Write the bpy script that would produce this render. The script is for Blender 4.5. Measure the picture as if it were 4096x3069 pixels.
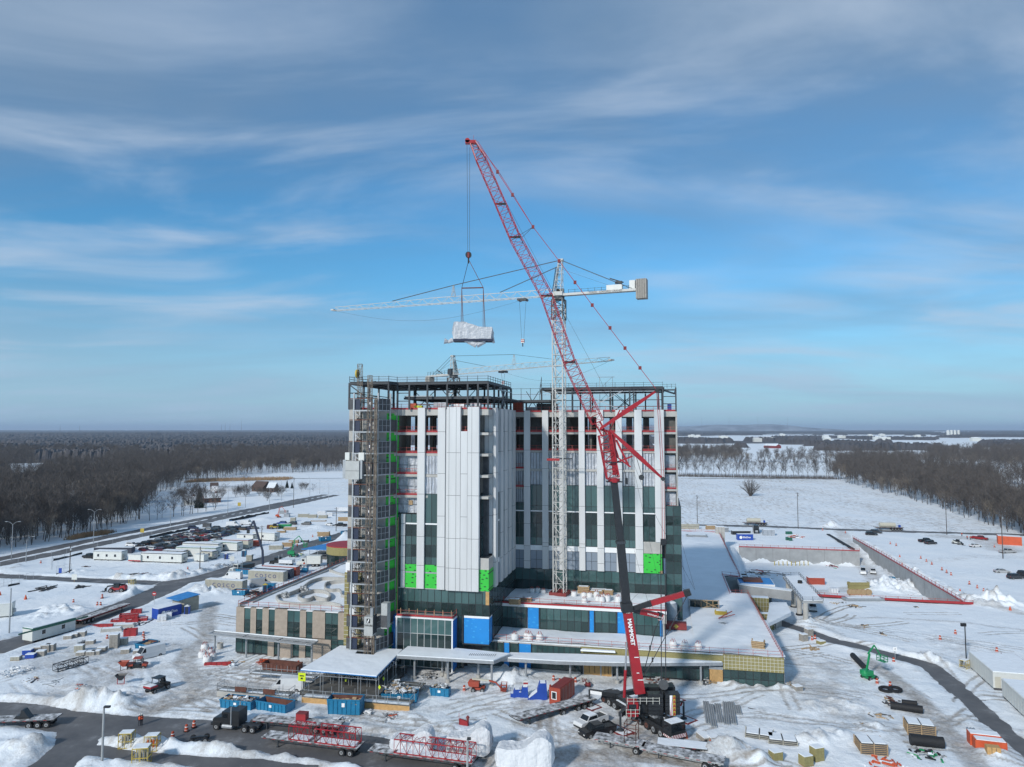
import bpy,bmesh,math,random
import numpy as np
from mathutils import Vector,Matrix,noise as mnoise
R=math.radians
for o in list(bpy.data.objects):bpy.data.objects.remove(o)
scene=bpy.context.scene
COL=scene.collection
random.seed(7);np.random.seed(7)
# camera, world, sun, exposure
CAM_H=46.5;PITCH=R(3.68);FPX=2840.0
cam=bpy.data.cameras.new('camera');camo=bpy.data.objects.new('camera',cam);COL.objects.link(camo)
camo.location=(0,0,CAM_H);camo.rotation_euler=(R(90)+PITCH,0,0)
cam.sensor_width=36;cam.lens=FPX/4096*36;cam.clip_start=0.5;cam.clip_end=90000
scene.camera=camo
SUN_EL=29;SUN_AZ=-145      # azimuth measured from +Y,clockwise;the sun stands behind the camera to the left
world=bpy.data.worlds.new('World');scene.world=world;world.use_nodes=True
wn=world.node_tree;wn.nodes.clear()
def wnode(t,**k):
 n=wn.nodes.new(t)
 for a,b in k.items():setattr(n,a,b)
 return n
wout=wnode('ShaderNodeOutputWorld');wbg=wnode('ShaderNodeBackground');wn.links.new(wbg.outputs[0],wout.inputs[0])
sky=wnode('ShaderNodeTexSky',sky_type='NISHITA');sky.sun_disc=False
sky.sun_elevation=R(SUN_EL);sky.sun_rotation=R(SUN_AZ);sky.air_density=1.0;sky.dust_density=0.6;sky.ozone_density=2.0
tc=wnode('ShaderNodeTexCoord');sep=wnode('ShaderNodeSeparateXYZ');wn.links.new(tc.outputs['Generated'],sep.inputs[0])
def wmath(op,a,b=None,clamp=False):
 n=wnode('ShaderNodeMath',operation=op);n.use_clamp=clamp
 for i,v in enumerate((a,b)):
  if v is None:continue
  if isinstance(v,(int,float)):n.inputs[i].default_value=v
  else:wn.links.new(v,n.inputs[i])
 return n.outputs[0]
zz=wmath('ADD',wmath('MAXIMUM',sep.outputs[2],0.0),0.12)
cmb=wnode('ShaderNodeCombineXYZ')
wn.links.new(wmath('MULTIPLY',wmath('DIVIDE',sep.outputs[0],zz),0.55),cmb.inputs[0])
wn.links.new(wmath('MULTIPLY',wmath('DIVIDE',sep.outputs[1],zz),1.1),cmb.inputs[1])
def wnoise(vec,scale,detail,rough,off=0.0,dist=0.0):
 mp=wnode('ShaderNodeMapping');mp.inputs['Location'].default_value=(off,off*.7,0);mp.inputs['Rotation'].default_value=(0,0,R(-14))
 wn.links.new(vec,mp.inputs[0])
 n=wnode('ShaderNodeTexNoise');n.inputs['Scale'].default_value=scale;n.inputs['Detail'].default_value=detail
 n.inputs['Roughness'].default_value=rough;n.inputs['Distortion'].default_value=dist
 wn.links.new(mp.outputs[0],n.inputs[0]);return n.outputs[0]
def wramp(v,a,b):
 n=wnode('ShaderNodeMapRange');n.interpolation_type='SMOOTHSTEP';n.inputs[1].default_value=a;n.inputs[2].default_value=b
 wn.links.new(v,n.inputs[0]);return n.outputs[0]
def wmix(f,a,b):
 n=wnode('ShaderNodeMix',data_type='RGBA')
 if isinstance(f,(int,float)):n.inputs[0].default_value=f
 else:wn.links.new(f,n.inputs[0])
 for i,v in ((6,a),(7,b)):
  if isinstance(v,tuple):n.inputs[i].default_value=(*v,1)
  else:wn.links.new(v,n.inputs[i])
 return n.outputs[2]
n1=wnoise(cmb.outputs[0],0.75,5,0.55,3.1,0.5);n2=wnoise(cmb.outputs[0],1.5,6,0.55,8.4,0.5)
n3=wnoise(cmb.outputs[0],0.5,3,0.5,21.0,0.2)
scl=wnode('ShaderNodeVectorMath',operation='MULTIPLY');wn.links.new(sky.outputs[0],scl.inputs[0]);scl.inputs[1].default_value=(0.050,0.108,0.135)
elev=sep.outputs[2]
veil=wmath('MULTIPLY',wramp(elev,0.08,0.52),1.0)
side=wmath('MULTIPLY',wmath('ABSOLUTE',wmath('SUBTRACT',sep.outputs[0],0.02)),0.75)
veil2=wmath('ADD',wmath('ADD',wmath('MULTIPLY',veil,0.66),wmath('MULTIPLY',side,0.50)),wmath('MULTIPLY',wmath('SUBTRACT',n1,0.5),2.2),True)
lp=wmix(wmath('MULTIPLY',veil2,0.88),scl.outputs[0],(0.18,0.285,0.43))
wisp=wmath('MULTIPLY',wmath('MULTIPLY',wramp(n2,0.38,0.74),wramp(wmath('ADD',n3,wmath('MULTIPLY',side,0.45)),0.46,0.70)),0.72)
lp2=wmix(wisp,lp,(0.52,0.62,0.76))
hz=wmath('MULTIPLY',wramp(elev,0.22,0.0),0.78)
lp3=wmix(hz,lp2,(0.36,0.52,0.70))
wn.links.new(lp3,wbg.inputs[0]);wbg.inputs[1].default_value=1.0
sun=bpy.data.lights.new('sun','SUN');sun.energy=3.1;sun.angle=R(4.5);sun.color=(1.0,0.955,0.89)
suno=bpy.data.objects.new('sun',sun);COL.objects.link(suno)
sd=Vector((math.sin(R(SUN_AZ))*math.cos(R(SUN_EL)),math.cos(R(SUN_AZ))*math.cos(R(SUN_EL)),math.sin(R(SUN_EL))))
suno.rotation_euler=(-sd).to_track_quat('-Z','Y').to_euler()
scene.view_settings.view_transform='Standard';scene.view_settings.look='None'
scene.view_settings.exposure=0.05;scene.view_settings.gamma=1.0
try:scene.view_settings.use_curve_mapping=False
except Exception:pass
scene.cycles.max_bounces=6;scene.cycles.diffuse_bounces=2;scene.cycles.glossy_bounces=3;scene.cycles.transmission_bounces=4
# measuring helpers (photo survey -> world metres)
_c,_s=math.cos(PITCH),math.sin(PITCH)
def ray(px,py):
 x=(px-2048)/FPX;y=-(py-1534.5)/FPX
 return (x,_c-y*_s,_s+y*_c)
def G(px,py,z=0.0):
 r=ray(px,py);t=(z-CAM_H)/r[2];return Vector((r[0]*t,r[1]*t,z))
def AT(px,py,Y):
 r=ray(px,py);t=Y/r[1];return Vector((r[0]*t,Y,CAM_H+r[2]*t))
ZF=dict(P=(0,0,1),A=(0,1650,2.16),B=(0,2300,2.1543),C=(800,2300,2.1543),D=(1700,2300,2.1543),E=(2500,2300,2.155),
    F=(3200,2300,2.155),G=(2700,1850,1.5845),H=(300,1950,2.011),S=(0,0,0.53979))
def pt(f,x,y):o=ZF[f];return (o[0]+x/o[2],o[1]+y/o[2])
def g(f,x,y,z=0.0):
 if f=='PIT':return G(*pt('G',x,y),-5.35)
 return G(*pt(f,x,y),z)
BA=R(12)
def W(u,v,z=0.0):      # building frame -> world
 return Vector((u*math.cos(BA)+v*math.sin(BA),150-u*math.sin(BA)+v*math.cos(BA),z))
def toL(p):
 dx,dy=p[0],p[1]-150
 return (dx*math.cos(BA)-dy*math.sin(BA),dx*math.sin(BA)+dy*math.cos(BA))
def gl(f,x,y,z=0.0):  # frame pixel -> building local u,v at height z
 return toL(g(f,x,y,z))
# materials
MATS={}
def mat(name,col,rough=0.7,metal=0.0,var=0.0,vscale=1.0,bump=0.0,bscale=8.0,spec=0.5,col2=None,stretch=None):
 if name in MATS:return MATS[name]
 m=bpy.data.materials.new(name);m.use_nodes=True;nt=m.node_tree;b=nt.nodes['Principled BSDF']
 b.inputs['Base Color'].default_value=(*col,1);b.inputs['Roughness'].default_value=rough
 b.inputs['Metallic'].default_value=metal;b.inputs['Specular IOR Level'].default_value=spec
 t=nt.nodes.new('ShaderNodeTexCoord');mp=nt.nodes.new('ShaderNodeMapping');nt.links.new(t.outputs['Object'],mp.inputs[0])
 if stretch:mp.inputs['Scale'].default_value=stretch
 if var or col2:
  n=nt.nodes.new('ShaderNodeTexNoise');n.inputs['Scale'].default_value=vscale;n.inputs['Detail'].default_value=5
  n.inputs['Roughness'].default_value=0.65;nt.links.new(mp.outputs[0],n.inputs[0])
  mr=nt.nodes.new('ShaderNodeMapRange');mr.inputs[1].default_value=0.36;mr.inputs[2].default_value=0.64;nt.links.new(n.outputs[0],mr.inputs[0])
  mx=nt.nodes.new('ShaderNodeMix');mx.data_type='RGBA';nt.links.new(mr.outputs[0],mx.inputs[0])
  a=tuple(c*(1-var) for c in col);d=col2 or tuple(min(1,c*(1+var*.6)) for c in col)
  mx.inputs[6].default_value=(*a,1);mx.inputs[7].default_value=(*d,1);nt.links.new(mx.outputs[2],b.inputs['Base Color'])
 if bump:
  n=nt.nodes.new('ShaderNodeTexNoise');n.inputs['Scale'].default_value=bscale;n.inputs['Detail'].default_value=4;nt.links.new(mp.outputs[0],n.inputs[0])
  bp=nt.nodes.new('ShaderNodeBump');bp.inputs['Strength'].default_value=bump;bp.inputs['Distance'].default_value=0.3
  nt.links.new(n.outputs[0],bp.inputs['Height']);nt.links.new(bp.outputs[0],b.inputs['Normal'])
 MATS[name]=m;return m
def M(n):return MATS[n]
mat('snow',(0.80,0.835,0.87),0.75,var=0.05,vscale=0.6,bump=0.35,bscale=1.2,spec=0.3)
mat('roofsnow',(0.80,0.835,0.87),0.75,var=0.05,vscale=0.25,bump=0.5,bscale=0.5,spec=0.3)
mat('asphalt',(0.075,0.078,0.085),0.75,var=0.3,vscale=0.25,bump=0.2,bscale=20,col2=(0.13,0.135,0.145))
mat('concrete',(0.42,0.41,0.385),0.85,var=0.14,vscale=0.5,bump=0.1)
mat('concrete_grey',(0.33,0.34,0.345),0.85,var=0.15,vscale=0.35,bump=0.1)
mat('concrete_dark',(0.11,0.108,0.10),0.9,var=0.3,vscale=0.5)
mat('white_panel',(0.58,0.59,0.595),0.45,var=0.07,vscale=0.5,stretch=(1,1,0.12))
mat('white_trim',(0.78,0.79,0.80),0.5)
mat('tarp_white',(0.47,0.50,0.55),0.4,var=0.14,vscale=0.8,bump=1.0,bscale=0.9)
mat('tarp_grey',(0.36,0.39,0.43),0.4,var=0.12,vscale=0.8,bump=0.7,bscale=0.9)
mat('mullion',(0.022,0.027,0.03),0.4)
mat('mullion_light',(0.45,0.46,0.46),0.4)
mat('steel_dark',(0.035,0.042,0.05),0.6,var=0.2,vscale=2)
mat('steel_galv',(0.36,0.38,0.40),0.45,metal=0.35,var=0.12,vscale=2)
mat('crane_white',(0.47,0.47,0.45),0.5,var=0.1,vscale=1)
mat('crane_red',(0.33,0.014,0.022),0.38,var=0.15,vscale=0.6)
mat('black_paint',(0.018,0.020,0.023),0.4,var=0.2,vscale=1.5)
mat('rope',(0.03,0.03,0.035),0.7)
mat('rail_red',(0.38,0.09,0.07),0.6)
mat('red_board',(0.34,0.022,0.028),0.6,var=0.1)
mat('rubber',(0.018,0.018,0.02),0.85)
mat('rim',(0.28,0.29,0.30),0.5,var=0.2)
mat('wood',(0.40,0.28,0.16),0.8,var=0.25,vscale=2,stretch=(4,1,1))
mat('plywood',(0.50,0.30,0.12),0.75,var=0.15,vscale=2)
mat('stone_tan',(0.36,0.30,0.245),0.85,var=0.12,vscale=1.5,bump=0.1)
mat('insulation',(0.27,0.235,0.10),0.9,var=0.12,vscale=2)
mat('strap_white',(0.6,0.6,0.55),0.6)
mat('bin_blue',(0.012,0.18,0.34),0.5,var=0.12,vscale=2)
mat('royal_blue',(0.015,0.065,0.36),0.5,var=0.1)
mat('dark_red',(0.20,0.025,0.025),0.6,var=0.2)
mat('rust',(0.13,0.05,0.035),0.85,var=0.3)
mat('orange',(0.55,0.09,0.03),0.55,var=0.12)
mat('barrel',(0.42,0.065,0.025),0.6,var=.15)
mat('orange_red',(0.36,0.06,0.032),0.55,var=0.1)
mat('yellow',(0.46,0.34,0.05),0.55)
mat('lime',(0.62,0.75,0.02),0.5)
mat('green_machine',(0.01,0.26,0.09),0.45,var=0.1)
mat('bag_white',(0.72,0.72,0.72),0.7,bump=0.6,bscale=3)
mat('wrap_grey',(0.46,0.475,0.50),0.4,var=.1,vscale=1.5,bump=0.8,bscale=1.6)
mat('poly_white',(0.66,0.675,0.70),0.45,bump=1.0,bscale=1.1)
mat('trailer_white',(0.62,0.63,0.60),0.5,var=0.05)
mat('trailer_cream',(0.50,0.48,0.40),0.5,var=0.05)
mat('trim_green',(0.02,0.12,0.08),0.5)
mat('trim_dark',(0.035,0.04,0.06),0.5)
mat('trim_maroon',(0.20,0.03,0.05),0.5)
mat('carglass',(0.012,0.016,0.02),0.08,spec=0.6)
mat('lamp_red',(0.5,0.01,0.01),0.3)
mat('lamp_clear',(0.7,0.7,0.68),0.2)
mat('cosco_beige',(0.36,0.345,0.285),0.65,var=0.15,vscale=1.2)
mat('navy',(0.014,0.024,0.055),0.6)
mat('text_white',(0.85,0.85,0.85),0.6)
mat('text_navy',(0.04,0.05,0.17),0.6)
mat('text_black',(0.02,0.02,0.02),0.6)
mat('debris',(0.30,0.29,0.27),0.8,var=0.6,vscale=2.5,col2=(0.62,0.64,0.66))
mat('blocks',(0.30,0.28,0.25),0.85,var=0.2,vscale=2)
mat('bark',(0.085,0.075,0.070),0.9,var=0.25)
mat('twigs',(0.100,0.088,0.082),0.9,var=0.25,vscale=0.3)
mat('twigs_pale',(0.19,0.16,0.13),0.9,var=0.2,vscale=0.3)
mat('needles',(0.012,0.03,0.02),0.9,var=0.3)
mat('reed',(0.28,0.19,0.11),0.9,var=0.3,vscale=0.4)
mat('skin',(0.45,0.27,0.2),0.6)
mat('hivis',(0.75,0.10,0.03),0.6)
mat('hivis_lime',(0.50,0.62,0.04),0.6)
mat('cloth_dark',(0.02,0.022,0.03),0.85)
mat('hoist_grey',(0.42,0.43,0.42),0.5,metal=0.1,var=0.1)
mat('mast_rust',(0.21,0.17,0.13),0.8,var=0.4,vscale=0.5)
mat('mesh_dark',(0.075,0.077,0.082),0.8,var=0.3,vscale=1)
mat('tarp_blue',(0.03,0.22,0.55),0.5,var=0.2,vscale=0.6)
mat('brown_roof',(0.09,0.06,0.05),0.8)
mat('far_forest',(0.085,0.078,0.080),0.95,var=0.3,vscale=0.012)
mat('hillside',(0.10,0.095,0.10),0.95,var=0.4,vscale=0.003,col2=(0.35,0.37,0.40))
mat('silt_black',(0.012,0.012,0.014),0.7)
def membrane(name,col,mark,sc):
 m=mat(name,col,0.55,var=0.06,vscale=0.5)
 nt=m.node_tree;b=nt.nodes['Principled BSDF']
 src=b.inputs['Base Color'].links[0].from_socket
 t=nt.nodes.new('ShaderNodeTexCoord');mp=nt.nodes.new('ShaderNodeMapping');nt.links.new(t.outputs['Object'],mp.inputs[0]);mp.inputs['Rotation'].default_value=(0,R(38),0);mp.inputs['Scale'].default_value=(sc,0.0,sc*2.0)
 v=nt.nodes.new('ShaderNodeTexVoronoi');v.inputs['Scale'].default_value=1.0;v.inputs['Randomness'].default_value=0.35;nt.links.new(mp.outputs[0],v.inputs[0])
 r=nt.nodes.new('ShaderNodeMapRange');r.inputs[1].default_value=0.24;r.inputs[2].default_value=0.19;nt.links.new(v.outputs['Distance'],r.inputs[0])
 mx=nt.nodes.new('ShaderNodeMix');mx.data_type='RGBA';nt.links.new(r.outputs[0],mx.inputs[0]);nt.links.new(src,mx.inputs[6]);mx.inputs[7].default_value=(*mark,1)
 nt.links.new(mx.outputs[2],b.inputs['Base Color'])
membrane('green_wrap',(0.03,0.50,0.045),(0.01,0.05,0.02),0.85)
membrane('blue_wrap',(0.008,0.23,0.62),(0.03,0.32,0.68),0.75)
membrane('blue_side',(0.010,0.15,0.50),(0.02,0.2,0.55),0.9)
def glassmat(name,col,rough):
 m=mat(name,col,rough,spec=0.55)
 nt=m.node_tree;b=nt.nodes['Principled BSDF']
 a=nt.nodes.new('ShaderNodeAttribute');a.attribute_name='pane'
 mx=nt.nodes.new('ShaderNodeMix');mx.data_type='RGBA';nt.links.new(a.outputs['Fac'],mx.inputs[0])
 mx.inputs[6].default_value=(*[c*0.35 for c in col],1);mx.inputs[7].default_value=(*[c*1.9 for c in col],1)
 nt.links.new(mx.outputs[2],b.inputs['Base Color'])
 t=nt.nodes.new('ShaderNodeTexCoord');n=nt.nodes.new('ShaderNodeTexNoise');n.inputs['Scale'].default_value=0.5;n.inputs['Detail'].default_value=1;nt.links.new(t.outputs['Object'],n.inputs[0])
 bp=nt.nodes.new('ShaderNodeBump');bp.inputs['Strength'].default_value=0.12;bp.inputs['Distance'].default_value=0.12
 nt.links.new(n.outputs[0],bp.inputs['Height']);nt.links.new(bp.outputs[0],b.inputs['Normal'])
glassmat('glass',(0.036,0.072,0.072),0.05)
glassmat('glass_blue',(0.20,0.24,0.29),0.25)
def groundmat():
 m=bpy.data.materials.new('ground_snow');m.use_nodes=True;MATS['ground']=m;nt=m.node_tree;b=nt.nodes['Principled BSDF']
 def N(t):return nt.nodes.new(t)
 geo=N('ShaderNodeNewGeometry')
 def noise(s,d,r=0.6,vec=None):
  n=N('ShaderNodeTexNoise');n.inputs['Scale'].default_value=s;n.inputs['Detail'].default_value=d;n.inputs['Roughness'].default_value=r
  nt.links.new(vec or geo.outputs['Position'],n.inputs[0]);return n.outputs[0]
 def mr(v,a,c,o1=0,o2=1):
  n=N('ShaderNodeMapRange');n.inputs[1].default_value=a;n.inputs[2].default_value=c;n.inputs[3].default_value=o1;n.inputs[4].default_value=o2;nt.links.new(v,n.inputs[0]);return n.outputs[0]
 def mix(f,a,c):
  n=N('ShaderNodeMix');n.data_type='RGBA';nt.links.new(f,n.inputs[0])
  for i,v in ((6,a),(7,c)):
   if isinstance(v,tuple):n.inputs[i].default_value=(*v,1)
   else:nt.links.new(v,n.inputs[i])
  return n.outputs[2]
 def mth(op,a,c,cl=False):
  n=N('ShaderNodeMath');n.operation=op;n.use_clamp=cl
  for i,v in enumerate((a,c)):
   if isinstance(v,(int,float)):n.inputs[i].default_value=v
   else:nt.links.new(v,n.inputs[i])
  return n.outputs[0]
 at=N('ShaderNodeAttribute');at.attribute_name='dirt'
 st=N('ShaderNodeAttribute');st.attribute_name='stubble'
 n1=noise(0.35,8,0.7);n2=noise(2.2,6,0.7);n3=noise(0.05,4)
 d=mth('ADD',at.outputs['Fac'],mth('MULTIPLY',mth('SUBTRACT',n1,0.5),1.3))
 d=mth('ADD',d,mth('MULTIPLY',mth('SUBTRACT',n2,0.5),0.9))
 f=mth('MULTIPLY',mr(d,0.28,1.15),mr(at.outputs['Fac'],0.02,0.2),True)
 c0=mix(mr(n3,0.4,0.6),(0.76,0.81,0.855),(0.83,0.86,0.885))
 c1=mix(f,c0,(0.27,0.235,0.20))
 mp=N('ShaderNodeMapping');mp.inputs['Scale'].default_value=(0.5,0.16,0.5);mp.inputs['Rotation'].default_value=(0,0,R(90));nt.links.new(geo.outputs['Position'],mp.inputs[0])
 s1=noise(1.1,5,0.75,mp.outputs[0]);s2=noise(0.06,3,0.6,mp.outputs[0])
 sf=mth('MULTIPLY',mth('MULTIPLY',mr(mth('ADD',s1,mth('MULTIPLY',s2,0.35)),0.66,0.84),st.outputs['Fac']),0.75,True)
 c2=mix(sf,c1,(0.30,0.25,0.20))
 nt.links.new(c2,b.inputs['Base Color']);b.inputs['Roughness'].default_value=0.8;b.inputs['Specular IOR Level'].default_value=0.25
 bp=N('ShaderNodeBump');bp.inputs['Strength'].default_value=0.8;bp.inputs['Distance'].default_value=0.4
 nt.links.new(mth('ADD',mth('MULTIPLY',n1,1.0),mth('MULTIPLY',n2,0.4)),bp.inputs['Height']);nt.links.new(bp.outputs[0],b.inputs['Normal'])
groundmat()
def roadmat():
 m=mat('road',(0.08,0.082,0.088),0.7);nt=m.node_tree;b=nt.nodes['Principled BSDF']
 geo=nt.nodes.new('ShaderNodeNewGeometry')
 n=nt.nodes.new('ShaderNodeTexNoise');n.inputs['Scale'].default_value=0.16;n.inputs['Detail'].default_value=9;n.inputs['Roughness'].default_value=0.72;nt.links.new(geo.outputs['Position'],n.inputs[0])
 cr=nt.nodes.new('ShaderNodeValToRGB');nt.links.new(n.outputs[0],cr.inputs[0])
 e=cr.color_ramp.elements;e[0].position=0.30;e[0].color=(0.075,0.075,0.08,1);e[1].position=0.55;e[1].color=(0.13,0.128,0.13,1)
 k=e.new(0.66);k.color=(0.22,0.22,0.225,1);k=e.new(0.74);k.color=(0.5,0.52,0.55,1)
 nt.links.new(cr.outputs[0],b.inputs['Base Color'])
roadmat()
# mesh builder
class MB:
 def __init__(s):s.v=[];s.f=[];s.m=[];s.mats=[];s.cur=0;s.T=None;s.pane=[]
 def mat(s,name):
  if name not in s.mats:s.mats.append(name)
  s.cur=s.mats.index(name);return s
 def add(s,vs,fs,val=0.5):
  b=len(s.v)
  for p in vs:
   p=Vector(p)
   if s.T is not None:p=s.T@p
   s.v.append(p)
  for f in fs:s.f.append([b+i for i in f]);s.m.append(s.cur);s.pane.append(val)
  return s
 def box(s,x0,x1,y0,y1,z0,z1):
  return s.add([(x0,y0,z0),(x1,y0,z0),(x1,y1,z0),(x0,y1,z0),(x0,y0,z1),(x1,y0,z1),(x1,y1,z1),(x0,y1,z1)],
      [(0,3,2,1),(4,5,6,7),(0,1,5,4),(1,2,6,5),(2,3,7,6),(3,0,4,7)])
 def cbox(s,c,d,rz=0.0):
  T0=s.T;T=Matrix.Translation(c)@Matrix.Rotation(rz,4,'Z');s.T=(T0@T) if T0 is not None else T
  s.box(-d[0]/2,d[0]/2,-d[1]/2,d[1]/2,-d[2]/2,d[2]/2);s.T=T0;return s
 def tube(s,a,b,r,n=6,r2=None,cap=True):
  a=Vector(a);b=Vector(b);d=b-a
  if d.length<1e-6:return s
  q=d.to_track_quat('Z','Y');r2=r if r2 is None else r2;vs=[]
  for k in range(n):
   t=2*math.pi*(k+.5)/n;o=q@Vector((math.cos(t),math.sin(t),0));vs.append(a+o*r)
  for k in range(n):
   t=2*math.pi*(k+.5)/n;o=q@Vector((math.cos(t),math.sin(t),0));vs.append(b+o*r2)
  fs=[(k,(k+1)%n,n+(k+1)%n,n+k) for k in range(n)]
  if cap:fs+=[tuple(range(n))[::-1],tuple(range(n,2*n))]
  return s.add(vs,fs)
 def bar(s,a,b,w,h=None):     # square section
  return s.tube(a,b,(w if h is None else (w+h)/2)*0.7071,4)
 def prism(s,pts,z0,z1):       # pts CCW (x,y)
  n=len(pts);vs=[(p[0],p[1],z0) for p in pts]+[(p[0],p[1],z1) for p in pts]
  return s.add(vs,[tuple(range(n))[::-1],tuple(range(n,2*n))]+[(k,(k+1)%n,n+(k+1)%n,n+k) for k in range(n)])
 def prism_y(s,pts,y0,y1):     # profile in x,z extruded along y
  n=len(pts);vs=[(p[0],y0,p[1]) for p in pts]+[(p[0],y1,p[1]) for p in pts]
  return s.add(vs,[tuple(range(n)),tuple(range(n,2*n))[::-1]]+[(k,n+k,n+(k+1)%n,(k+1)%n) for k in range(n)])
 def quad(s,a,b,c,d,val=0.5):return s.add([a,b,c,d],[(0,1,2,3)],val)
 def lathe(s,prof,n=12,c=(0,0)):
  vs=[];fs=[]
  for r,z in prof:
   for k in range(n):t=2*math.pi*k/n;vs.append((c[0]+r*math.cos(t),c[1]+r*math.sin(t),z))
  for i in range(len(prof)-1):
   for k in range(n):fs.append((i*n+k,i*n+(k+1)%n,(i+1)*n+(k+1)%n,(i+1)*n+k))
  fs.append(tuple(range(n))[::-1]);fs.append(tuple(range((len(prof)-1)*n,len(prof)*n)))
  return s.add(vs,fs)
 def sheet(s,fn,nu,nv):
  vs=[fn(i/nu,j/nv) for j in range(nv+1) for i in range(nu+1)]
  return s.add(vs,[(j*(nu+1)+i,j*(nu+1)+i+1,(j+1)*(nu+1)+i+1,(j+1)*(nu+1)+i) for j in range(nv) for i in range(nu)])
 def mesh(s,name,smooth=False):
  me=bpy.data.meshes.new(name);me.from_pydata(s.v,[],s.f)
  for m in s.mats:me.materials.append(M(m))
  me.polygons.foreach_set('material_index',s.m)
  if any(x != 0.5 for x in s.pane):
   a=me.attributes.new('pane','FLOAT','FACE');a.data.foreach_set('value',s.pane)
  if smooth:
   me.polygons.foreach_set('use_smooth',[True]*len(s.f))
   try:me.set_sharp_from_angle(angle=R(38))
   except Exception:pass
  me.update();return me
 def build(s,name,parent=None,smooth=False):
  o=bpy.data.objects.new(name,s.mesh(name,smooth));COL.objects.link(o)
  if parent is not None:o.parent=parent
  return o
def tag(o,label=None,cat=None,group=None,kind=None):
 if label:o['label']=label
 if cat:o['category']=cat
 if group:o['group']=group
 if kind:o['kind']=kind
 return o
def thing(name,label,cat,loc=(0,0,0),rz=0.0,group=None):
 o=bpy.data.objects.new(name,None);COL.objects.link(o);o.location=loc;o.rotation_euler=(0,0,rz);o.empty_display_size=0.5
 return tag(o,label,cat,group)
def copy_tree(o,loc=None,rz=None,label=None,group=None,parent=None,scale=None):
 c=o.copy();COL.objects.link(c)
 if parent is not None:c.parent=parent
 for ch in list(o.children):copy_tree(ch,parent=c)
 if loc is not None:c.location=loc
 if rz is not None:c.rotation_euler=(0,0,rz)
 if label:c['label']=label
 if group:c['group']=group
 if scale:c.scale=scale
 return c
def text(body,size,parent,m,loc,rot,name='lettering',align='CENTER',ext=0.01,sx=1.0,bold=0.0,space=1.0):
 cu=bpy.data.curves.new('t','FONT');cu.body=body;cu.size=size;cu.align_x=align;cu.align_y='CENTER';cu.extrude=ext;cu.offset=bold;cu.resolution_u=2;cu.space_character=space
 to=bpy.data.objects.new('t',cu);COL.objects.link(to);bpy.context.view_layer.update()
 me=bpy.data.meshes.new_from_object(to.evaluated_get(bpy.context.evaluated_depsgraph_get()));bpy.data.objects.remove(to)
 me.materials.clear();me.materials.append(M(m))
 o=bpy.data.objects.new(name,me);COL.objects.link(o);o.parent=parent;o.location=loc;o.rotation_euler=rot;o.scale=(sx,1,1)
 return o
ORD=['first','second','third','fourth','fifth','sixth','seventh','eighth','ninth','tenth','eleventh','twelfth','thirteenth','fourteenth','fifteenth',
    'sixteenth','seventeenth','eighteenth','nineteenth','twentieth','twenty-first','twenty-second','twenty-third','twenty-fourth','twenty-fifth','twenty-sixth','twenty-seventh','twenty-eighth']
# terrain, roads
def vnoise(X,Y,s,seed):
 rs=np.random.RandomState(seed);g_=rs.rand(257,257)
 x=X/s;y=Y/s;xi=np.floor(x).astype(int);yi=np.floor(y).astype(int);fx=x-xi;fy=y-yi
 fx=fx*fx*(3-2*fx);fy=fy*fy*(3-2*fy);a=xi%256;b=yi%256
 return (g_[b,a]*(1-fx)*(1-fy)+g_[b,a+1]*fx*(1-fy)+g_[b+1,a]*(1-fx)*fy+g_[b+1,a+1]*fx*fy)-0.5
def fbm(X,Y,s,seed,n=3):return sum(vnoise(X,Y,s/2.1**i,seed+i)/1.8**i for i in range(n))
def dseg(X,Y,pts):
 d=np.full(X.shape,1e9)
 for (ax,ay),(bx,by) in zip(pts[:-1],pts[1:]):
  vx,vy=bx-ax,by-ay;L2=vx*vx+vy*vy+1e-9
  t=np.clip(((X-ax)*vx+(Y-ay)*vy)/L2,0,1)
  d=np.minimum(d,np.hypot(X-ax-t*vx,Y-ay-t*vy))
 return d
def inside(X,Y,poly):
 r=np.zeros(X.shape,bool);n=len(poly)
 for i in range(n):
  (x1,y1),(x2,y2)=poly[i],poly[(i+1)%n]
  if y1==y2:continue
  r^=((y1>Y) != (y2>Y)) & (X<(x2-x1)*(Y-y1)/(y2-y1)+x1)
 return r
def sstep(a,b,x):t=np.clip((x-a)/(b-a),0,1);return t*t*(3-2*t)
def gp(f,*xy):return [tuple(g(f,x,y)[:2]) for x,y in xy]
HWF=gp('P',(-300,2295),(0,2236),(231,2189),(463,2141),(694,2097),(926,2053),(1389,1962),(1700,1905))
HWN=gp('P',(-300,2316),(0,2257),(231,2213),(463,2163),(694,2114),(926,2065),(1389,1972),(1700,1912))
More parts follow.
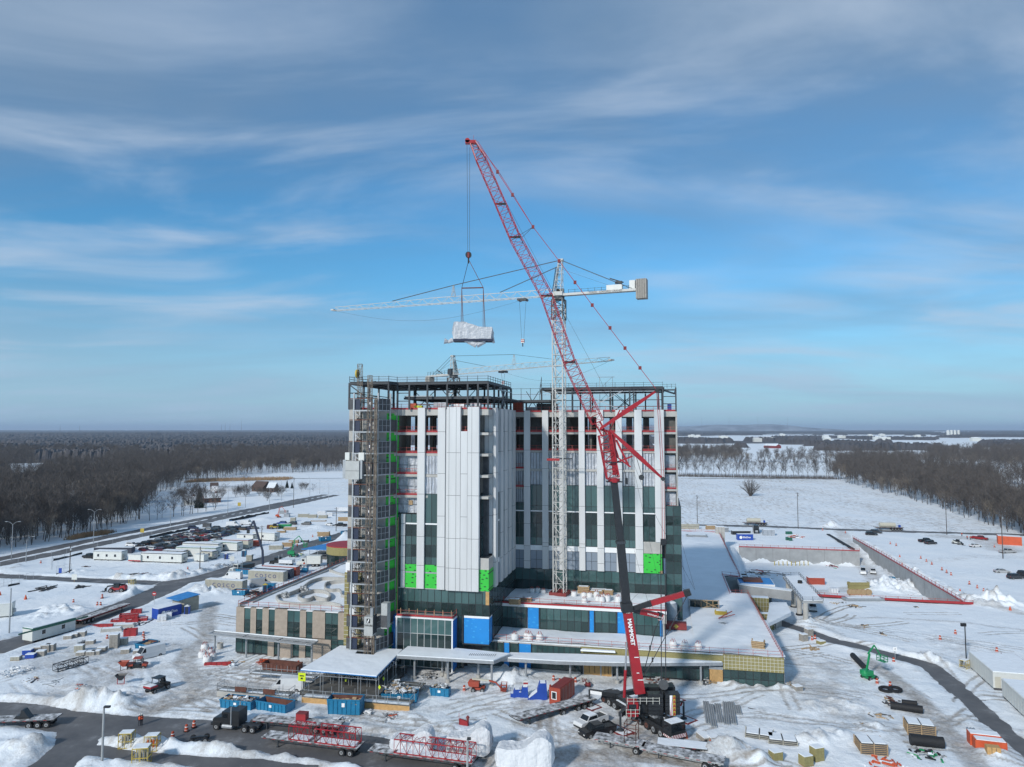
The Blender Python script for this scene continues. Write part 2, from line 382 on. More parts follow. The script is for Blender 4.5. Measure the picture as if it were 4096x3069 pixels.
ROADS=[('highway',HWF,3.5),('highway',HWN,3.7),
 ('access_road',gp('A',(-80,1408),(0,1412),(500,1440),(1000,1464),(1350,1474)),2.6),
 ('site_road',gp('B',(-120,665),(0,622),(650,425),(1100,258),(1400,130))+gp('H',(820,765),(1050,725),(1290,652),(1550,575),(1700,528),(1990,430),(2180,372),(2400,300)),4.1),
 ('road',gp('B',(-160,1168),(0,1176),(250,1202),(500,1250),(900,1300),(1300,1318),(1700,1345),(2200,1385))+gp('C',(800,1430),(1300,1490),(1800,1580),(2300,1680)),3.5),('road',gp('C',(250,1370),(800,1425),(1300,1490),(1700,1560)),4.4),
 ('junction_road',gp('B',(710,1310),(665,1430),(590,1530),(430,1660),(240,1830)),2.9),
 ('side_road',gp('B',(560,1500),(800,1520),(1000,1548),(1500,1595),(2200,1640),(2700,1690)),1.2),
 ('path',gp('E',(1300,405),(1560,480),(1724,540))+gp('F',(300,572),(560,632),(800,700),(1000,747),(1110,785),(1200,850),(1330,960),(1500,1120),(1700,1300),(1960,1520),(2200,1730)),1.55),
 ('back_road',gp('G',(-400,388),(0,395),(300,400),(600,407),(1000,425),(1500,440),(2000,455),(2400,466)),2.0)]
TRACKS=[(gp('B',(1150,1250),(1350,1140),(1500,1060),(1700,950),(1660,860),(1580,760),(1650,650),(1800,540),(1780,400),(1820,250)),3.0,.8),
 (gp('B',(1500,1060),(1800,940),(2200,960),(2300,960)),3.0,.75),(gp('B',(1250,1180),(1500,1120),(1800,1030)),2.5,.9),
 (gp('B',(1600,700),(1400,640),(1450,560)),2.0,.45),(gp('B',(1200,830),(1400,850),(1600,900)),1.6,.5),
 (gp('D',(1500,1250),(1700,1350),(2000,1450),(2300,1500)),5.5,.75),(gp('D',(500,1520),(900,1440),(1400,1340),(1700,1100)),3.0,.5),
 (gp('D',(600,1600),(1100,1560),(1700,1560),(2300,1600)),3.5,.9),(gp('D',(1300,980),(1500,960),(1900,900),(2300,950)),3.0,.55),
 (gp('C',(1300,1160),(1700,1230),(2100,1150)),2.5,.4),(gp('C',(900,760),(1800,900),(2200,900)),4.0,.5),
 (gp('F',(560,730),(700,830),(850,930),(980,1040),(1120,1170),(1250,1330),(1400,1500),(1560,1690)),2.4,.85),
 (gp('F',(-50,420),(300,382),(700,368),(1400,412),(1931,480)),1.3,.5),(gp('F',(100,380),(300,500),(560,700)),2.0,.45),
 (gp('G',(1040,435),(1130,530),(1230,600),(1265,650),(1150,690),(900,720),(450,710)),4.2,.6),
 (gp('G',(1700,470),(1950,490),(2100,560)),9.0,.6),(gp('G',(1500,640),(1900,600),(2200,600)),6.0,.35),
 (gp('H',(1480,320),(1800,310),(2180,330)),4.0,.4),(gp('H',(500,500),(900,420),(1400,330)),12.0,.25),
 (gp('H',(1750,470),(1450,590)),5.0,.4),(gp('B',(700,1130),(900,1110),(1130,1100)),1.8,.75),(gp('B',(200,1560),(420,1480)),2.0,.5),
 (gp('E',(700,1560),(950,1500)),1.6,.6),(gp('B',(1650,150),(1900,155)),2.0,.5),(gp('A',(1400,1420),(1560,1425)),3.0,.5),
 (gp('G',(1900,900),(2200,960)),3.0,.6)]
BANKS=[(gp('B',(980,1440),(1300,1470),(1700,1510),(2200,1560))+gp('C',(600,1560),(1000,1620),(1600,1660)),2.3,.75),
 (gp('B',(0,1090),(400,1130),(800,1150),(1100,1130)),2.0,.7),(gp('A',(1000,1440),(1400,1430),(1700,1400),(2000,1320)),2.2,.9),
 (gp('E',(880,950),(1050,960),(1360,985)),1.6,.7),(gp('B',(560,1620),(1200,1650),(2200,1720)),2.5,.4),
 (gp('G',(1180,500),(1400,640),(1700,800),(1850,880)),3.0,.8),(gp('B',(1100,1010),(1250,960)),1.5,.5)]
MOUNDS=[('B',950,1120,4.5,1.7),('B',700,1120,3.5,1.2),('B',1750,140,4.5,1.8),('B',1900,150,3.5,1.0),('F',1690,250,6,2.6),('F',1080,735,3.2,1.5),
 ('D',700,890,4,1.5),('D',870,880,3,.8),('E',900,1530,3.0,1.4),('E',740,1560,2.6,1.2),('E',1130,1620,3,1.2),('F',100,1430,3,1.2),('F',300,1400,3.4,1.0),
 ('F',200,1150,3.5,.9),('F',420,1130,3.5,.8),('F',640,1330,3,.9),('B',1180,170,3.0,1.2),('B',1130,160,2.2,.8),('A',80,1360,6,1.2),('A',660,1390,4,.9),
 ('B',120,1500,3.5,1.0),('B',330,1500,3.0,1.0),('B',480,300,5,1.0),('B',620,310,4,.8),('B',360,370,4,.9),('B',570,330,3,.8),('B',480,1600,3,.6),('G',1390,700,7,2.6),('G',1340,660,4,1.4),
 ('G',980,405,4,1.3),('G',1010,405,4,1.2),('G',1290,690,4,1.4),('H',1950,330,6,1.8),('H',2140,410,7,2.6),('H',1500,260,6,1.0),('F',100,410,4,1.0),('F',1290,790,2,.9),
 ('C',960,1200,2.5,.5),('F',1650,1560,2.5,.8),('B',650,960,2,.4),('A',1500,1430,5,1.4),('A',1130,1490,2.5,.6),('H',470,520,5,.8),('D',230,1330,3,.5),('C',1850,1250,3,.5)]
PIT=gp('P',(2940,2188),(3433,2205),(3480,2184),(3560,2229),(3893,2421),(3400,2396),(3060,2374),(2968,2330))
RAMP=gp('P',(3312,2140),(3413,2202),(3440,2230),(3570,2236),(3426,2153),(3400,2138))
R0=np.array(g('P',3370,2140)[:2]);R1=np.array(g('P',3480,2222)[:2])
PITD=-5.4
THIN=[];rt=random.Random(12)
def tyre(p,a,n,curv,s):
 L,Rr,st=[],[],2.2
 for _ in range(n):
  q=Vector((math.cos(a),math.sin(a)));nn=Vector((-q.y,q.x))*.85;L.append(tuple(p+nn));Rr.append(tuple(p-nn));p=p+q*st;a+=curv+rt.uniform(-.03,.03)
 THIN.append((L,s));THIN.append((Rr,s))
for f,x,y,rad,n in (('B',1600,850,12,14),('B',1400,950,9,8),('B',1750,400,10,6),('D',1000,1300,14,14),('D',1900,1450,10,10),('D',500,1200,9,6),('C',1500,1300,9,5),('E',800,1050,12,8),('F',900,1000,10,8),('F',200,480,12,7),('F',1200,1350,8,6),('B',500,860,14,4),('F',900,450,20,5),('B',1250,1180,6,7),('E',1500,700,8,4)):
 c=g(f,x,y).xy
 for _ in range(n):tyre(c+Vector((rt.uniform(-rad,rad),rt.uniform(-rad,rad)*.7)),rt.uniform(-.9,.5)+(0 if rt.random()<.7 else 1.2),rt.randrange(6,13),rt.uniform(-.09,.09),rt.uniform(.5,.95))
def terrain(X,Y):
 h=0.10+0.20*fbm(X,Y,9,3)+0.07*fbm(X,Y,1.7,9)
 dirt=np.zeros(X.shape);m=np.full(X.shape,1e9);jit=0.9*fbm(X,Y,4.5,31,4)+0.35*fbm(X,Y,1.2,41,2)
 for nme,p,hw in ROADS:m=np.minimum(m,dseg(X,Y,p)-hw)
 mj=m+jit*(0.8 if True else 1)
 bank=np.exp(-((mj-2.2)/1.3)**2)*(0.28+0.5*np.clip(fbm(X,Y,12,77),-.3,.6))
 near=1-sstep(250,330,np.hypot(X,Y))
 cl_=fbm(X,Y,1.6,57,3)
 for p,w,hh in BANKS:
  b_=np.exp(-(dseg(X,Y,p)/w)**2);h+=.85*hh*b_*(1+1.1*fbm(X,Y,3.5,55)+1.3*cl_);dirt=np.maximum(dirt,b_*np.clip(.35+1.2*cl_,0,.8))
 for f,x,y,r,hh in MOUNDS:
  c=g(f,x,y);d=np.hypot(X-c[0],Y-c[1])/r
  e_=np.exp(-d*d*1.6);h+=hh*e_*(1+0.9*fbm(X,Y,2.2,91)+.9*cl_);dirt=np.maximum(dirt,e_*np.clip(.3+1.3*cl_,0,.8))
 rough=np.zeros(X.shape)
 for p,w,s in TRACKS:
  d=dseg(X,Y,p);k=1-sstep(w*.35,w*1.25,d);dirt=np.maximum(dirt,s*k);rough=np.maximum(rough,k)
 h+=0.10*rough*fbm(X,Y,1.3,17)
 site=(1-sstep(150,185,Y))*(1-sstep(95,120,np.abs(X-5)))
 lump=np.clip(fbm(X,Y,6,203,2)+.05,0,1)*site
 h+=site*(0.16*fbm(X,Y,2.6,207,3)+.05*fbm(X,Y,.9,209,1))+lump*.45*np.abs(fbm(X,Y,1.7,213,2))*(1-rough)
 dirt=np.maximum(dirt,site*np.clip(.27+.95*fbm(X,Y,13,221,3),0,.66))
 for pl,s in THIN:
  a_=np.array(pl);x0,y0=a_.min(0)-1;x1,y1=a_.max(0)+1
  w_=np.where((X[0]>x0) & (X[0]<x1))[0];v_=np.where((Y[:,0]>y0) & (Y[:,0]<y1))[0]
  if len(w_)<2 or len(v_)<2:continue
  sl=(slice(v_[0],v_[-1]+1),slice(w_[0],w_[-1]+1));d=dseg(X[sl],Y[sl],pl);k=1-sstep(.18,.5,d)
  dirt[sl]=np.maximum(dirt[sl],s*k);h[sl]-=.07*k
 dirt=np.maximum(dirt,0.72*np.exp(-np.clip(mj,0,99)/0.9)*near)
 h=np.where(mj>0,h*sstep(0,1.6,mj)+bank*near+0.03,0)
 h=h*sstep(-0.1,0.7,mj)-0.10*(1-sstep(-0.25,0.35,mj))
 ins=inside(X,Y,PIT);dp=dseg(X,Y,PIT+[PIT[0]])
 depth=np.where(ins,PITD*sstep(0,1.9,dp),0)
 ir=inside(X,Y,RAMP);ax=R1-R0;t=np.clip(((X-R0[0])*ax[0]+(Y-R0[1])*ax[1])/(ax@ax),0,1);dr=dseg(X,Y,RAMP+[RAMP[0]])
 depth=np.where(ir,np.minimum(np.where(ins,depth,0),PITD*t*sstep(0,1.5,dr)),depth)
 h=h+depth
 far=sstep(330,900,np.hypot(X,Y));h=h+far*2.0*fbm(X,Y,220,63)
 return h,np.clip(dirt,0,1)
FIELD=gp('P',(2300,1900),(2700,1903),(3300,1912),(3489,1964),(3836,2065),(4150,2150),(2300,2090))
def ground_patch(name,x0,x1,y0,y1,st,hole=None,haz=False):
 xs=np.arange(x0,x1+st*.5,st);ys=np.arange(y0,y1+st*.5,st);X,Y=np.meshgrid(xs,ys)
 h,d=terrain(X,Y);nx,ny=len(xs),len(ys)
 co=np.stack([X,Y,h],-1).reshape(-1,3)
 ii=np.arange(nx*ny).reshape(ny,nx);q=np.stack([ii[:-1,:-1],ii[:-1,1:],ii[1:,1:],ii[1:,:-1]],-1).reshape(-1,4)
 if hole:
  cx=(X[:-1,:-1]+X[1:,1:]).reshape(-1)/2;cy=(Y[:-1,:-1]+Y[1:,1:]).reshape(-1)/2
  q=q[~((cx>hole[0]) & (cx<hole[1]) & (cy>hole[2]) & (cy<hole[3]))]
 me=bpy.data.meshes.new(name);me.vertices.add(len(co));me.vertices.foreach_set('co',co.ravel())
 me.loops.add(q.size);me.loops.foreach_set('vertex_index',q.ravel().astype(np.int32));me.polygons.add(len(q))
 me.polygons.foreach_set('loop_start',np.arange(0,q.size,4,dtype=np.int32));me.polygons.foreach_set('loop_total',np.full(len(q),4,dtype=np.int32))
 me.polygons.foreach_set('use_smooth',np.ones(len(q),bool));me.update(calc_edges=True)
 a=me.attributes.new('dirt','FLOAT','POINT');a.data.foreach_set('value',d.ravel().astype(np.float32))
 s=(inside(X,Y,FIELD)).astype(float);far=sstep(420,560,Y)*0.45;s=np.maximum(s,far)
 a=me.attributes.new('stubble','FLOAT','POINT');a.data.foreach_set('value',s.ravel().astype(np.float32))
 me.materials.append(M('ground'));o=bpy.data.objects.new(name,me);COL.objects.link(o);tag(o,kind='structure');return o
NB=(-150,150,66,246)
ground_patch('ground',NB[0],NB[1],NB[2],NB[3],0.42)
ground_patch('ground',-520,520,30,690,1.7,hole=(NB[0]+1,NB[1]-1,NB[2]+1,NB[3]-1))
m=MB().mat('ground')
def plain(x0,x1,y0,y1,n):
 for i in range(n):
  for j in range(n):
   a=x0+(x1-x0)*i/n;b=x0+(x1-x0)*(i+1)/n;c=y0+(y1-y0)*j/n;d=y0+(y1-y0)*(j+1)/n
   m.quad((a,c,-.05),(b,c,-.05),(b,d,-.05),(a,d,-.05))
plain(-60000,60000,680,60000,12);plain(-60000,-510,-3000,680,2);plain(510,60000,-3000,680,2);plain(-510,510,-3000,40,1)
tag(m.build('ground'),kind='structure')
def strip(name,pts,hw,z,mt):
 m=MB().mat(mt);L=[];n=len(pts)
 P=[Vector(p) for p in pts];Q=[]
 for i in range(n-1):
  k=max(1,int((P[i+1]-P[i]).length/6))
  for j in range(k):Q.append(P[i].lerp(P[i+1],j/k))
 Q.append(P[-1]);n=len(Q)
 for i,p in enumerate(Q):
  t=(Q[min(i+1,n-1)]-Q[max(i-1,0)]).normalized();nn=Vector((-t.y,t.x));L.append((p+nn*hw,p-nn*hw))
 for i in range(n-1):m.quad((*L[i][1],z),(*L[i+1][1],z),(*L[i+1][0],z),(*L[i][0],z))
 o=m.build(name);return tag(o,kind='structure')
for i,(nme,p,hw) in enumerate(ROADS):strip(nme,p,hw+1.4,0.004*i,'road')
# woods
def make_tree(name,seed,h,spread,ntw,bark='bark',twig='twigs',lean=0.03,low=0.35,multi=1,tw=0.05,upright=0.5,flare=.7):
 rs=random.Random(seed);tr=MB().mat(bark);cr=MB().mat(twig);tips=[]
 def grow(p,d,L,r,lev):
  segs=3 if lev<2 else 2
  for s_ in range(segs):
   d2=(d+Vector((rs.uniform(-1,1),rs.uniform(-1,1),rs.uniform(-.2,.5)))*(0.10 if lev==0 else 0.22)).normalized()
   q=p+d2*(L/segs);r2=r*(0.78 if lev else 0.80)
   (tr if lev<2 else cr).tube(p,q,r,5 if lev==0 else 3,r2,cap=False)
   tips.append((q,d2,lev))
   if lev<2:
    nb=3 if lev==0 else 2
    if not (lev==0 and s_==0 and low>0.4):
     for b in range(nb):
      a=rs.uniform(0,6.283);out=Vector((math.cos(a),math.sin(a),upright+rs.uniform(-.15,.4))).normalized()
      grow(q,(d2*.45+out).normalized(),L*rs.uniform(.42,.62)*spread,r2*.5,lev+1)
   p,d,r=q,d2,r2
  if lev<2:
   for b in range(2):
    a=rs.uniform(0,6.283);grow(p,(d+Vector((math.cos(a),math.sin(a),.3))*.55).normalized(),L*.42,r*.7,lev+1)
 for k in range(multi):
  a=rs.uniform(0,6.28);b=Vector((math.cos(a),math.sin(a),0))*(0 if multi==1 else rs.uniform(.1,.6))
  dd=(Vector((rs.uniform(-lean,lean),rs.uniform(-lean,lean),1))+(b*flare if multi>1 else Vector())).normalized()
  grow(b,dd,h*.72*(1 if multi==1 else rs.uniform(.7,1)),(h*.010+.03)*(1 if multi==1 else .6),0)
 up=[t for t in tips if t[2]>=1]
 for k in range(ntw):
  q,d,lv=rs.choice(up);q=q+Vector((rs.uniform(-.5,.5),rs.uniform(-.5,.5),rs.uniform(-.4,.4)))
  e=(d+Vector((rs.uniform(-1,1),rs.uniform(-1,1),rs.uniform(-.3,.9)))*.9).normalized()*rs.uniform(.9,2.2)*h/16
  side=e.cross(Vector((rs.uniform(-1,1),rs.uniform(-1,1),rs.uniform(-1,1)))).normalized()*tw
  m_=q+e*.5+Vector((rs.uniform(-.2,.2),rs.uniform(-.2,.2),.1))
  cr.add([q-side,q+side,m_+side*.7,m_-side*.7,q+e],[(0,1,2,3),(3,2,4)])
 return tr.mesh(name+'_trunk'),cr.mesh(name+'_crown')
TREES=[make_tree('bare_tree',10+k,17+1.5*(k%3),.85+.1*(k%2),640,tw=.05,upright=.7) for k in range(5)]
OPEN=[make_tree('bare_tree',40+k,15,1.15,620,tw=.035,upright=.35) for k in range(2)]
PALE=[make_tree('pale_tree',60+k,15,1.0,620,twig='twigs_pale',tw=.05,multi=3,upright=.9) for k in range(2)]
def plant(name,label,cat,pair,loc,rz=0,sc=1.0,group=None,sz=None):
 t=thing(name,label,cat,loc,rz,group);t.scale=(sc,sc,sz or sc)
 for nm,me in zip(('trunk','crown'),pair):
  o=bpy.data.objects.new(nm,me);COL.objects.link(o);o.parent=t
 return t
WL=gp('P',(-700,2330),(0,2200),(116,2187),(301,2155),(463,2113),(560,2082),(575,2040),(640,1975),(760,1935),(880,1917),(1024,1897),(1390,1886),(1500,1820),(-700,1820))
WR=gp('P',(3325,1915),(3489,1964),(3647,2001),(3836,2065),(4025,2128),(4150,2175),(5000,2500),(5000,1800),(2650,1800),(2650,1850),(3050,1851),(3330,1862),(3310,1890))
CLEAR=[gp('P',(150,1900),(415,1898),(430,1836),(130,1838)),gp('P',(30,1965),(165,1962),(175,1874),(20,1876)),gp('P',(3700,1912),(3900,1926),(4250,1950),(4250,1890),(3900,1872),(3600,1862)),
   gp('P',(4000,2046),(4250,2080),(4250,1972),(3980,1950)),gp('P',(240,2110),(345,2105),(330,1983),(250,1985)),gp('P',(2650,1900),(3330,1900),(3380,1854),(2650,1856)),gp('P',(2950,1845),(3700,1848),(3750,1796),(2990,1790)),gp('P',(560,1860),(700,1858),(690,1815),(560,1817))]
rs=np.random.RandomState(5)
def scatter(poly,step,jitter=.9):
 a=np.array(poly);x0,y0=a.min(0);x1,y1=a.max(0);x0=max(x0,-2200);x1=min(x1,2200);y1=min(y1,1350)
 out=[]
 y=y0
 while y<y1:
  s_=step*(1+max(0,(y-300))/520);xs=np.arange(max(x0,-.80*y-25),min(x1,.80*y+25),s_)
  X=xs+rs.uniform(-s_,s_,len(xs))*jitter*.6;Yv=y+rs.uniform(-s_,s_,len(xs))*jitter*.6
  ok=inside(X,Yv,poly)
  for c in CLEAR:ok&=~inside(X,Yv,c)
  out+=[(a_,b_) for a_,b_,k in zip(X,Yv,ok) if k];y+=s_
 return out
def frontness(pts,edge):
 P=np.array(pts);d=dseg(P[:,0],P[:,1],edge);return d
def woods(name,label,poly,edge,step,nind,grp):
 pts=scatter(poly,step);d=frontness(pts,edge);rng=np.hypot(*np.array(pts).T)
 key=rng+2.5*d;o=np.argsort(key);ind=o[:nind];rest=o[nind:]
 for i in ind:
  x,y=pts[i];pr=random.choice(TREES) if random.random()<.88 else random.choice(PALE)
  plant('bare_tree',label,'tree',pr,(x,y,0),random.uniform(0,6.28),random.uniform(.58,1.08),grp)
 co=[pts[i] for i in rest]
 me=bpy.data.meshes.new(name);me.from_pydata([(x,y,0.0) for x,y in co],[],[])
 ob=bpy.data.objects.new(name,me);COL.objects.link(ob);tag(ob,kind='stuff')
 ng=bpy.data.node_groups.new(name,'GeometryNodeTree');ng.interface.new_socket('Geometry',in_out='INPUT',socket_type='NodeSocketGeometry');ng.interface.new_socket('Geometry',in_out='OUTPUT',socket_type='NodeSocketGeometry')
 N=ng.nodes.new;gi=N('NodeGroupInput');go=N('NodeGroupOutput');jo=N('GeometryNodeJoinGeometry')
 protos=[OBJP[k] for k in range(len(OBJP))];n=len(protos)
 for k,(a,b) in enumerate(protos):
  jn=N('GeometryNodeJoinGeometry')
  for q in (a,b):
   oi=N('GeometryNodeObjectInfo');oi.inputs['Object'].default_value=q;oi.transform_space='ORIGINAL';ng.links.new(oi.outputs['Geometry'],jn.inputs[0])
  inst=N('GeometryNodeInstanceOnPoints');ng.links.new(gi.outputs[0],inst.inputs['Points']);ng.links.new(jn.outputs[0],inst.inputs['Instance'])
  ri=N('FunctionNodeRandomValue');ri.data_type='INT';ri.inputs[4].default_value=0;ri.inputs[5].default_value=n-1;ri.inputs['Seed'].default_value=3
  cmpn=N('FunctionNodeCompare');cmpn.data_type='INT';cmpn.operation='EQUAL';ng.links.new(ri.outputs[2],cmpn.inputs[2]);cmpn.inputs[3].default_value=k
  ng.links.new(cmpn.outputs[0],inst.inputs['Selection'])
  rr=N('FunctionNodeRandomValue');rr.data_type='FLOAT_VECTOR';rr.inputs[0].default_value=(0,0,0);rr.inputs[1].default_value=(0,0,6.28);rr.inputs['Seed'].default_value=11
  ng.links.new(rr.outputs[0],inst.inputs['Rotation'])
  rsn=N('FunctionNodeRandomValue');rsn.data_type='FLOAT';rsn.inputs[2].default_value=.62;rsn.inputs[3].default_value=1.02;rsn.inputs['Seed'].default_value=12
  ng.links.new(rsn.outputs[1],inst.inputs['Scale'])
  ng.links.new(inst.outputs[0],jo.inputs[0])
 ng.links.new(jo.outputs[0],go.inputs[0]);md=ob.modifiers.new('woods','NODES');md.node_group=ng
 print('woods',name,len(pts));return ob
OBJP=[]
LONE=[('H',600,270,15,OPEN[0],'wide spreading bare tree standing at the corner of the left woods beside the highway'),
  ('H',790,240,16,OPEN[1],'tall bare tree in the farmyard, leftmost of the row before the spruce'),
  ('H',870,235,13,OPEN[0],'slim bare tree in the farmyard, middle of the row before the spruce'),
  ('H',945,215,15,TREES[0],'bare tree immediately left of the dark green spruce'),
  ('H',1110,160,7,OPEN[1],'small bare tree in front of the white farmhouse with a chimney'),
  ('A',1950,710,8,OPEN[0],'small bare tree just beyond the pale greenhouse tunnels'),('A',2110,620,8,OPEN[1],'small round bare tree on the snow before the reeds, far left of the tower'),
  ('H',1820,40,7,OPEN[0],'small bare tree beside the far road, left of the hoist tower'),('H',1915,40,6,OPEN[1],'small bare tree beside the far road, nearer the hoist tower')]
for f,x,y,h_,pr,lab in LONE:
 t=plant('bare_tree',lab,'tree',pr,g(f,x,y),random.uniform(0,6),h_/17);OBJP.append([c for c in t.children])
OBJP=[]
for k,pr in enumerate(TREES+PALE[:1]):
 p=g('A',1500+70*k,905-12*k)
 t=plant('bare_tree','bare roadside tree, %s in the thin row just beyond the highway'%ORD[k],'tree',pr,p,k,.72,'thin row of bare trees beyond the highway');OBJP.append(list(t.children))
woods('left_woods','bare grey-brown tree at the front edge of the left woods along the highway',WL,gp('P',(-700,2330),(0,2200),(116,2187),(301,2155),(463,2113),(560,2082)),4.7,200,'bare trees at the front of the left woods')
woods('right_woods','bare brown tree at the edge of the right woods above the snowy field',WR,gp('P',(3325,1915),(3489,1964),(3647,2001),(3836,2065),(4025,2128),(4150,2175),(4400,2260)),4.9,60,'bare trees along the right woods edge')
lw=gp('P',(2700,1900),(3000,1903),(3340,1913))
for k in range(44):
 t=k/43;p=Vector(lw[0]).lerp(Vector(lw[2]),t);
 plant('bare_tree','bare tree in the single line behind the snowy field','tree',random.choice(TREES+OPEN),(p.x+random.uniform(-2,2),p.y+random.uniform(-6,6),0),random.uniform(0,6),random.uniform(.7,1.0),'tree line behind the field')
for lst,nm in ((gp('P',(2680,1905),(3340,1916)),'undergrowth'),):
 m=MB().mat('twigs');a,b=Vector(lst[0]),Vector(lst[1])
 for k in range(2600):
  p=a.lerp(b,random.random())+Vector((random.uniform(-3,3),random.uniform(-8,8)));h_=random.uniform(1.2,4.5);e=Vector((random.uniform(-.5,.5),random.uniform(-.5,.5),h_));w=random.uniform(.06,.16)
  m.add([(p.x-w,p.y,0),(p.x+w,p.y,0),(p.x+e.x,p.y+e.y,h_)],[(0,1,2)])
 tag(m.build('undergrowth'),kind='stuff')
m1=MB().mat('bark');m2=MB().mat('twigs');rb=random.Random(4)
for k in range(46):
 a=rb.uniform(0,6.28);t=rb.uniform(.05,1.0)**.8;L_=11.5*(1-.25*t*t);d=Vector((math.cos(a)*math.sin(t),math.sin(a)*math.sin(t),math.cos(t)));q=d*L_;mid=q*.5+Vector((0,0,.7));b0_=Vector((math.cos(a),math.sin(a),0))*rb.uniform(0,.9);m1.tube(b0_,mid,.15,4,.09);m1.tube(mid,q,.09,3,.03)
 for j in range(46):
  s_=rb.uniform(.3,1);p=(b0_.lerp(mid,s_*2) if s_<.5 else mid.lerp(q,s_*2-1));e=(d+Vector((rb.uniform(-1,1),rb.uniform(-1,1),rb.uniform(-.6,.9)))).normalized()*rb.uniform(.8,2.2);w=e.cross(Vector((rb.uniform(-1,1),rb.uniform(-1,1),.3))).normalized()*.045;m2.add([p-w,p+w,p+e],[(0,1,2)])
bush=(m1.mesh('bush_trunk'),m2.mesh('bush_crown'))
plant('willow_bush','big round many-stemmed bare bush alone in the snowy field','bush',bush,G(3002,1985),0,0.98)
m1=MB().mat('bark').tube((0,0,0),(0,0,12.5),.28,6,.04);m2=MB().mat('needles')
for k in range(900):
 z=random.uniform(.8,12.6);r_=(13-z)*.27;a=random.uniform(0,6.28);L_=r_*random.uniform(.6,1.1);d=Vector((math.cos(a),math.sin(a),-.25));p=Vector((0,0,z));q=p+d*L_;s_=Vector((-d.y,d.x,0))*.28
 m2.add([p,q-s_,q+d*.3+Vector((0,0,-.25)),q+s_],[(0,1,2,3)])
pair=(m1.mesh('spruce_trunk'),m2.mesh('spruce_crown'))
for f,x,y,sc,lab in (('H',1000,165,1.0,'dark green spruce beside the white farmhouse'),('P',1148,1953,.5,'small dark spruce by the far brown barn'),('P',1168,1955,.4,'low dark evergreen right of the far brown barn')):
 plant('spruce',lab,'tree',pair,g(f,x,y),0,sc)
for k in range(14):
 plant('pale_tree','pale-crowned bare tree rising out of the left woods','tree',PALE[k%2],g('A',700+40*k,905-9*k+random.uniform(-22,22))+Vector((-10,14,0)),k,random.uniform(1.0,1.25),'pale bare trees in the left woods')
shrub=make_tree('shrub',77,5,1.3,420,multi=6,tw=.07,upright=.5,low=.1,flare=1.2)
for k,(x,y) in enumerate(((1290,78),(1325,66),(1375,78),(1400,60),(1640,75),(1660,60),(1520,80),(1545,108),(1175,95),(1020,95),(880,100),(850,90),(1820,18),(1850,22),(1480,70))):
 plant('bare_shrub','bare shrub in the farmyard beyond the highway','shrub',shrub,g('H',x,y),k,random.uniform(.9,1.5),'bare shrubs in the farmyard')
for k,(x,y) in enumerate(((930,170),(905,150),(1060,180),(1085,150),(1130,165),(700,250),(660,262))):
 plant('bare_tree','bare yard tree around the low farmhouse','tree',OPEN[k%2],g('H',x,y),k,random.uniform(.5,.8),'bare trees around the low farmhouse')
for f,xs,lab in (('A',[(640,1095),(720,1080),(830,1062),(930,1050)],1.6),('A',[(1640,600),(1900,590),(2212,582),(2500,578)],3.5)):
 pts=gp(f,*xs);m=MB().mat('reed')
 for k in range(2600):
  i=random.randrange(len(pts)-1);p=Vector(pts[i]).lerp(Vector(pts[i+1]),random.random())+Vector((random.uniform(-2,2),random.uniform(-3,3)*lab));h_=random.uniform(1.0,2.4)*(1 if lab<2 else 1.3);w=.07*lab
  m.add([(p.x-w,p.y,0),(p.x+w,p.y,0),(p.x+random.uniform(-.5,.5),p.y,h_)],[(0,1,2)])
 tag(m.build('reeds'),kind='stuff')
def canopy(name,ang0,ang1,r0,r1,clear,hgt=13):
 na,nr=420,150;A_=np.linspace(R(ang0),R(ang1),na);Rr=r0*(r1/r0)**np.linspace(0,1,nr)
 AA,RR=np.meshgrid(A_,Rr);X=RR*np.sin(AA);Y=RR*np.cos(AA)
 cl=fbm(X,Y,900,5,4)+0.5*fbm(X,Y,260,15,3);thr=clear
 tre=sstep(thr,thr+.03,cl)
 z=-1.0+(hgt+1.0)*tre*(0.85+0.45*rs.rand(*X.shape)) ;z[0]=-1;z[-1]=-1
 z+=np.clip(fbm(X,Y,2600,25,2),-.2,1)*16*sstep(1500,4000,RR)
 co=np.stack([X,Y,z],-1).reshape(-1,3);ii=np.arange(na*nr).reshape(nr,na);q=np.stack([ii[:-1,:-1],ii[:-1,1:],ii[1:,1:],ii[1:,:-1]],-1).reshape(-1,4)
 me=bpy.data.meshes.new(name);me.from_pydata(co.tolist(),[],q.tolist());me.materials.append(M('far_forest'));me.polygons.foreach_set('use_smooth',[False]*len(q))
 o=bpy.data.objects.new(name,me);COL.objects.link(o);tag(o,kind='stuff');return o
canopy('far_forest',-46,2,1180,26000,-.34)
canopy('far_forest',2,46,1250,26000,.02)
m=MB().mat('hillside')
def ridge(i,j):
 x=1500+6200*i;y=15500+2600*j;p=math.sin(math.pi*min(1,max(0,i)))**.45
 return (x,y,0+(150+26*math.sin(i*11)+14*math.sin(i*27))*p*math.sin(math.pi*min(1,j*1.0+.0))**.6)
m.sheet(ridge,60,10);tag(m.build('hills'),kind='structure')
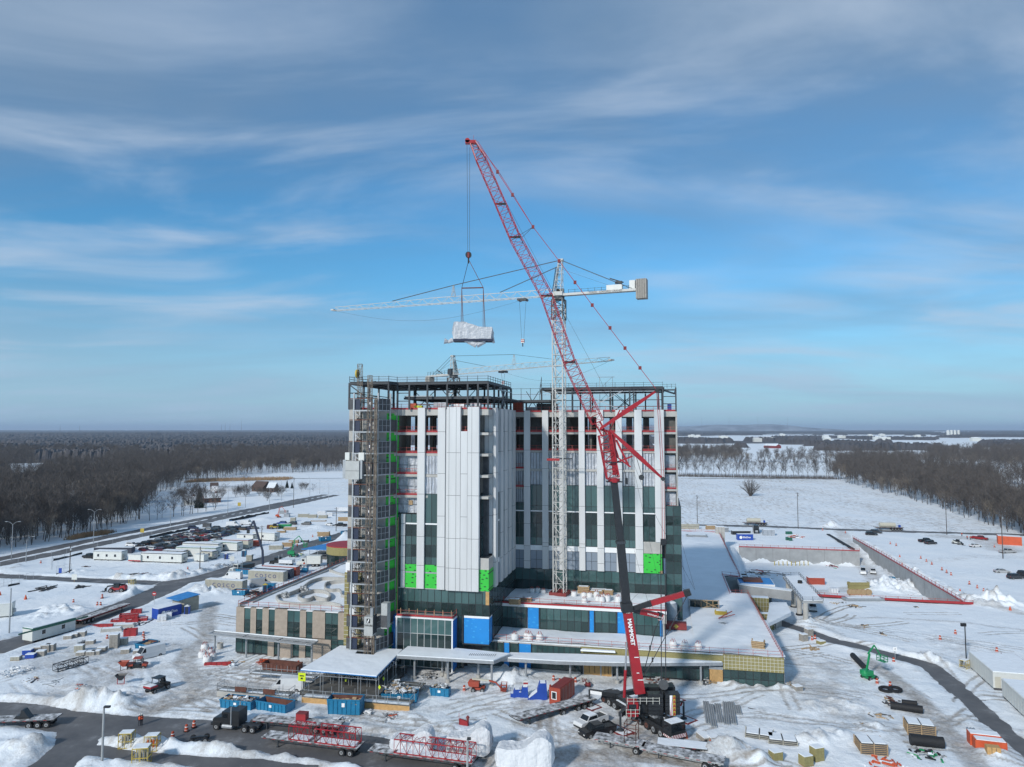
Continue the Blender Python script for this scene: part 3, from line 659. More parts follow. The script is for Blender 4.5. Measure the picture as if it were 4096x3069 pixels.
# the hospital under construction
def LVu(px,v,py=2300):
 r=ray(px,py);t=(v+150*math.cos(BA))/(r[0]*math.sin(BA)+r[1]*math.cos(BA));return toL((r[0]*t,r[1]*t))[0]
HB=thing('hospital_building','twelve-storey hospital tower under construction with white panels and low snowy podium','building',(0,150,0),-BA)
def glaze(m,a,b,zs,n,vals=None,g_='glass',mu='mullion',mw=0.09,var=.18,seed=0,out=0.05):
 rs=random.Random(seed or int(a[0]*10+zs[0]));a=Vector((*a,0));b=Vector((*b,0));d=(b-a);nrm=Vector((d.y,-d.x,0)).normalized()
 m.mat(g_)
 for j in range(len(zs)-1):
  for i in range(n):
   p=a+d*(i/n);q=a+d*((i+1)/n);t=nrm*rs.uniform(-.012,.012);t2=nrm*rs.uniform(-.012,.012)
   v=(vals[j] if vals else .5)+rs.uniform(-var,var)
   m.quad((*(p+t).xy,zs[j]),(*(q+t2).xy,zs[j]),(*(q+t2*-.5).xy,zs[j+1]),(*(p-t).xy,zs[j+1]),max(0,min(1,v))+.0001)
 if mu:
  m.mat(mu);w=mw/2;T0=m.T;ang=math.atan2(d.y,d.x);L=d.length
  m.T=Matrix.Translation(a)@Matrix.Rotation(ang,4,'Z')
  for i in range(n+1):m.box(L*i/n-w,L*i/n+w,-out,.02,zs[0],zs[-1])
  for z in zs:m.box(w,L-w,-out*.8,.018,z-w,z+w)
  m.T=T0
 return m
def rail(m,pts,h=1.1,sp=2.4,r=0.035,mt='rail_red',board=None,mid=True,lean=0):
 for p,q in zip(pts[:-1],pts[1:]):
  p=Vector(p);q=Vector(q);d=q-p;n=max(1,round(d.length/sp));m.mat(mt)
  m.tube(p+Vector((0,0,h)),q+Vector((0,0,h)),r,4)
  if mid:m.tube(p+Vector((0,0,h*.5)),q+Vector((0,0,h*.5)),r,4)
  for i in range(n+1):c=p+d*(i/n);m.tube(c,c+Vector((0,0,h+.12)),r*1.3,4)
  if board:
   m.mat(board);T0=m.T;T=Matrix.Translation(p)@Matrix.Rotation(math.atan2(d.y,d.x),4,'Z');m.T=T if T0 is None else T0@T
   m.box(0,d.xy.length,-.03,.03,0.02,.38);m.T=T0
 return m
SL=[45.85,41.7,37.55,33.4,29.3,25.2,21.05];ROOF=50.4
for i,z in enumerate(SL[:4]+[ROOF]):
 m=MB().mat('concrete');th=.5 if z != ROOF else 1.15
 m.prism([(-21.75,-14.2),(-20.4,-11.6),(-2.25,-11.6),(-2.25,12.95),(31.3,12.95),(31.3,33),(-24,33),(-24,-10),(-21.75,-10)],z-th,z);m.build('floor_slab',HB)
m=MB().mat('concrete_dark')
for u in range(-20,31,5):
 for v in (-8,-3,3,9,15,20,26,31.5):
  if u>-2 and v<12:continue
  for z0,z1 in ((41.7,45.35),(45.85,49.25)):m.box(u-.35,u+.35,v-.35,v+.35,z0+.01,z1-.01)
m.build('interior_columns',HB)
m=MB().mat('white_panel')
for k in range(14):
 u=-23.5+4.15*k;m.box(u,u+1.5,33.05,33.4,15,50.7)
m.build('rear_wall_panels',HB)
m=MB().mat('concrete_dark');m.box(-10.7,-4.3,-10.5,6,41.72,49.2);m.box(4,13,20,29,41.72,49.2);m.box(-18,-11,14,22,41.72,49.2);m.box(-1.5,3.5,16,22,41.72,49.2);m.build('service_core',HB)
m=MB().mat('mesh_dark');m.prism([(-24,-9),(-3,-9),(-3,13.6),(30.9,13.6),(30.9,32.7),(-24,32.7)],0.2,41.1);m.build('light_block_core',HB)  # dark solid core added behind the facades to block light through the closed floors
# right wing facade, plane v = 12.9
VR=12.9
RC=[(.14,1.54),(4.33,5.72),(8.2,9.6),(12.62,13.94),(16.65,18.09),(20.83,22.19),(24.94,26.55)]
def panel(u0,u1,v,z0,z1,proud=.55,name='wall_panel',joints=None,seams=(),lab=None):
 m=MB().mat('white_panel').box(u0,u1,v-proud,v+.15,z0,z1).mat('mullion')
 for z in joints if joints is not None else [45.95-8.26*k for k in range(5)]:
  if z0+.5<z<z1-.5:m.box(u0-.004,u1+.004,v-proud-.004,v+.1,z-.03,z+.03)
 for u in seams:m.box(u-.025,u+.025,v-proud-.005,v-proud+.05,z0+.01,z1-.01)
 return m.build(name,HB)
for i,(a,b) in enumerate(RC):
 panel(a,b,VR,15.3,50.75,joints=[45.9-4.13*k for k in ((0,2,4,6) if i%2 else (1,3,5,7))]+[20.3])
panel(29.25,31.35,VR,22.0,50.75,seams=(30.5,),joints=[45.9-8.26*k for k in range(4)])
BAY=[(-2.2,.14),(1.54,4.33),(5.72,8.2),(9.6,12.62),(13.94,16.65),(18.09,20.83),(22.19,24.94),(26.55,29.25)]
for i,(a,b) in enumerate(BAY):
 gt=29.9 if i==0 else 33.9
 m=MB();glaze(m,(a,VR),(b,VR),[20.5 if i<7 else 22.0,22.2,25.3,28.0,29.3,gt],2,[.85,.3,.12,.7,.8 if i else .5]);m.mat('white_trim').box(a+.02,b-.02,VR-.12,VR-.02,27.95,28.2);m.build('window',HB)
 if i<7:
  m=MB().mat('white_trim').box(a+.02,b-.02,VR-.2,VR-.01,19.35,20.45);glaze(m,(a,VR),(b,VR),[15.3,17.3,19.3],2,[.5,.5],g_='glass_blue',mw=.06,var=.05);m.build('spandrel',HB)
 for z0,z1 in ((33.95 if i else 29.95,37.05),(37.55,41.15)):
  m=MB().mat('tarp_white' if i%3 else 'tarp_grey');m.sheet(lambda s,t,z0=z0,z1=z1,a=a,b=b:(a+.05+(b-a-.1)*s,VR+.25+.12*math.sin(s*17+t*3)*t,z0+(z1-z0)*t),8,8);m.mat('mullion')
  for k in range(1,4 if i else 5):u=a+(b-a)*k/(4 if i else 5);m.box(u-.03,u+.03,VR+.02,VR+.08,z0,z1)
  m.build('tarpaulin',HB)
 for z in SL[:2] if i else SL[:4]:rail(MB(),[(a,VR-.1,z),(b,VR-.1,z)],sp=1.4,board='red_board').build('guard_rail',HB)
m=MB().mat('concrete').box(26.55,30.55,VR-.3,VR+.1,19.5,22.0);m.build('bare_wall',HB)
m=MB().mat('green_wrap').box(26.57,30.55,VR-.35,VR+.1,15.3,19.45);m.mat('wood').box(30.1,30.6,VR-.42,VR-.3,15.3,15.9);m.build('membrane',HB)
m=MB();glaze(m,(-2,VR+.05),(31.35,VR+.05),[10.5,12.75,15.25],20,[.2,.75]);m.build('window_band',HB)
m=MB().mat('concrete').box(31.4,34.0,15.4,33,29.6,ROOF);m.mat('concrete_dark').box(31.45,33.8,15.0,15.5,29.8,49.3);m.build('end_wall',HB)
m=MB()
for z in SL[:5]:m.mat('concrete').box(31.38,34.2,13.6,15.4,z-.45,z);rail(m,[(31.4,13.7,z),(34.1,13.7,z)],sp=1.3,board='red_board')
m.mat('concrete').box(33.85,34.2,13.65,15.3,29.6,49.25).box(31.4,34.2,13.55,15.4,49.25,ROOF);m.build('balcony',HB)
m=MB().mat('tarp_white')
for z0 in (29.4,33.4,37.6):m.box(31.5,33.7,15.0-.2,15.0-.1,z0,z0+3.2)
m.build('tarpaulin',HB)
m=MB();glaze(m,(31.4,13.2),(34.7,13.2),[5.3,8,10.6,12.9,15.3,17.9,19.4,21.6,23.5,25.6,27.6,29.8],2,[.3,.6,.2,.5,.2,.1,.6,.1,.5,.1,.5]);m.mat('steel_dark').box(31.4,34.7,13.25,33,5.3,29.7);m.build('window',HB)
# front wing facade, plane v = -11.6
VF=-11.6
panel(-16.62,-15.12,VF,15.3,50.75,joints=[41.9,33.7,25.4,19.8])
panel(-12.44,-10.9,VF,15.3,50.75,joints=[46.0,37.8,29.5,25.4,19.7])
MB().mat('white_panel').box(-10.9,-10.45,VF-.25,VF+.1,15.3,50.7).build('wall_panel',HB)
panel(-10.45,-7.68,VF,15.3,50.85,.9,joints=[41.9,33.6,25.3,19.6],seams=(-9.97,-8.53))
panel(-7.62,-6.28,VF,15.3,46.1,.86,joints=[37.8,29.5,25.4,19.5])
panel(-6.22,-3.95,VF,15.3,50.85,.9,joints=[41.9,33.6,25.3,19.6],seams=(-5.36,))
panel(-19.97,-19.16,VF,15.35,29.7,.3,joints=[27.8,25.4,23.6,21.3,18.7])
m=MB();glaze(m,(-21.2,VF),(-20.0,VF),[15.3,18.7,21.3,23.6,25.4,27.8,29.7],1,[.4,.3,.5,.3,.5,.4]);m.build('window',HB)
for (a,b,zt) in ((-19.16,-16.62,29.7),(-15.12,-12.44,33.7)):
 m=MB();glaze(m,(a,VF),(b,VF),[19.9,21.4,23.7,25.4,27.7,zt]+([] if zt<30 else []),1 if 0 else 2,[.6,.12,.55,.1,.6]);m.mat('white_trim').box(a+.02,b-.02,VF-.12,VF-.02,27.7,27.98)
 if zt>30:pass
 m.build('window',HB)
 m=MB().mat('green_wrap').box(a+.03,b-.03,VF-.1,VF+.1,15.35,18.2).box(a+.03,b-.03,VF-.1,VF+.1,18.5,19.88).mat('steel_galv').box(a+.03,b-.03,VF-.07,VF+.1,18.21,18.49);m.build('membrane',HB)
for (a,b,v) in ((-21.2,-16.62,-10.6),(-15.12,-12.44,VF+.1)):
 lv=((29.8,32.9),(33.4,37.0),(37.6,41.2)) if a<-16 else ((33.75,37.0),(37.6,41.2))
 for z0,z1 in lv:
  m=MB().mat('tarp_white');m.sheet(lambda s,t,a=a,b=b,z0=z0,z1=z1,v=v:(a+(b-a)*s,v+.14*math.sin(s*13+z0+t*5)*math.sin(3.14*t),z0+(z1-z0)*t),10,8)
  m.mat('mullion_light' if a<-16 else 'mullion')
  for k in range(1,4):u=a+(b-a)*k/4;m.box(u-.025,u+.025,v-.26,v-.2,z0,z1)
  if a<-16:m.mat('wood').box(-18.8,-18.0,v-.3,v-.2,z0+1.6,z0+2.5) if z0<30 else None;m.mat('steel_dark').box(a,b,v-.26,v-.2,z0+1.7,z0+1.76)
  m.build('tarpaulin',HB)
def GR(pts,**k):rail(MB(),pts,**k).build('guard_rail',HB)
for z in SL[:4]:GR([(-21.7,-14.1,z),(-20.4,-11.5,z),(-16.65,-11.5,z)],sp=1.4,board='red_board')
for z in SL[:2]:GR([(-15.1,-11.5,z),(-12.45,-11.5,z)],sp=1.3,board='red_board');
GR([(-7.6,-11.5,SL[0]),(-6.3,-11.5,SL[0])],sp=.7,board='red_board')
m=MB();glaze(m,(-21.3,VF+.02),(-2.0,VF+.02),[10.5,12.7,15.2],14,[.15,.75]);m.mat('plywood').box(-2.7,-2.02,VF-.1,VF+.05,12.7,15.2);m.mat('concrete').box(-21.4,-1.95,VF-.12,VF+.1,15.2,15.34);m.build('window_band',HB)
m=MB().mat('green_wrap').box(-3.93,-2.05,VF-.3,-8.05,15.35,19.4).mat('concrete').box(-3.93,-2.05,VF-.25,-8.05,19.4,21.6).mat('steel_dark').box(-3.75,-2.25,VF-.1,-8.2,21.6,21.64);m.build('membrane',HB)
MB().mat('white_panel').box(-3.95,-2.1,-8.0,-7.0,21.9,50.75).mat('mullion').box(-3.2,-3.14,-8.01,-7.9,21.9,50.7).box(-3.94,-2.1,-8.012,-7.9,45.9,45.96).box(-3.94,-2.1,-8.012,-7.9,37.6,37.66).box(-3.94,-2.1,-8.012,-7.9,29.3,29.36).build('wall_panel',HB)
m=MB();glaze(m,(-3.9,VF+.9),(-3.9,-8.0),[21.6,25.3,27.9,29.3,33.6],1,[.3,.4,.3,.5]);m.mat('concrete_dark').box(-3.99,-3.93,-10.7,-8,34,49.3);m.build('window',HB)
# side face u = -2 running back to the right wing
SV=[(-8.0,-5.4),(-3.1,-1.1),(.6,3.1),(4.7,7.2),(8.9,11.6)]
for i,(a,b) in enumerate(SV):
 m=MB().mat('white_panel').box(-2.3,-1.6,a,b if i else b-.4,15.35 if i else 15.35,50.75).mat('mullion')
 for z in (41.9,33.6,25.3,20.2) if i%2 else (46,37.8,29.5,20.2):m.box(-2.28,-1.595,a-.004,b-.5 if not i else b+.004,z-.03,z+.03)
 m.build('wall_panel',HB)
for a,b in ((-5.8,-3.1),(-1.1,.6),(3.1,4.7),(7.2,8.9),(11.6,12.9)):
 m=MB();glaze(m,(-2.05,a),(-2.05,b),[20.5,22.5,25.3,27.9,29.3,33.6],1,[.6,.2,.2,.5,.5]);m.mat('white_trim').box(-2.2,-1.98,a,b,27.8,28.1).box(-2.2,-1.98,a,b,19.5,20.4);glaze(m,(-2.05,a),(-2.05,b),[15.35,17.4,19.4],1,[.5,.5],g_='glass_blue',mw=.06);m.build('window',HB)
 m=MB().mat('tarp_white').box(-2.15,-2.1,a,b,33.7,37.0).box(-2.15,-2.1,a,b,37.6,41.2);m.build('tarpaulin',HB)
m=MB();glaze(m,(-1.98,VF),(-1.98,12.9),[10.5,12.7,15.25],18,[.2,.4]);glaze(m,(-1.98,-9.0),(-1.98,0),[5.3,8.0,10.4],7,[.2,.4]);m.build('window_band',HB)
# stair and hoist shaft, bare concrete, plane v = -15
VS=-15.0
m=MB().mat('concrete')
wz=[46.05-4.13*k for k in range(11)];ul,ur=-29.95,-21.75;a,b=-29.15,-28.05
m.box(ul,a,VS,-4,0,50.4);m.box(b,ur,VS,-4,0,50.4)
zc=50.4
for z in wz:m.box(a,b,VS,-4,z,zc);zc=z-2.2
m.box(a,b,VS,-4,0,max(.3,zc));m.build('shaft_wall',HB)
m=MB()
for k,z in enumerate(wz):m.mat('concrete_dark').box(a,b,VS+.7,VS+.8,z-2.2,z);m.mat('tarp_white').box(a+.1,b-.3,VS+.5,VS+.6,z-2.1,z-.1)
m.build('shaft_windows',HB)
m=MB()
for z0,z1 in ((14.2,18.4),(8.8,11.6),(5.9,4.3)):m.mat('white_trim').box(-29.2,-28.0,VS-.2,VS-.02,min(z0,z1),max(z0,z1))
m.box(-30.15,-29.25,VS-.22,VS-.02,18.4,20.4).box(-27.7,-26.9,VS-.22,VS-.02,18.8,20.0)
for u0,u1 in ((-30.3,-29.4),(-27.7,-26.85)):
 m.mat('insulation').box(u0,u1,VS-.3,VS-.01,0.3,18.5).mat('strap_white')
 for k in range(22):m.box(u0-.01,u1+.01,VS-.33,VS-.2,.8+.82*k,.86+.82*k)
m.build('insulation_panel',HB)
m=MB().mat('green_wrap').quad((-21.72,-15.0,3),(-20.75,-11.62,3),(-20.75,-11.62,49.6),(-21.72,-15.0,49.6)).quad((-22.0,-15.03,3),(-21.72,-15.03,3),(-21.72,-15.03,49.6),(-22.0,-15.03,49.6))
m.mat('wood').box(-20.85,-20.6,-11.75,-11.55,5,29);m.build('membrane',HB)
# entrance glass box under the tower
m=MB();glaze(m,(-19.6,-14.5),(-8.6,-14.5),[1.2,3.2,7.4,10.2],8,[.35,.12,.95],mu='mullion_light',mw=.10);m.mat('white_trim').box(-19.95,-8.3,-14.62,-11.7,10.2,10.45).box(-8.65,-8.4,-14.6,-14.35,.5,10.2).box(-19.85,-19.6,-14.6,-14.35,.5,10.2)
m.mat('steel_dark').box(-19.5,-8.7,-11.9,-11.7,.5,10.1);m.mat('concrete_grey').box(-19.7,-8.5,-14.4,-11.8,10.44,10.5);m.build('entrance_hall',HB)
m=MB().mat('blue_side').quad((-8.38,-14.5,.8),(-8.38,-11.62,.8),(-8.38,-11.62,10.2),(-8.38,-14.5,10.2));m.box(-21.55,-20.3,-13.2,-11.7,.8,10.3);m.mat('steel_dark').box(-8.4,-8.25,-11.8,-11.55,.5,10.4).box(-20.3,-20.0,-13.4,-13.1,.5,10.3);m.build('blue_membrane',HB)
m=MB();rail(m,[(-19.7,-14.4,10.5),(-8.5,-14.4,10.5),(-8.5,-11.8,10.5)],sp=2.0,board='red_board',mt='rail_red',mid=False);m.mat('wood')
for k in range(7):m.box(-19+1.7*k,-18.9+1.7*k,-14.42,-14.32,10.5,12.0)
m.build('guard_rail',HB)
m=MB().mat('blue_wrap').box(-7.0,-2.03,VF-.08,-9.1,5.3,10.1).mat('white_trim').box(-7.0,-2.03,VF-.09,-9.1,10.1,10.5).mat('steel_dark').box(-7.05,-1.9,VF-.2,VF-.05,5.1,5.3).box(-7.3,-7.1,VF-.3,VF,5.1,10.5);m.build('blue_membrane',HB)
m=MB();glaze(m,(-8.3,VF+.05),(-7.1,VF+.05),[0.5,5.3,8,10.4],1,[.1,.2,.4]);m.build('window',HB)
LF=-9.0
m=MB()
cols=[(-7.0,.35,5),(1.5,3.2,1),(5.8,15.3,9)]
for a_,b_,n in cols:glaze(MB(),(a_,LF),(b_,LF),[.6,2.7,5.0],n,[.3,.5]).build('window_band',HB)
glaze(m,(21.3,LF),(38.8,LF),[.6,2.6,4.2],15,[.3,.4]);glaze(m,(41.3,LF),(51.75,LF),[.2,1.3,2.85],8,[.55,.25]);m.mat('mesh_dark').box(15.3,21.3,LF+.05,LF+.1,.2,4.2);m.build('window_band',HB)
for a_,b_ in ((.35,1.4),(3.3,5.65)):MB().mat('blue_wrap').box(a_,b_,LF-.06,LF+.1,.5,5.05).build('blue_membrane',HB)
m=MB().mat('steel_dark')
for u in (.28,1.45,3.24,5.72,15.3):m.box(u-.05,u+.05,LF-.25,LF,.4,5.2)
m.build('edge_flashing',HB)
for a_,b_ in ((15.85,18.95),(19.2,21.1)):
 m=MB().mat('plywood').box(a_,b_,LF-.12,LF,.1,3.1).mat('steel_galv').box(a_-.12,a_,LF-.2,LF,.1,3.4).box(b_,b_+.12,LF-.2,LF,.1,3.4).box(a_-.12,b_+.12,LF-.2,LF,3.4,3.5).mat('silt_black')
 for k in (1,2):u=a_+(b_-a_)*k/3;m.box(u-.05,u+.05,LF-.13,LF-.1,.5,2.6)
 m.build('hoarding_door',HB)
m=MB().mat('plywood').box(38.9,41.2,LF-.1,LF,0,2.7).mat('steel_galv').box(38.8,41.3,LF-.12,LF,2.7,3.2);m.build('hoarding_door',HB)
m=MB().mat('insulation').box(15.4,41.3,LF-.5,LF+.1,4.2,5.28).box(41.3,51.8,LF-.35,LF+.1,2.9,5.5).box(51.7,51.82,LF,40,2.9,5.5);m.mat('strap_white')
for k in range(16):m.box(41.5+.66*k,41.55+.66*k,LF-.37,LF-.3,2.95,5.45)
for z in (3.3,3.9,4.5,5.1):m.box(41.35,51.8,LF-.375,LF-.3,z,z+.05)
m.build('insulation_panel',HB)
m=MB().mat('concrete').box(-7,15.3,LF-.2,LF,0,.55);m.box(-7,51.9,LF-.02,LF+.2,4.95,5.3);m.build('plinth',HB)
m=MB().mat('concrete_grey').box(51.7,51.9,LF+.1,42,0,2.9).box(-1.9,51.6,LF+.4,40,3.0,5.2);m.mat('concrete_grey').box(46.9,52.3,62.5,150,0,5.2).box(20,47,33.5,150.5,3,5.2);m.build('podium_wall',HB)
def roofsheet(name,poly,z,amp=.12,st=2.0,mt='roofsnow'):
 xs=[p[0] for p in poly];ys=[p[1] for p in poly];X,Y=np.meshgrid(np.arange(min(xs),max(xs)+st,st),np.arange(min(ys),max(ys)+st,st))
 X=np.clip(X,min(xs),max(xs));Y=np.clip(Y,min(ys),max(ys));H_=z+.34+amp*2*fbm(X,Y,7,21)+amp*.8*fbm(X,Y,1.8,27)
 ny,nx=X.shape;m=MB().mat(mt)
 vs=[(X[j,i],Y[j,i],H_[j,i]) for j in range(ny) for i in range(nx)];fs=[]
 cxs=(X[:-1,:-1]+X[1:,1:])/2;cys=(Y[:-1,:-1]+Y[1:,1:])/2;ok=inside(cxs,cys,poly)
 for j in range(ny-1):
  for i in range(nx-1):
   if ok[j,i]:fs.append((j*nx+i,j*nx+i+1,(j+1)*nx+i+1,(j+1)*nx+i))
 m.add(vs,fs);o=m.build(name,HB,smooth=False);o.data.polygons.foreach_set('use_smooth',[True]*len(o.data.polygons));return o
MB().mat('roofsnow').prism([(-1.9,LF-.05),(51.95,LF-.05),(51.4,42),(46.7,41),(46.7,33),(-1.9,33)],5.3,5.42).prism([(46.7,64),(51.7,62.3),(52.5,151),(10,151),(10,33.4),(46.7,33.4)],5.3,5.42).build('podium_roof',HB)
roofsheet('roof_snow',[(-1.85,LF+.1),(51.8,LF+.1),(51.3,41.8),(46.8,40.9),(46.8,64),(51.6,62.4),(52.4,150.8),(36,150.8),(36,-.1),(-1.85,-.1)],5.3,.14,1.2)
MB().mat('concrete').box(-1.97,31.3,-.15,12.8,8,10.5).box(-1.97,30.9,.15,12.8,5.2,8).build('terrace_slab',HB)
roofsheet('roof_snow',[(-1.9,.2),(31.2,.2),(31.2,12.7),(-1.9,12.7)],10.45,.16,.8)
F2=-.2
for a_,b_,n in ((-1.95,3.0,5),(5.95,15.8,7),(17.15,21.4,3),(24.0,30.0,4)):glaze(MB(),(a_,F2),(b_,F2),[5.3,7.5,9.9],n,[.3,.75]).build('window_band',HB)
for a_,b_ in ((3.4,5.65),(16.1,16.95),(21.7,23.9),(30.05,30.45)):MB().mat('blue_wrap').box(a_,b_,F2-.07,F2+.1,5.3,9.95).build('blue_membrane',HB)
m=MB().mat('steel_dark')
for u in (3.2,5.8,15.95,17.05,21.55):m.box(u-.07,u+.07,F2-.3,F2,5.3,9.95)
m.build('edge_flashing',HB)
m=MB().mat('white_trim').box(-1.95,31.35,F2-.35,F2+.35,9.95,10.5).mat('red_board').box(-1.9,31.3,F2-.2,F2-.1,10.5,10.85);m.build('cornice',HB)
m=MB();rail(m,[(-1.8,.1,10.5),(31.2,.1,10.5)],sp=2.6);m.build('guard_rail',HB)
GR([(-1.8,LF+.3,5.35),(51.7,LF+.3,5.35)],sp=2.6,mt='rail_red')
GR([(51.6,LF+.3,5.35),(51.2,41.5,5.35),(46.8,40.5,5.35),(46.8,64.2,5.35)],sp=1.5);GR([(46.8,64.2,5.35),(51.5,62.4,5.35),(52.2,150,5.35),(30,150.5,5.35)],sp=2.2,board='red_board')
m=MB().mat('concrete').quad((46.85,64.2,0),(46.85,64.2,5.2),(51.7,62.5,5.2),(51.7,62.5,0)).mat('blue_side').quad((47.4,63.9,.5),(48.6,63.5,.5),(48.6,63.5,5.1),(47.4,63.9,5.1)).box(51.2,51.6,62.2,62.4,.3,5.1);m.mat('glass').quad((49.2,63.2,.4),(50.6,62.7,.4),(50.6,62.7,5.1),(49.2,63.2,5.1));m.build('notch_wall',HB)
# stone-clad wing on the left, plane v = -11.5
VST=-11.5
f5=lambda x:LVu(900+x/3.6817,VST,2450)
xs=[172,290,382,465,558,650,740,925,1110,1200,1295,1480,1672,1765]
U=[f5(x) for x in xs]
m=MB().mat('stone_tan')
for a_,b_ in ((0,1),(2,3),(4,5),(6,7),(8,9),(10,11),(12,13)):m.box(U[a_],U[b_]+(2.6 if b_==13 else 0),VST-.15,VST+.3,4.35,9.65)
for x0,x1 in ((645,735),(825,1010),(1105,1195),(1290,1570)):m.box(f5(x0),f5(x1),VST-.15,VST+.3,0,4.15)
m.build('stone_wall',HB)
for a_,b_,n in ((1,2,1),(3,4,1),(5,6,1),(7,8,2),(9,10,1),(11,12,2)):glaze(MB(),(U[a_],VST),(U[b_],VST),[4.0,5.0,7.2,9.5],n,[.45,.12,.75]).build('window',HB)
for x0,x1,n in ((172,645,5),(735,825,1),(1010,1105,1),(1195,1290,1),(1570,1765,2)):glaze(MB(),(f5(x0),VST+.01),(f5(x1),VST+.01),[.5,3.3,4.3],n,[.35,.5]).build('window',HB)
UL=U[0];
m=MB().mat('mesh_dark').box(UL,-30.2,VST+.3,60,.1,4);m.mat('concrete').box(UL-.05,-30.2,VST+.31,62,4.0,9.45);m.mat('white_trim')
for a_,b_ in ((1,2),(3,4),(5,6),(7,8),(9,10),(11,12)):m.box(U[a_],U[b_],VST-.2,VST+.5,9.55,9.72)
m.build('wing_body',HB)
roofsheet('roof_snow',[(UL+.3,VST+.6),(-30.3,VST+.6),(-30.3,61.5),(UL+.3,61.5)],9.45,.12,1.2)
m=MB().mat('concrete').box(UL,UL+.35,VST+.5,62,9.45,10.2).box(UL+1.5,UL+1.8,VST+3,62,9.45,10.1).mat('dark_red').box(UL+.35,UL+.5,VST+.5,62,10.2,10.35);m.build('parapet',HB)
m=MB();rail(m,[(-30.4,VST+.5,9.6),(UL,VST+.5,9.6),(UL,61.5,9.6)],sp=2.3);m.build('guard_rail',HB)
def wall_curve(f,pts,z0,h,th=.28,closed=False,name='planter_wall'):
 P=[Vector(gl(f,x,y,z0+h)) for x,y in pts]
 Q=[]
 n=len(P);rng=range(n if closed else n-1)
 for i in rng:
  p0,p1,p2,p3=P[(i-1)%n] if closed or i else P[0],P[i],P[(i+1)%n],P[(i+2)%n] if closed or i+2<n else P[-1]
  for k in range(6):
   t=k/6;Q.append(.5*((2*p1)+(p2-p0)*t+(2*p0-5*p1+4*p2-p3)*t*t+(3*p1-3*p2+p3-p0)*t**3))
 if not closed:Q.append(P[-1])
 m=MB().mat('concrete');n=len(Q)
 for i in range(n if closed else n-1):
  a_,b_=Q[i],Q[(i+1)%n];d=(b_-a_).normalized()*.02;nn=Vector((-d.y,d.x)).normalized()*th/2
  a2,b2=a_-d,b_+d;m.prism([tuple(a2-nn),tuple(b2-nn),tuple(b2+nn),tuple(a2+nn)],z0,z0+h+.002*(i%2))
 return m.build(name,HB)
ZF['Z']=(900,2250,3.6817)
wall_curve('Z',[(1085,470),(1150,440),(1250,410),(1320,395),(1420,400),(1520,430),(1550,480),(1500,520),(1400,510),(1310,490),(1250,520),(1160,530),(1090,500)],9.5,1.1,closed=True)
wall_curve('Z',[(755,490),(790,470),(900,450),(1000,420),(1130,360),(1250,270),(1380,225),(1500,212),(1780,222)],9.5,1.1)
wall_curve('Z',[(755,490),(800,550),(900,575),(1050,590),(1200,588),(1400,575),(1550,580),(1650,600),(1710,620)],9.5,1.0)
wall_curve('Z',[(1770,262),(1600,268),(1500,285),(1470,330),(1490,375),(1570,390),(1680,385),(1715,430),(1720,470),(1780,480)],9.5,1.0)
wall_curve('Z',[(1540,100),(1580,110),(1650,140),(1780,170)],9.5,.9)
for x,y in ((890,490),(1165,400)):
 u,v=gl('Z',x,y,10.2);m=MB().mat('debris');T=Matrix.Translation((u,v,9.6));m.T=T
 for k in range(26):a_=random.uniform(0,6.28);m.cbox((math.cos(a_)*random.uniform(0,.9),math.sin(a_)*random.uniform(0,.9),random.uniform(.2,1.2)),(random.uniform(.3,.9),random.uniform(.2,.6),random.uniform(.2,.5)),random.uniform(0,3))
 o=m.build('debris_heap');o.parent=None;o.matrix_world=Matrix.Translation((0,150,0))@Matrix.Rotation(-BA,4,'Z');tag(o,'snow-dusted scrap heap on the stone wing roof, '+('by the front end of the curved wall' if x<1000 else 'behind the kidney-shaped wall'),'debris')
c=Vector(gl('H',2195,560,3));m=MB().mat('glass').lathe([(7,0),(7,4.6)],28,c).mat('insulation').lathe([(7.15,4.6),(7.15,7.2)],28,c).mat('roofsnow').lathe([(6.6,7.2),(6.6,7.35)],28,c);m.mat('red_board')
m.lathe([(7.2,7.2),(7.2,7.5)],28,c);m.build('rotunda',HB)
# penthouse steel
def steel(m,a,b,w=.3):m.bar(a,b,w)
m=MB().mat('steel_dark')
UP=55.7
m.prism([(-30,-15),(-21.7,-15),(-21,-12.2),(-2.2,-12.2),(-2.2,9),(-30,9)],UP+.1,UP+.25)
m.prism([(4.2,12.6),(31.2,12.6),(31.2,31),(4.2,31)],UP+.1,UP+.25)
m.prism([(-20,-10.5),(-2.4,-10.5),(-2.4,10),(6.5,10),(6.5,16),(-20,16)],52.9,53.05);m.build('roof_deck',HB)
m=MB().mat('steel_dark')
def frame(poly,z,w=.5):
 for i in range(len(poly)):a_,b_=poly[i],poly[(i+1)%len(poly)];m.bar((*a_,z),(*b_,z),.28,w)
frame([(-30,-15),(-21.7,-15),(-21,-12.2),(-2.2,-12.2),(-2.2,9),(-30,9)],UP-.15);frame([(4.2,12.6),(31.2,12.6),(31.2,31),(4.2,31)],UP-.15);frame([(31.2,13.6),(34,13.6),(34,31)],UP-.55,.35)
frame([(-20,-10.5),(-2.4,-10.5),(-2.4,10),(6.5,10),(6.5,16),(-20,16)],52.7)
for k in range(12):m.bar((-29+2.4*k,-14 if -29+2.4*k<-22 else -12,UP-.1),(-29+2.4*k,9,UP-.1),.2,.4)
for k in range(12):m.bar((5+2.4*k,12.7,UP-.1),(5+2.4*k,31,UP-.1),.2,.4)
for k in range(9):m.bar((-19+2.4*k,-10.4,52.7),(-19+2.4*k,16,52.7),.18,.3)
m.build('roof_beams',HB)
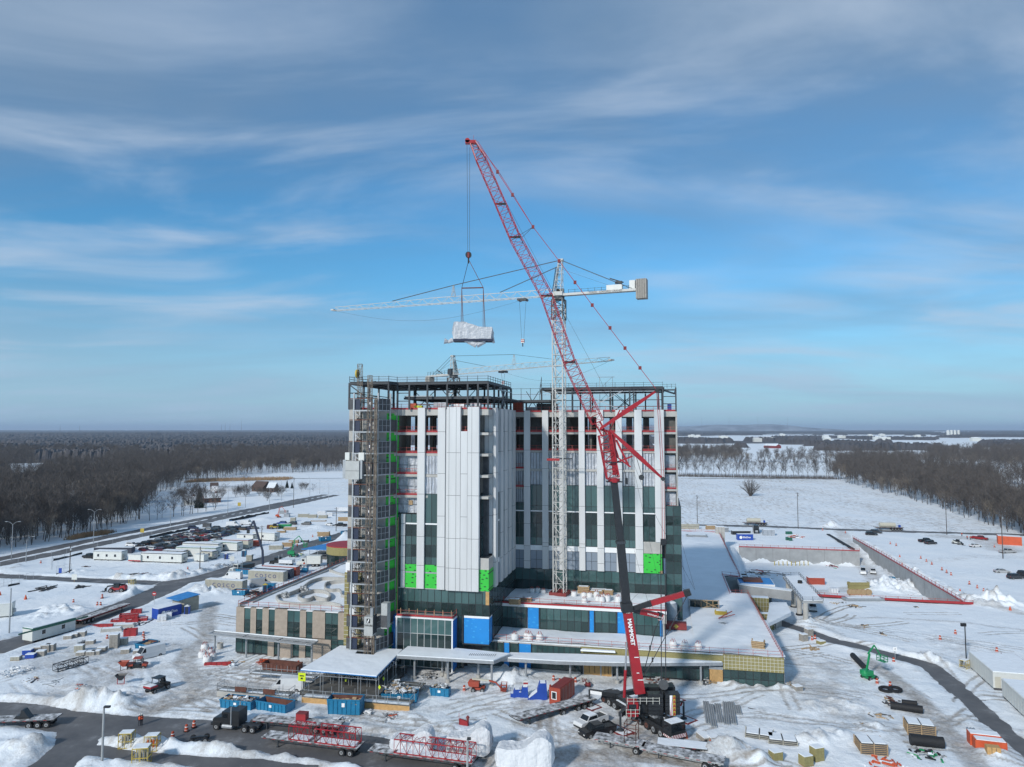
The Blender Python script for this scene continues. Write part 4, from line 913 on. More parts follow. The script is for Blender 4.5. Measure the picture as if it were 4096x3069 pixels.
cols=[(u,-15) for u in (-30,-25.8,-21.7)]+[(u,-12.2) for u in (-20.9,-18.4,-14.6,-10.5,-6.3,-4.2,-2.2)]+[(u,9) for u in (-30,-25,-20,-15,-10,-5,-2.2)]+[(-30,-8),(-30,0),(-25,-4),(-20,-4),(-12,-2),(-6,0),(-2.2,-7),(-2.2,-3),(-2.2,1),(-2.2,5)]
cols+=[(u,12.7) for u in (4.2,7.3,11.2,15.3,19.8,24.0,24.9,30.2)]+[(31.2,12.7),(34,13.7)]+[(u,22) for u in (5,12,19,25,31)]+[(u,31) for u in (4.2,9,14,19,22,23.2,27,31.2)]+[(u,16) for u in (-18,-12,-6,0,3,6.3)]
for u,v in cols:MB().mat('steel_dark').box(u-.16,u+.16,v-.16,v+.16,ROOF,UP if not (v==16) else 52.8).build('roof_column',HB)
m=MB().mat('steel_dark')
def brace(a_,b_):m.tube((*a_,ROOF+.2),(*b_,UP-.4),.1,4);m.tube((*b_,ROOF+.2),(*a_,UP-.4),.1,4)
brace((-14.6,-4),(-10.5,-4));brace((-10.5,9),(-15,9));brace((19.8,22),(25,22));brace((-25,9),(-20,9));brace((-2.2,1),(-2.2,5));brace((0,16),(3,16));brace((25,31),(19,31))
m.tube((-29.8,-15,UP-.5),(-25.9,-15,ROOF+2),.13,4)
for z in (52.1,53.7):
 for a_,b_ in (((-29.9,-15),(-25.9,-15)),((-25,9),(-2,9)),((-20.9,-12.2),(-18.4,-12.2)),((4.3,31),(31,31)),((31.3,13.7),(34,13.7)),((-30,-15),(-30,9))):m.bar((*a_,z),(*b_,z),.16)
m.mat('steel_galv');
for z in (54.3,54.9):m.bar((4.5,12.6,z-.0),(29.6,12.6,z),.12 if z>54.5 else .08)
m.tube((15.5,12.6,51.5),(22.5,12.6,55.0),.12,4);m.tube((14,12.6,54.3),(21.5,12.6,51),.1,4);m.bar((-2.15,-4,54.7),(-2.15,9,54.7),.22);m.bar((-2.15,-4,53.1),(-2.15,9,53.1),.22);m.tube((-2.15,-1,51),(-2.15,3,55),.12,4);m.tube((-2.15,3,51),(-2.15,-1,55),.12,4)
m.bar((-20,-10.6,53.15),(-14,-10.6,53.15),.16);m.build('roof_bracing',HB)
m=MB();rail(m,[(-30,9,UP+.2),(-30,-15,UP+.2),(-21.7,-15,UP+.2),(-21,-12.2,UP+.2),(-2.2,-12.2,UP+.2),(-2.2,9,UP+.2)],h=1.0,mt='steel_dark',r=.045,sp=2.1)
rail(m,[(-2.2,10.2,53),(4.2,10.2,53),(4.2,12.6,UP)],h=2.6,mt='steel_dark',r=.05,sp=2.0);rail(m,[(4.2,12.6,UP+.2),(31.2,12.6,UP+.2)],h=.9,mt='steel_dark',r=.04,sp=2.1);rail(m,[(31.2,13.6,UP-.2),(34,13.6,UP-.2)],h=.9,mt='steel_dark',r=.04,sp=1.1)
m.build('roof_railing',HB)
m=MB();rail(m,[(-29.9,-14.9,ROOF),(-21.8,-14.9,ROOF),(-20.4,-11.4,ROOF),(-2.4,-11.4,ROOF),(-2.4,12.8,ROOF),(31.2,12.8,ROOF),(31.3,13.6,ROOF),(34,13.6,ROOF)],sp=2.1,board='red_board');m.build('guard_rail',HB)
# materials stored on the roofs (each a thing of its own)
def onb(o,u,v,z,rz=0):p=W(u,v,z);o.location=p;o.rotation_euler=(0,0,rz-BA);return o
def bulk_bag(label,loc,sc=1.0,grp=None):
 t=thing('bulk_bag',label,'bag',loc,random.uniform(0,3),grp);t.scale=(sc,sc,sc)
 b=MB().mat('bag_white').lathe([(.45,0),(.62,.15),(.66,.5),(.62,.9),(.5,1.1),(.15,1.22)],10).build('sack',t,smooth=True)
 m=MB().mat('rail_red')
 for k in range(4):a_=k*1.57+.8;m.tube((math.cos(a_)*.5,math.sin(a_)*.5,1.0),(math.cos(a_)*.2,math.sin(a_)*.2,1.55),.04,4)
 m.build('strap',t);return t
bag0=bulk_bag('white bulk bag at the left end of the upper terrace, leftmost of a row of three',W(-.2+.6,9.5,10.55))
ZF['Y']=(2050,2250,3.16)
bl=[(245,400,'leftmost of three by the left end of the terrace glazing'),(320,395,'middle of three by the left end of the terrace glazing'),(388,405,'rightmost of three left of the tower crane foot'),(778,430,'alone just right of the tower crane foot'),
   (905,440,'in the back row right of the tower crane, first from the left'),(978,445,'in the back row right of the tower crane, second from the left'),(1062,450,'in the back row right of the tower crane, third from the left'),
   (910,520,'nearest the terrace rail below the stacked lumber'),(1080,490,'in the middle cluster, left one'),(1130,510,'in the middle cluster, front one'),(1150,475,'in the middle cluster, rear one'),(1200,500,'in the middle cluster, right front one'),(1210,475,'in the middle cluster, right rear one'),(1335,505,'alone left of the black telescopic boom')]
for i,(x,y,s_) in enumerate(bl):
 c=g('Y',x,y,10.6);lab='white bulk bag '+s_
 if i==0:bag0.location=c;bag0['label']=lab;bag0['group']='white bulk bags on the terraces'
 else:copy_tree(bag0,c,random.uniform(0,3),lab,'white bulk bags on the terraces',scale=(1,1,random.uniform(.85,1.15)))
bl2=[(30,985,'on the lower roof near its left end, first from the left'),(185,975,'on the lower roof near its left end, tallest of the pile'),(215,985,'on the lower roof near its left end, right of the tallest'),(345,990,'on the lower roof left of the crane boom, standing alone'),
    (2030,1085,'on the lower roof, first right of the crane ropes'),(2180,1100,'on the lower roof, second right of the crane ropes')]
for i,(x,y,s_) in enumerate(bl2+[(2350,1110,'on the lower roof, third right of the crane ropes')]):
 copy_tree(bag0,g('Y',x,y,5.5),random.uniform(0,3),'white bulk bag '+s_,'white bulk bags on the terraces',scale=(1.15,1.15,1.15))
def lumber(label,loc,rz,L=3.0,Wd=1.2,H_=.9,mt='wood',cat='lumber stack',name='lumber_stack',grp=None,nl=4):
 m=MB().mat(mt)
 for k in range(nl):
  for j in range(4):m.cbox((random.uniform(-.08,.08),-Wd/2+Wd*(j+.5)/4,(k+.6)*H_/nl),(L*random.uniform(.9,1),Wd/4-.05,H_/nl-.07))
 for x in (-L*.35,L*.35):m.cbox((x,0,.05),(.12,Wd,.1))
 m.mat('snow').cbox((0,0,H_+.08),(L*.8,Wd*.8,.07));o=m.build(name);o.location=loc;o.rotation_euler=(0,0,rz);return tag(o,label,cat,grp)
for x,y,L,h,lab in ((900,390,2.6,1.5,'tall stack of tan lumber by the terrace glazing right of the tower crane'),(1080,385,4.5,.8,'long low stack of lumber against the terrace glazing'),(1060,405,3.0,.8,'lumber stack in front of the long low stack on the terrace'),(1215,420,2.0,1.2,'small square lumber stack farthest right by the terrace glazing'),
      (30,530,2.4,1.1,'brown timber stack at the left front corner of the terrace rail'),(100,490,2.2,.8,'brown timber stack behind the left corner rail of the terrace'),(180,495,2.2,.8,'brown timber stack third from the left corner of the terrace')):
 lumber(lab,g('Y',x,y,10.62),-BA,L,1.1,h)
for x,y,L,H_,mt,lab in ((1330,1590,1,1,'x',''),):pass
ZF['X']=(2600,2050,3.6817)
def crateframe(label,loc,rz,L=8,H_=2.2,Wd=.5):
 m=MB().mat('glass').box(-L/2+.2,L/2-.2,-.1,.1,.2,H_-.2);m.mat('wood')
 for k in range(6):x=-L/2+L*k/5;m.box(x-.06,x+.06,-.25,.25,0,H_)
 m.box(-L/2,L/2,-.22,-.12,0,.15).box(-L/2,L/2,-.22,-.12,H_-.15,H_);m.tube((-L*.1,-.3,.1),(L/2,-.3,H_*.6),.07,4);m.tube((-L*.1,-.3,H_),(L*.45,-.3,.3),.07,4)
 o=m.build('window_crate');o.location=loc;o.rotation_euler=(0,0,rz);return tag(o,label,'crate')
crateframe('long timber crate of window panes lying on the podium roof',g('X',795,1410,5.5),-BA,6.6,1.9)
lumber('yellow wrapped pack of boards on the podium roof right of the tower',g('X',1045,1500,5.5),-.3,2.6,1.6,.8,'yellow','boards','board_pack')
lumber('timber pile by the red rail at the podium roof front right corner',g('E',1150,625,5.5),-.4,2.4,2.0,1.3,'wood')
for x,y,h,mt,lab in ((110,1540,0,0,''),):pass
m=MB().mat('rail_red').tube((0,0,.3),(4.6,.6,1.1),.12,5).tube((.3,.3,.2),(4.6,-.2,.6),.1,5);o=m.build('red_beam');o.location=g('X',1010,1580,5.6);o.rotation_euler=(0,0,.5);tag(o,'red steel prop leaning beside the yellow board pack','beam')
t=thing('storage_tank','grey snow-topped cylindrical tank on the lower roof beside the crane ropes','tank',g('E',395,400,5.4),0);MB().mat('steel_galv').lathe([(1.4,0),(1.4,3.6),(1.2,4.0)],16).build('shell',t,smooth=True);MB().mat('snow').lathe([(1.15,4.01),(.9,4.15)],16).build('lid',t)
t=thing('red_platform','red work platform with a yellow warning diamond on the lower roof','platform',g('E',415,470,5.4),-BA);MB().mat('dark_red').box(-2.7,2.7,-.8,.8,.2,1.5).build('body',t);MB().mat('yellow').add([(.1,-.82,.85),(.6,-.82,.35),(1.1,-.82,.85),(.6,-.82,1.35)],[(0,1,2,3)]).build('warning_sign',t);m=MB();rail(m,[(-2.6,-.7,1.5),(2.6,-.7,1.5)],h=.9,sp=1.2,mt='black_paint');m.build('railing',t)
def box_thing(name,label,cat,loc,rz,dims,mt,grp=None,cap=None):
 t=MB().mat(mt).box(-dims[0]/2,dims[0]/2,-dims[1]/2,dims[1]/2,0,dims[2]);n=3
 t.mat('mullion')
 for k in range(1,n):x=-dims[0]/2+dims[0]*k/n;t.box(x-.03,x+.03,-dims[1]/2-.01,dims[1]/2+.01,.02,dims[2]-.02)
 if cap:t.mat(cap).box(-dims[0]/2+.05,dims[0]/2-.05,-dims[1]/2+.05,dims[1]/2-.05,dims[2],dims[2]+.1)
 o=t.build(name);o.location=loc;o.rotation_euler=(0,0,rz);return tag(o,label,cat,grp)
for u,v,d,mt,lab in ((-22.6+4,-9,(1.2,1,1.3),'orange','small orange crate near the hoist side of the tower roof'),(-12.5,-10,(2.6,1.5,1.4),'tarp_grey','grey wrapped pallet on the tower roof behind the tall white columns'),(-8.8,-10,(2.6,1.2,1.1),'poly_white','white wrapped pallet on the tower roof above the white front'),
  (-5.2,-10,(2.0,1.2,1.2),'tarp_white','pale wrapped pallet at the front right corner of the tower roof'),(-1.6+0,14.6,(2.2,2,2.3),'orange_red','big orange-red container box on the tower roof inner corner'),(1.8,14.2,(2.5,1.2,1.1),'tarp_grey','grey wrapped pallet beside the orange-red box on the tower roof'),
  (5.2,14.6,(4.8,1.6,1.9),'black_paint','long black covered stack on the tower roof left of the crane mast'),(32.6,15,(.9,.8,1.7),'royal_blue','small blue site toilet at the far right corner of the tower roof'),(-17.2,-10,(1.6,1.0,.8),'lime','lime green bundle on the tower roof near the left')):
 o=box_thing('wrapped_pallet' if 'pallet' in lab or 'stack' in lab or 'bundle' in lab else 'site_box',lab,'box',(0,0,0),0,d,mt);onb(o,u,v,ROOF+.05)
# cranes and hoists
def lattice(m,A,B,w,h,n,rc=.07,rl=.035,up=Vector((0,0,1)),w2=None,h2=None,tri=False):
 A=Vector(A);B=Vector(B);d=(B-A).normalized();s=d.cross(up)
 s=s.normalized() if s.length>1e-3 else Vector((1,0,0));u=s.cross(d).normalized();w2=w if w2 is None else w2;h2=h if h2 is None else h2
 def ring(t):
  c=A.lerp(B,t);ww=(w+(w2-w)*t)/2;hh=(h+(h2-h)*t)/2
  return [c-s*ww-u*hh,c+s*ww-u*hh,c+u*hh] if tri else [c-s*ww-u*hh,c+s*ww-u*hh,c+s*ww+u*hh,c-s*ww+u*hh]
 rs_=[ring(i/n) for i in range(n+1)];k=len(rs_[0])
 for j in range(k):m.tube(rs_[0][j],rs_[-1][j],rc,4)
 for i in range(n+1):
  for j in range(k):
   if not tri or j==0:m.tube(rs_[i][j],rs_[i][(j+1)%k],rl,3,cap=False)
 for i in range(n):
  for j in range(k):
   a,b=(rs_[i][j],rs_[i+1][(j+1)%k]) if (i+j)%2 else (rs_[i][(j+1)%k],rs_[i+1][j]);m.tube(a,b,rl,3,cap=False)
 return m
def line(m,pts,r=.03,n=4):
 for a,b in zip(pts[:-1],pts[1:]):m.tube(a,b,r,n,cap=False)
 return m
def orientbox(m,A,B,w,h,w2=None,h2=None,up=Vector((0,1,0))):
 A=Vector(A);B=Vector(B);d=(B-A).normalized();s=d.cross(up).normalized();u=s.cross(d);w2=w2 or w;h2=h2 or h
 vs=[A-s*w/2-u*h/2,A+s*w/2-u*h/2,A+s*w/2+u*h/2,A-s*w/2+u*h/2,B-s*w2/2-u*h2/2,B+s*w2/2-u*h2/2,B+s*w2/2+u*h2/2,B-s*w2/2+u*h2/2]
 return m.add(vs,[(0,3,2,1),(4,5,6,7),(0,1,5,4),(1,2,6,5),(2,3,7,6),(3,0,4,7)])
def wheel(parent,x,y,r=.5,w=.32,rimmat='rim',name='wheel',z=None,hub=.55):
 z=r if z is None else z
 o=MB().mat('rubber').tube((x,y-w/2,z),(x,y+w/2,z),r,14).build(name,parent,smooth=True)
 s=1 if y>0 else -1
 MB().mat(rimmat).tube((x,y+s*(w/2-.04),z),(x,y+s*(w/2+.012),z),r*hub,10).mat('black_paint').tube((x,y+s*(w/2),z),(x,y+s*(w/2+.03),z),r*.2,8).build('rim',o,smooth=True);return o
def hazard(m,p,ux,uz,L,H_,n=6):    # red and white slanted board,p lower-left,ux along,uz up
 p=Vector(p);ux=Vector(ux).normalized();uz=Vector(uz).normalized();nn=ux.cross(uz)*.012
 m.mat('text_white').add([p,p+ux*L,p+ux*L+uz*H_,p+uz*H_],[(0,1,2,3)]);m.mat('red_board');q=p+nn;w=L/n/2
 for k in range(n):
  a=(k+.0)*L/n;m.add([q+ux*a,q+ux*(a+w),q+ux*min(L,a+w+H_*.5)+uz*H_,q+ux*min(L,a+H_*.5)+uz*H_],[(0,1,2,3)])
# the big red mobile crane
YC=114.0
def cp(x,y,dy=0):return AT(x,y,YC+dy)
carA=G(2425,2800);carB=G(2712,2972);cdir=(carB-carA).normalized();crz=math.atan2(cdir.y,cdir.x);ccen=(carA+carB)/2
MC=thing('mobile_crane','huge red and black mobile crane with lattice jib working in front of the hospital','crane',ccen,crz)
L2=(carB-carA).length/2
m=MB().mat('black_paint').box(-L2,L2-1.8,-1.35,1.35,1.15,1.75).box(-L2+2,L2-3,-.9,.9,1.75,2.3);m.mat('snow').box(-L2+4.8,L2-6,-1.3,-.95,1.76,1.85).box(2.5,L2-3.3,.2,.75,2.31,2.4).mat('steel_galv').box(-L2+.2,L2-6,.92,1.33,1.76,1.8).box(L2-6.5,L2-4,-1.2,-.4,2.3,2.7).mat('steel_dark').box(2,6.5,.3,.8,2.3,2.65).box(3,6,-.6,-.1,2.3,2.8)
m.build('carrier',MC)
cb=MB().mat('black_paint').add([(L2-1.9,-1.35,.7),(L2+.2,-1.35,.7),(L2+.1,-1.35,2.9),(L2-1.9,-1.35,2.9),(L2-1.9,1.35,.7),(L2+.2,1.35,.7),(L2+.1,1.35,2.9),(L2-1.9,1.35,2.9)],[(0,1,2,3),(7,6,5,4),(0,4,5,1),(1,5,6,2),(2,6,7,3),(3,7,4,0)])
cb.mat('carglass').box(L2+.08,L2+.2,-1.25,1.25,1.75,2.7).box(L2-1.5,L2-.3,-1.38,-1.34,1.8,2.6).box(L2-1.5,L2-.3,1.34,1.38,1.8,2.6).mat('snow').box(L2-1.7,L2,-1.2,1.2,2.9,2.97);hazard(cb,(L2+.22,-1.35,.75),(0,1,0),(0,0,1),2.7,.55,8);hazard(cb,(L2-1.9,-1.37,.75),(1,0,0),(0,0,1),2.1,.3,6);cb.build('cab',MC)
for k,x in enumerate((-8.2,-6.6,-5.0,-2.4,.2,1.9,3.6,5.3,7.0)):
 for s in (-1,1):wheel(MC,x,s*1.15,.72,.5,'rust' if k%3==0 else 'rim')
MCi=MC.matrix_basis if False else (Matrix.Translation(ccen)@Matrix.Rotation(crz,4,'Z'));MI=MCi.inverted()
def wb(name,m,par=None,smooth=False):  # world-space builder -> crane local
 m.v=[MI@v for v in m.v];return m.build(name,par or MC,smooth)
for (x0,y0),(x1,y1),(px_,py_) in (((2545,2800),(2370,2768),(2358,2828)),((2520,2870),(2490,2850),(2482,2928)),((2600,2845),(2730,2830),(2735,2880)),((2600,2790),(2680,2770),(2690,2800))):
 pad=G(px_,py_);top=Vector((pad.x,pad.y,2.6));root=ccen+Vector((0,0,2.0))-cdir*(1.5 if py_>2840 else 5.5)
 if px_==2690:root=ccen+Vector((0,0,2.0))-cdir*6
 m=MB().mat('black_paint');orientbox(m,root,top,.75,.75,.6,.6,up=Vector((0,0,1)));m.mat('steel_dark').tube(top+Vector((0,0,.2)),pad+Vector((0,0,.35)),.17,8).lathe([(.55,.22),(.5,.4),(.2,.5)],12,(pad.x,pad.y))
 dd=(top-root).normalized();q=root.lerp(top,.6);hazard(m,q+Vector((-.0,-.45,-.28)),dd,(0,0,1),(top-root).length*.38,.55,5);wb('outrigger',m)
 m=MB().mat('dark_red').cbox((pad.x,pad.y,.1),(3.8,2.6,.2),crz+.2).mat('snow').cbox((pad.x,pad.y,.21),(3.0,1.9,.03),crz+.2);wb('outrigger_pad',m)
tc_=cp(2545,2800);
m=MB().mat('black_paint').lathe([(1.7,2.3),(1.7,2.7)],18,(cp(2560,2800).x,YC)).cbox((cp(2600,2790).x,YC,3.4),(6.0,2.6,1.3));m.mat('steel_dark').cbox((cp(2590,2770).x,YC+.8,4.2),(2.6,1.2,1.2)).cbox((cp(2665,2770).x,YC+1.3,4.0),(2.4,1.6,2.8)).tube(cp(2655,2740,-.6),cp(2655,2740,1.6),.75,12);wb('superstructure',m)
m=MB().mat('black_paint');c=cp(2640,2790)
for k,(dx,dy) in enumerate(((-1.35,-1.7),(1.25,-1.6),(-1.35,1.5),(1.25,1.6))):
 for j in range(5):m.cbox((c.x+dx+.2,YC+dy,2.9+j*.62+.29),(2.25,1.5+.1*k,.56))
hazard(m,(c.x+1.0,YC-2.42,2.8),(1,0,0),(0,0,1),.42,3.0,2);m.mat('yellow').box(c.x+1.5,c.x+1.85,YC-2.45,YC-2.3,2.8,5.8).mat('red_board')
for j in range(5):z=2.9+.6*j;m.add([(c.x+1.5,YC-2.47,z),(c.x+1.85,YC-2.47,z),(c.x+1.67,YC-2.47,z+.5)],[(0,1,2)])
wb('counterweight',m)
c=cp(2528,2795,-1.6)
m=MB().mat('crane_red').cbox((c.x,c.y,3.7),(1.6,1.8,2.1)).mat('carglass').cbox((c.x-.1,c.y-.02,4.0),(1.2,1.84,1.0)).cbox((c.x-.03,c.y,4.0),(1.62,1.4,1.0)).mat('steel_galv')
rail(m,[(c.x-1.1,c.y-1.2,2.7),(c.x+1.0,c.y-1.2,2.7),(c.x+1.2,c.y+.8,3.1)],h=1.1,sp=.8,mt='strap_white',r=.04);rail(m,[(c.x-.9,c.y-1.1,4.6),(c.x+4.0,c.y-1.1,4.6)],h=.9,sp=.9,mt='strap_white',r=.035);wb('operator_cab',m)
b0,b1,b2,b3=cp(2558,2770),cp(2506,2425),cp(2482,2167),cp(2456,1922)
m=MB().mat('crane_red');orientbox(m,b0,b1,1.6,1.6,1.35,1.35);m.mat('black_paint');orientbox(m,b1+(b0-b1).normalized()*.8,b1+(b1-b0).normalized()*.6,1.75,1.8);boom=wb('boom',m)
bd=(b1-b0).normalized();
m=MB().mat('text_white')
for t,w_ in ((.42,.7),(.16,.9),(.24,.4)):q=b0.lerp(b1,t)+Vector((-.1,-.86,0));m.add([q,q+Vector((w_,0,0)),q+Vector((w_,0,.12)),q+Vector((0,0,.12))],[(0,1,2,3)])
wb('stripe',m,boom)
bot=b0.lerp(b1,.70)
xa=-bd;ya=Vector((0,-1,0)).cross(xa).normalized();za=Vector((0,-1,0))
rot=Matrix((xa,ya,za)).transposed().to_4x4()
t_=text('MAMMOET',.84,MC,'text_white',(0,0,0),(0,0,0),ext=.02,bold=.03,sx=1.05)
t_.parent=boom;t_.matrix_basis=MI@Matrix.Translation(b0.lerp(b1,.715)+Vector((0,-.83,0)))@rot
m=MB().mat('strap_white');q=b0.lerp(b1,.93)+Vector((0,-.86,0))
for k in range(4):m.add([q+Vector((-.28+k*.16,0,.0+.1*(k%2))),q+Vector((-.18+k*.16,0,0)),q+Vector((-.18+k*.16,0,.75-.08*k)),q+Vector((-.28+k*.16,0,.75))],[(0,1,2,3)])
wb('emblem',m,boom)
m=MB().mat('black_paint');orientbox(m,b1,b2,1.28,1.25,1.2,1.15);orientbox(m,b2,b3,1.08,1.05,1.0,1.0);m.mat('steel_dark');orientbox(m,b2-(b2-b1).normalized()*.3,b2+(b2-b1).normalized()*.15,1.45,1.4);wb('telescopic_section',m)
for dy in (-.7,.7):
 m=MB().mat('crane_red').tube(cp(2497,2790,dy),cp(2502,2680,dy),.24,8).mat('steel_galv').tube(cp(2502,2680,dy),cp(2506,2570,dy),.15,8);wb('lift_cylinder',m)
hub=cp(2436,1727);tip=cp(1892,572);jf=cp(2428,1742)
m=MB().mat('crane_red').lathe([(.9,b3.z-.3),(1.0,b3.z+.3)],10,(b3.x,b3.y));lattice(m,b3+Vector((-.2,0,.4)),cp(2418,1740),1.9,1.7,5,.12,.06,up=Vector((0,1,0)));orientbox(m,cp(2462,1900),cp(2447,1740),.8,.8,1.0,.8);m.mat('black_paint').cbox((b3.x,b3.y,b3.z+2.9),(2.6,2.0,.12)).cbox((b3.x,b3.y,b3.z-.2),(2.4,1.6,.15));wb('jib_adapter',m)
segs=[cp(2418,1742),cp(2390,1690),cp(2278,1449),cp(2186,1183),cp(2059,949),cp(2002,816),cp(1925,640),tip]
m=MB().mat('crane_red');up=Vector((0,1,0))
lattice(m,segs[0],segs[1],.8,1.2,2,.09,.04,up);lattice(m,segs[1],segs[2],1.9,1.9,9,.075,.035,up);lattice(m,segs[2],segs[3],1.75,1.8,9,.075,.035,up);lattice(m,segs[3],segs[4],1.75,1.8,9,.07,.035,up);lattice(m,segs[4],segs[5],1.65,1.7,4,.08,.04,up);lattice(m,segs[5],segs[6],1.6,1.6,6,.075,.04,up);lattice(m,segs[6],segs[7],1.6,1.5,3,.08,.05,up,.9,.8)
m.mat('black_paint')
for s_ in segs[2:6]:m.cbox(tuple(s_),(1.9,.12,.35),0)
m.mat('crane_red').cbox(tuple(tip+Vector((-.35,0,.1))),(1.8,.8,.5)).tube(tip+Vector((-.9,-.4,.3)),tip+Vector((-.9,.4,.3)),.4,10).tube(tip,tip+Vector((.1,0,1.3)),.03,4);wb('lattice_jib',m)
for (a,b),nm in ((((2400,1716),(2628,1562)),'mast'),(((2440,1722),(2652,1916)),'mast')):
 m=MB().mat('crane_red')
 for dy in (-.8,.8):orientbox(m,cp(*a,dy),cp((a[0]+b[0])/2,(a[1]+b[1])/2,dy*.7),.35,.35,.75,.55);orientbox(m,cp((a[0]+b[0])/2,(a[1]+b[1])/2,dy*.7),cp(*b,dy*.15),.75,.55,.3,.3)
 m.mat('black_paint').tube(cp(*b,-.5),cp(*b,.5),.35,8);wb(nm,m)
m=MB().mat('crane_red');line(m,[cp(2436,1727,.5),cp(2480,1640,.4)],.14);line(m,[cp(2400,1718),cp(2436,1727)],.25);orientbox(m,cp(2436,1727),cp(2470,1830),.5,.4);orientbox(m,cp(2470,1830),cp(2522,1868),.22,.3);orientbox(m,cp(2465,1760),cp(2515,1865),.3,.3);orientbox(m,cp(2440,1860),cp(2530,1825),.25,.25);wb('strut',m)
m=MB().mat('crane_red');pts=[cp(1910,565,0),cp(2132,908,0),cp(2236,1044,0),cp(2369,1221,0),cp(2500,1393,0),cp(2628,1562,0)]
line(m,pts,.055);line(m,[cp(1905,570,.6),cp(1990,680,.6),cp(2060,790,.5),cp(2132,908,.2)],.05);m.mat('dark_red')
for p in pts[1:-1]+[cp(1990,688),cp(2050,780),cp(2300,1130),cp(2440,1312),cp(2560,1472)]:m.cbox(tuple(p),(.45,.3,.55),0)
m.mat('rope');line(m,[cp(2132,908),cp(2072,945,-.6)],.04);line(m,[cp(2132,908),cp(2080,958,.6)],.04);wb('pendant',m)
m=MB().mat('crane_red');
for dx in (-4,4):line(m,[cp(2630+dx,1565,dx*.06),cp(2652+dx,1912,dx*.06)],.05);line(m,[cp(2652+dx,1918,dx*.06),cp(2654+dx,2160,dx*.06)],.05)
m.mat('black_paint').cbox(tuple(cp(2654,2168)),(.8,.8,.9)).mat('rope')
for dx in (-9,8):line(m,[cp(2652+dx,2175),cp(2655+dx,2740)],.085)
line(m,[cp(2505,2421),cp(2640,2290),cp(2745,2362,3)],.02)
line(m,[cp(2746,2388,-2),cp(2722,2435,-1.8),cp(2565,2725)],.08);line(m,[cp(2640,2478,1.5),cp(2620,2520,1.5),cp(2575,2690)],.07)
line(m,[tip+Vector((.3,0,0)),cp(2236,1210,1),cp(2402,1520,1),cp(2600,2020,.5),cp(2778,2358,2)],.022);line(m,[cp(2655,1915),cp(2780,2360,-2)],.022);line(m,[cp(2508,2090,.6),cp(2600,2440,.6)],.02);line(m,[cp(2540,1900),cp(2650,2400)],.02)
for p in (cp(2722,2437,-1.8),cp(2680,2515,-1.3),cp(2610,2640,-.6),cp(2600,2592,.8)):m.cbox(tuple(p),(.22,.2,.7))
wb('rope',m)
for a,b,dy in (((2512,2440),(2762,2368),-2.2),((2512,2436),(2652,2466),1.8)):
 m=MB().mat('black_paint');A_,B_=cp(*a),cp(*b,dy);up2=Vector((0,1,0));mid=A_.lerp(B_,.38 if dy<0 else .32);orientbox(m,A_,mid,.5,.5,.85,.7);m.mat('crane_red');orientbox(m,mid,A_.lerp(B_,.9 if dy<0 else .85),.8,.65,.75,.6)
 m.mat('black_paint');orientbox(m,A_.lerp(B_,.9 if dy<0 else .85),B_,1.0,.8,.9,.7);
 if dy>0:hazard(m,B_+Vector((-.9,-.45,-.5)),(1,0,0),(0,0,1),1.0,.9,3)
 o=wb('guy_frame',m)
 if dy>0:
  t_=text('www.mammoet.com',.52,MC,'text_white',(0,0,0),(0,0,0),ext=.015,sx=.95);t_.parent=o;d_=(B_-A_).normalized();zz_=Vector((0,-1,0));xx_=(d_-zz_*d_.dot(zz_)).normalized();yy_=zz_.cross(xx_)
  t_.matrix_basis=MI@Matrix.Translation(A_.lerp(B_,.60)+Vector((0,-.42,0)))@Matrix((xx_,yy_,zz_)).transposed().to_4x4()
for (x,y),(hx,hy) in (((2545,1828),(2566,1910)),((2487,1850),(2506,1925))):
 m=MB().mat('rope');line(m,[cp(x,y),cp(hx,hy-12)],.05);m.mat('black_paint').tube(cp(hx,hy,-.25),cp(hx,hy,.25),.45,12) if hx>2530 else m.mat('black_paint').cbox(tuple(cp(hx,hy)),(.4,.4,1.0));wb('sheave_block',m)
hk=cp(1874,1020)
m=MB().mat('rope');line(m,[cp(1868,580),cp(1871,1005)],.035);line(m,[cp(1879,590),cp(1878,1005)],.035);m.mat('black_paint').tube(hk+Vector((0,-.3,0)),hk+Vector((0,.3,0)),.5,12).mat('dark_red').cbox(tuple(hk+Vector((0,0,-.1))),(.3,.8,.8)).mat('black_paint').tube(hk-Vector((0,0,.5)),hk-Vector((0,0,1.4)),.14,6);wb('hook_block',m)
s1,s2=cp(1847,1153),cp(1933,1151);l1,l2=cp(1848,1352),cp(1936,1352);hb=cp(1875,1040)
m=MB().mat('rust').tube(s1,s2,.1,6);line(m,[hb,s2],.06);m.mat('navy');line(m,[hb,s1],.06)
for s_,l_ in ((s1,l1),(s2,l2)):
 for dx,dy in ((-.12,-.7),(.22,.7)):m.mat('rust');line(m,[s_,Vector((l_.x+dx,l_.y+dy,l_.z))],.055)
wb('lifting_sling',m)
LD=thing('hoisted_load','white plastic-wrapped machine hanging from the red crane','load',cp(1892,1366),0)
w_=6.6;h_=2.9
def wrap(i,j):
 a=2*math.pi*j;x=-w_/2+w_*i;hh=h_*(1-.28*min(1,max(0,(i-.32)*3))) ;cx=math.cos(a);sx=math.sin(a)
 n_=.025*math.sin(13*i+5*a)+.02*math.sin(31*i-3*a);e=.12 if i in (0,1) else 1
 return (x+.1*math.sin(a*3),(1.2+n_)*max(-1,min(1,cx*1.9))*e,.3+(hh/2-.1)*(1+(1+n_)*max(-1,min(1,sx*1.7))*e))
MB().mat('wrap_grey').sheet(wrap,24,20).build('wrapping',LD,smooth=True)
m=MB().mat('wrap_grey')
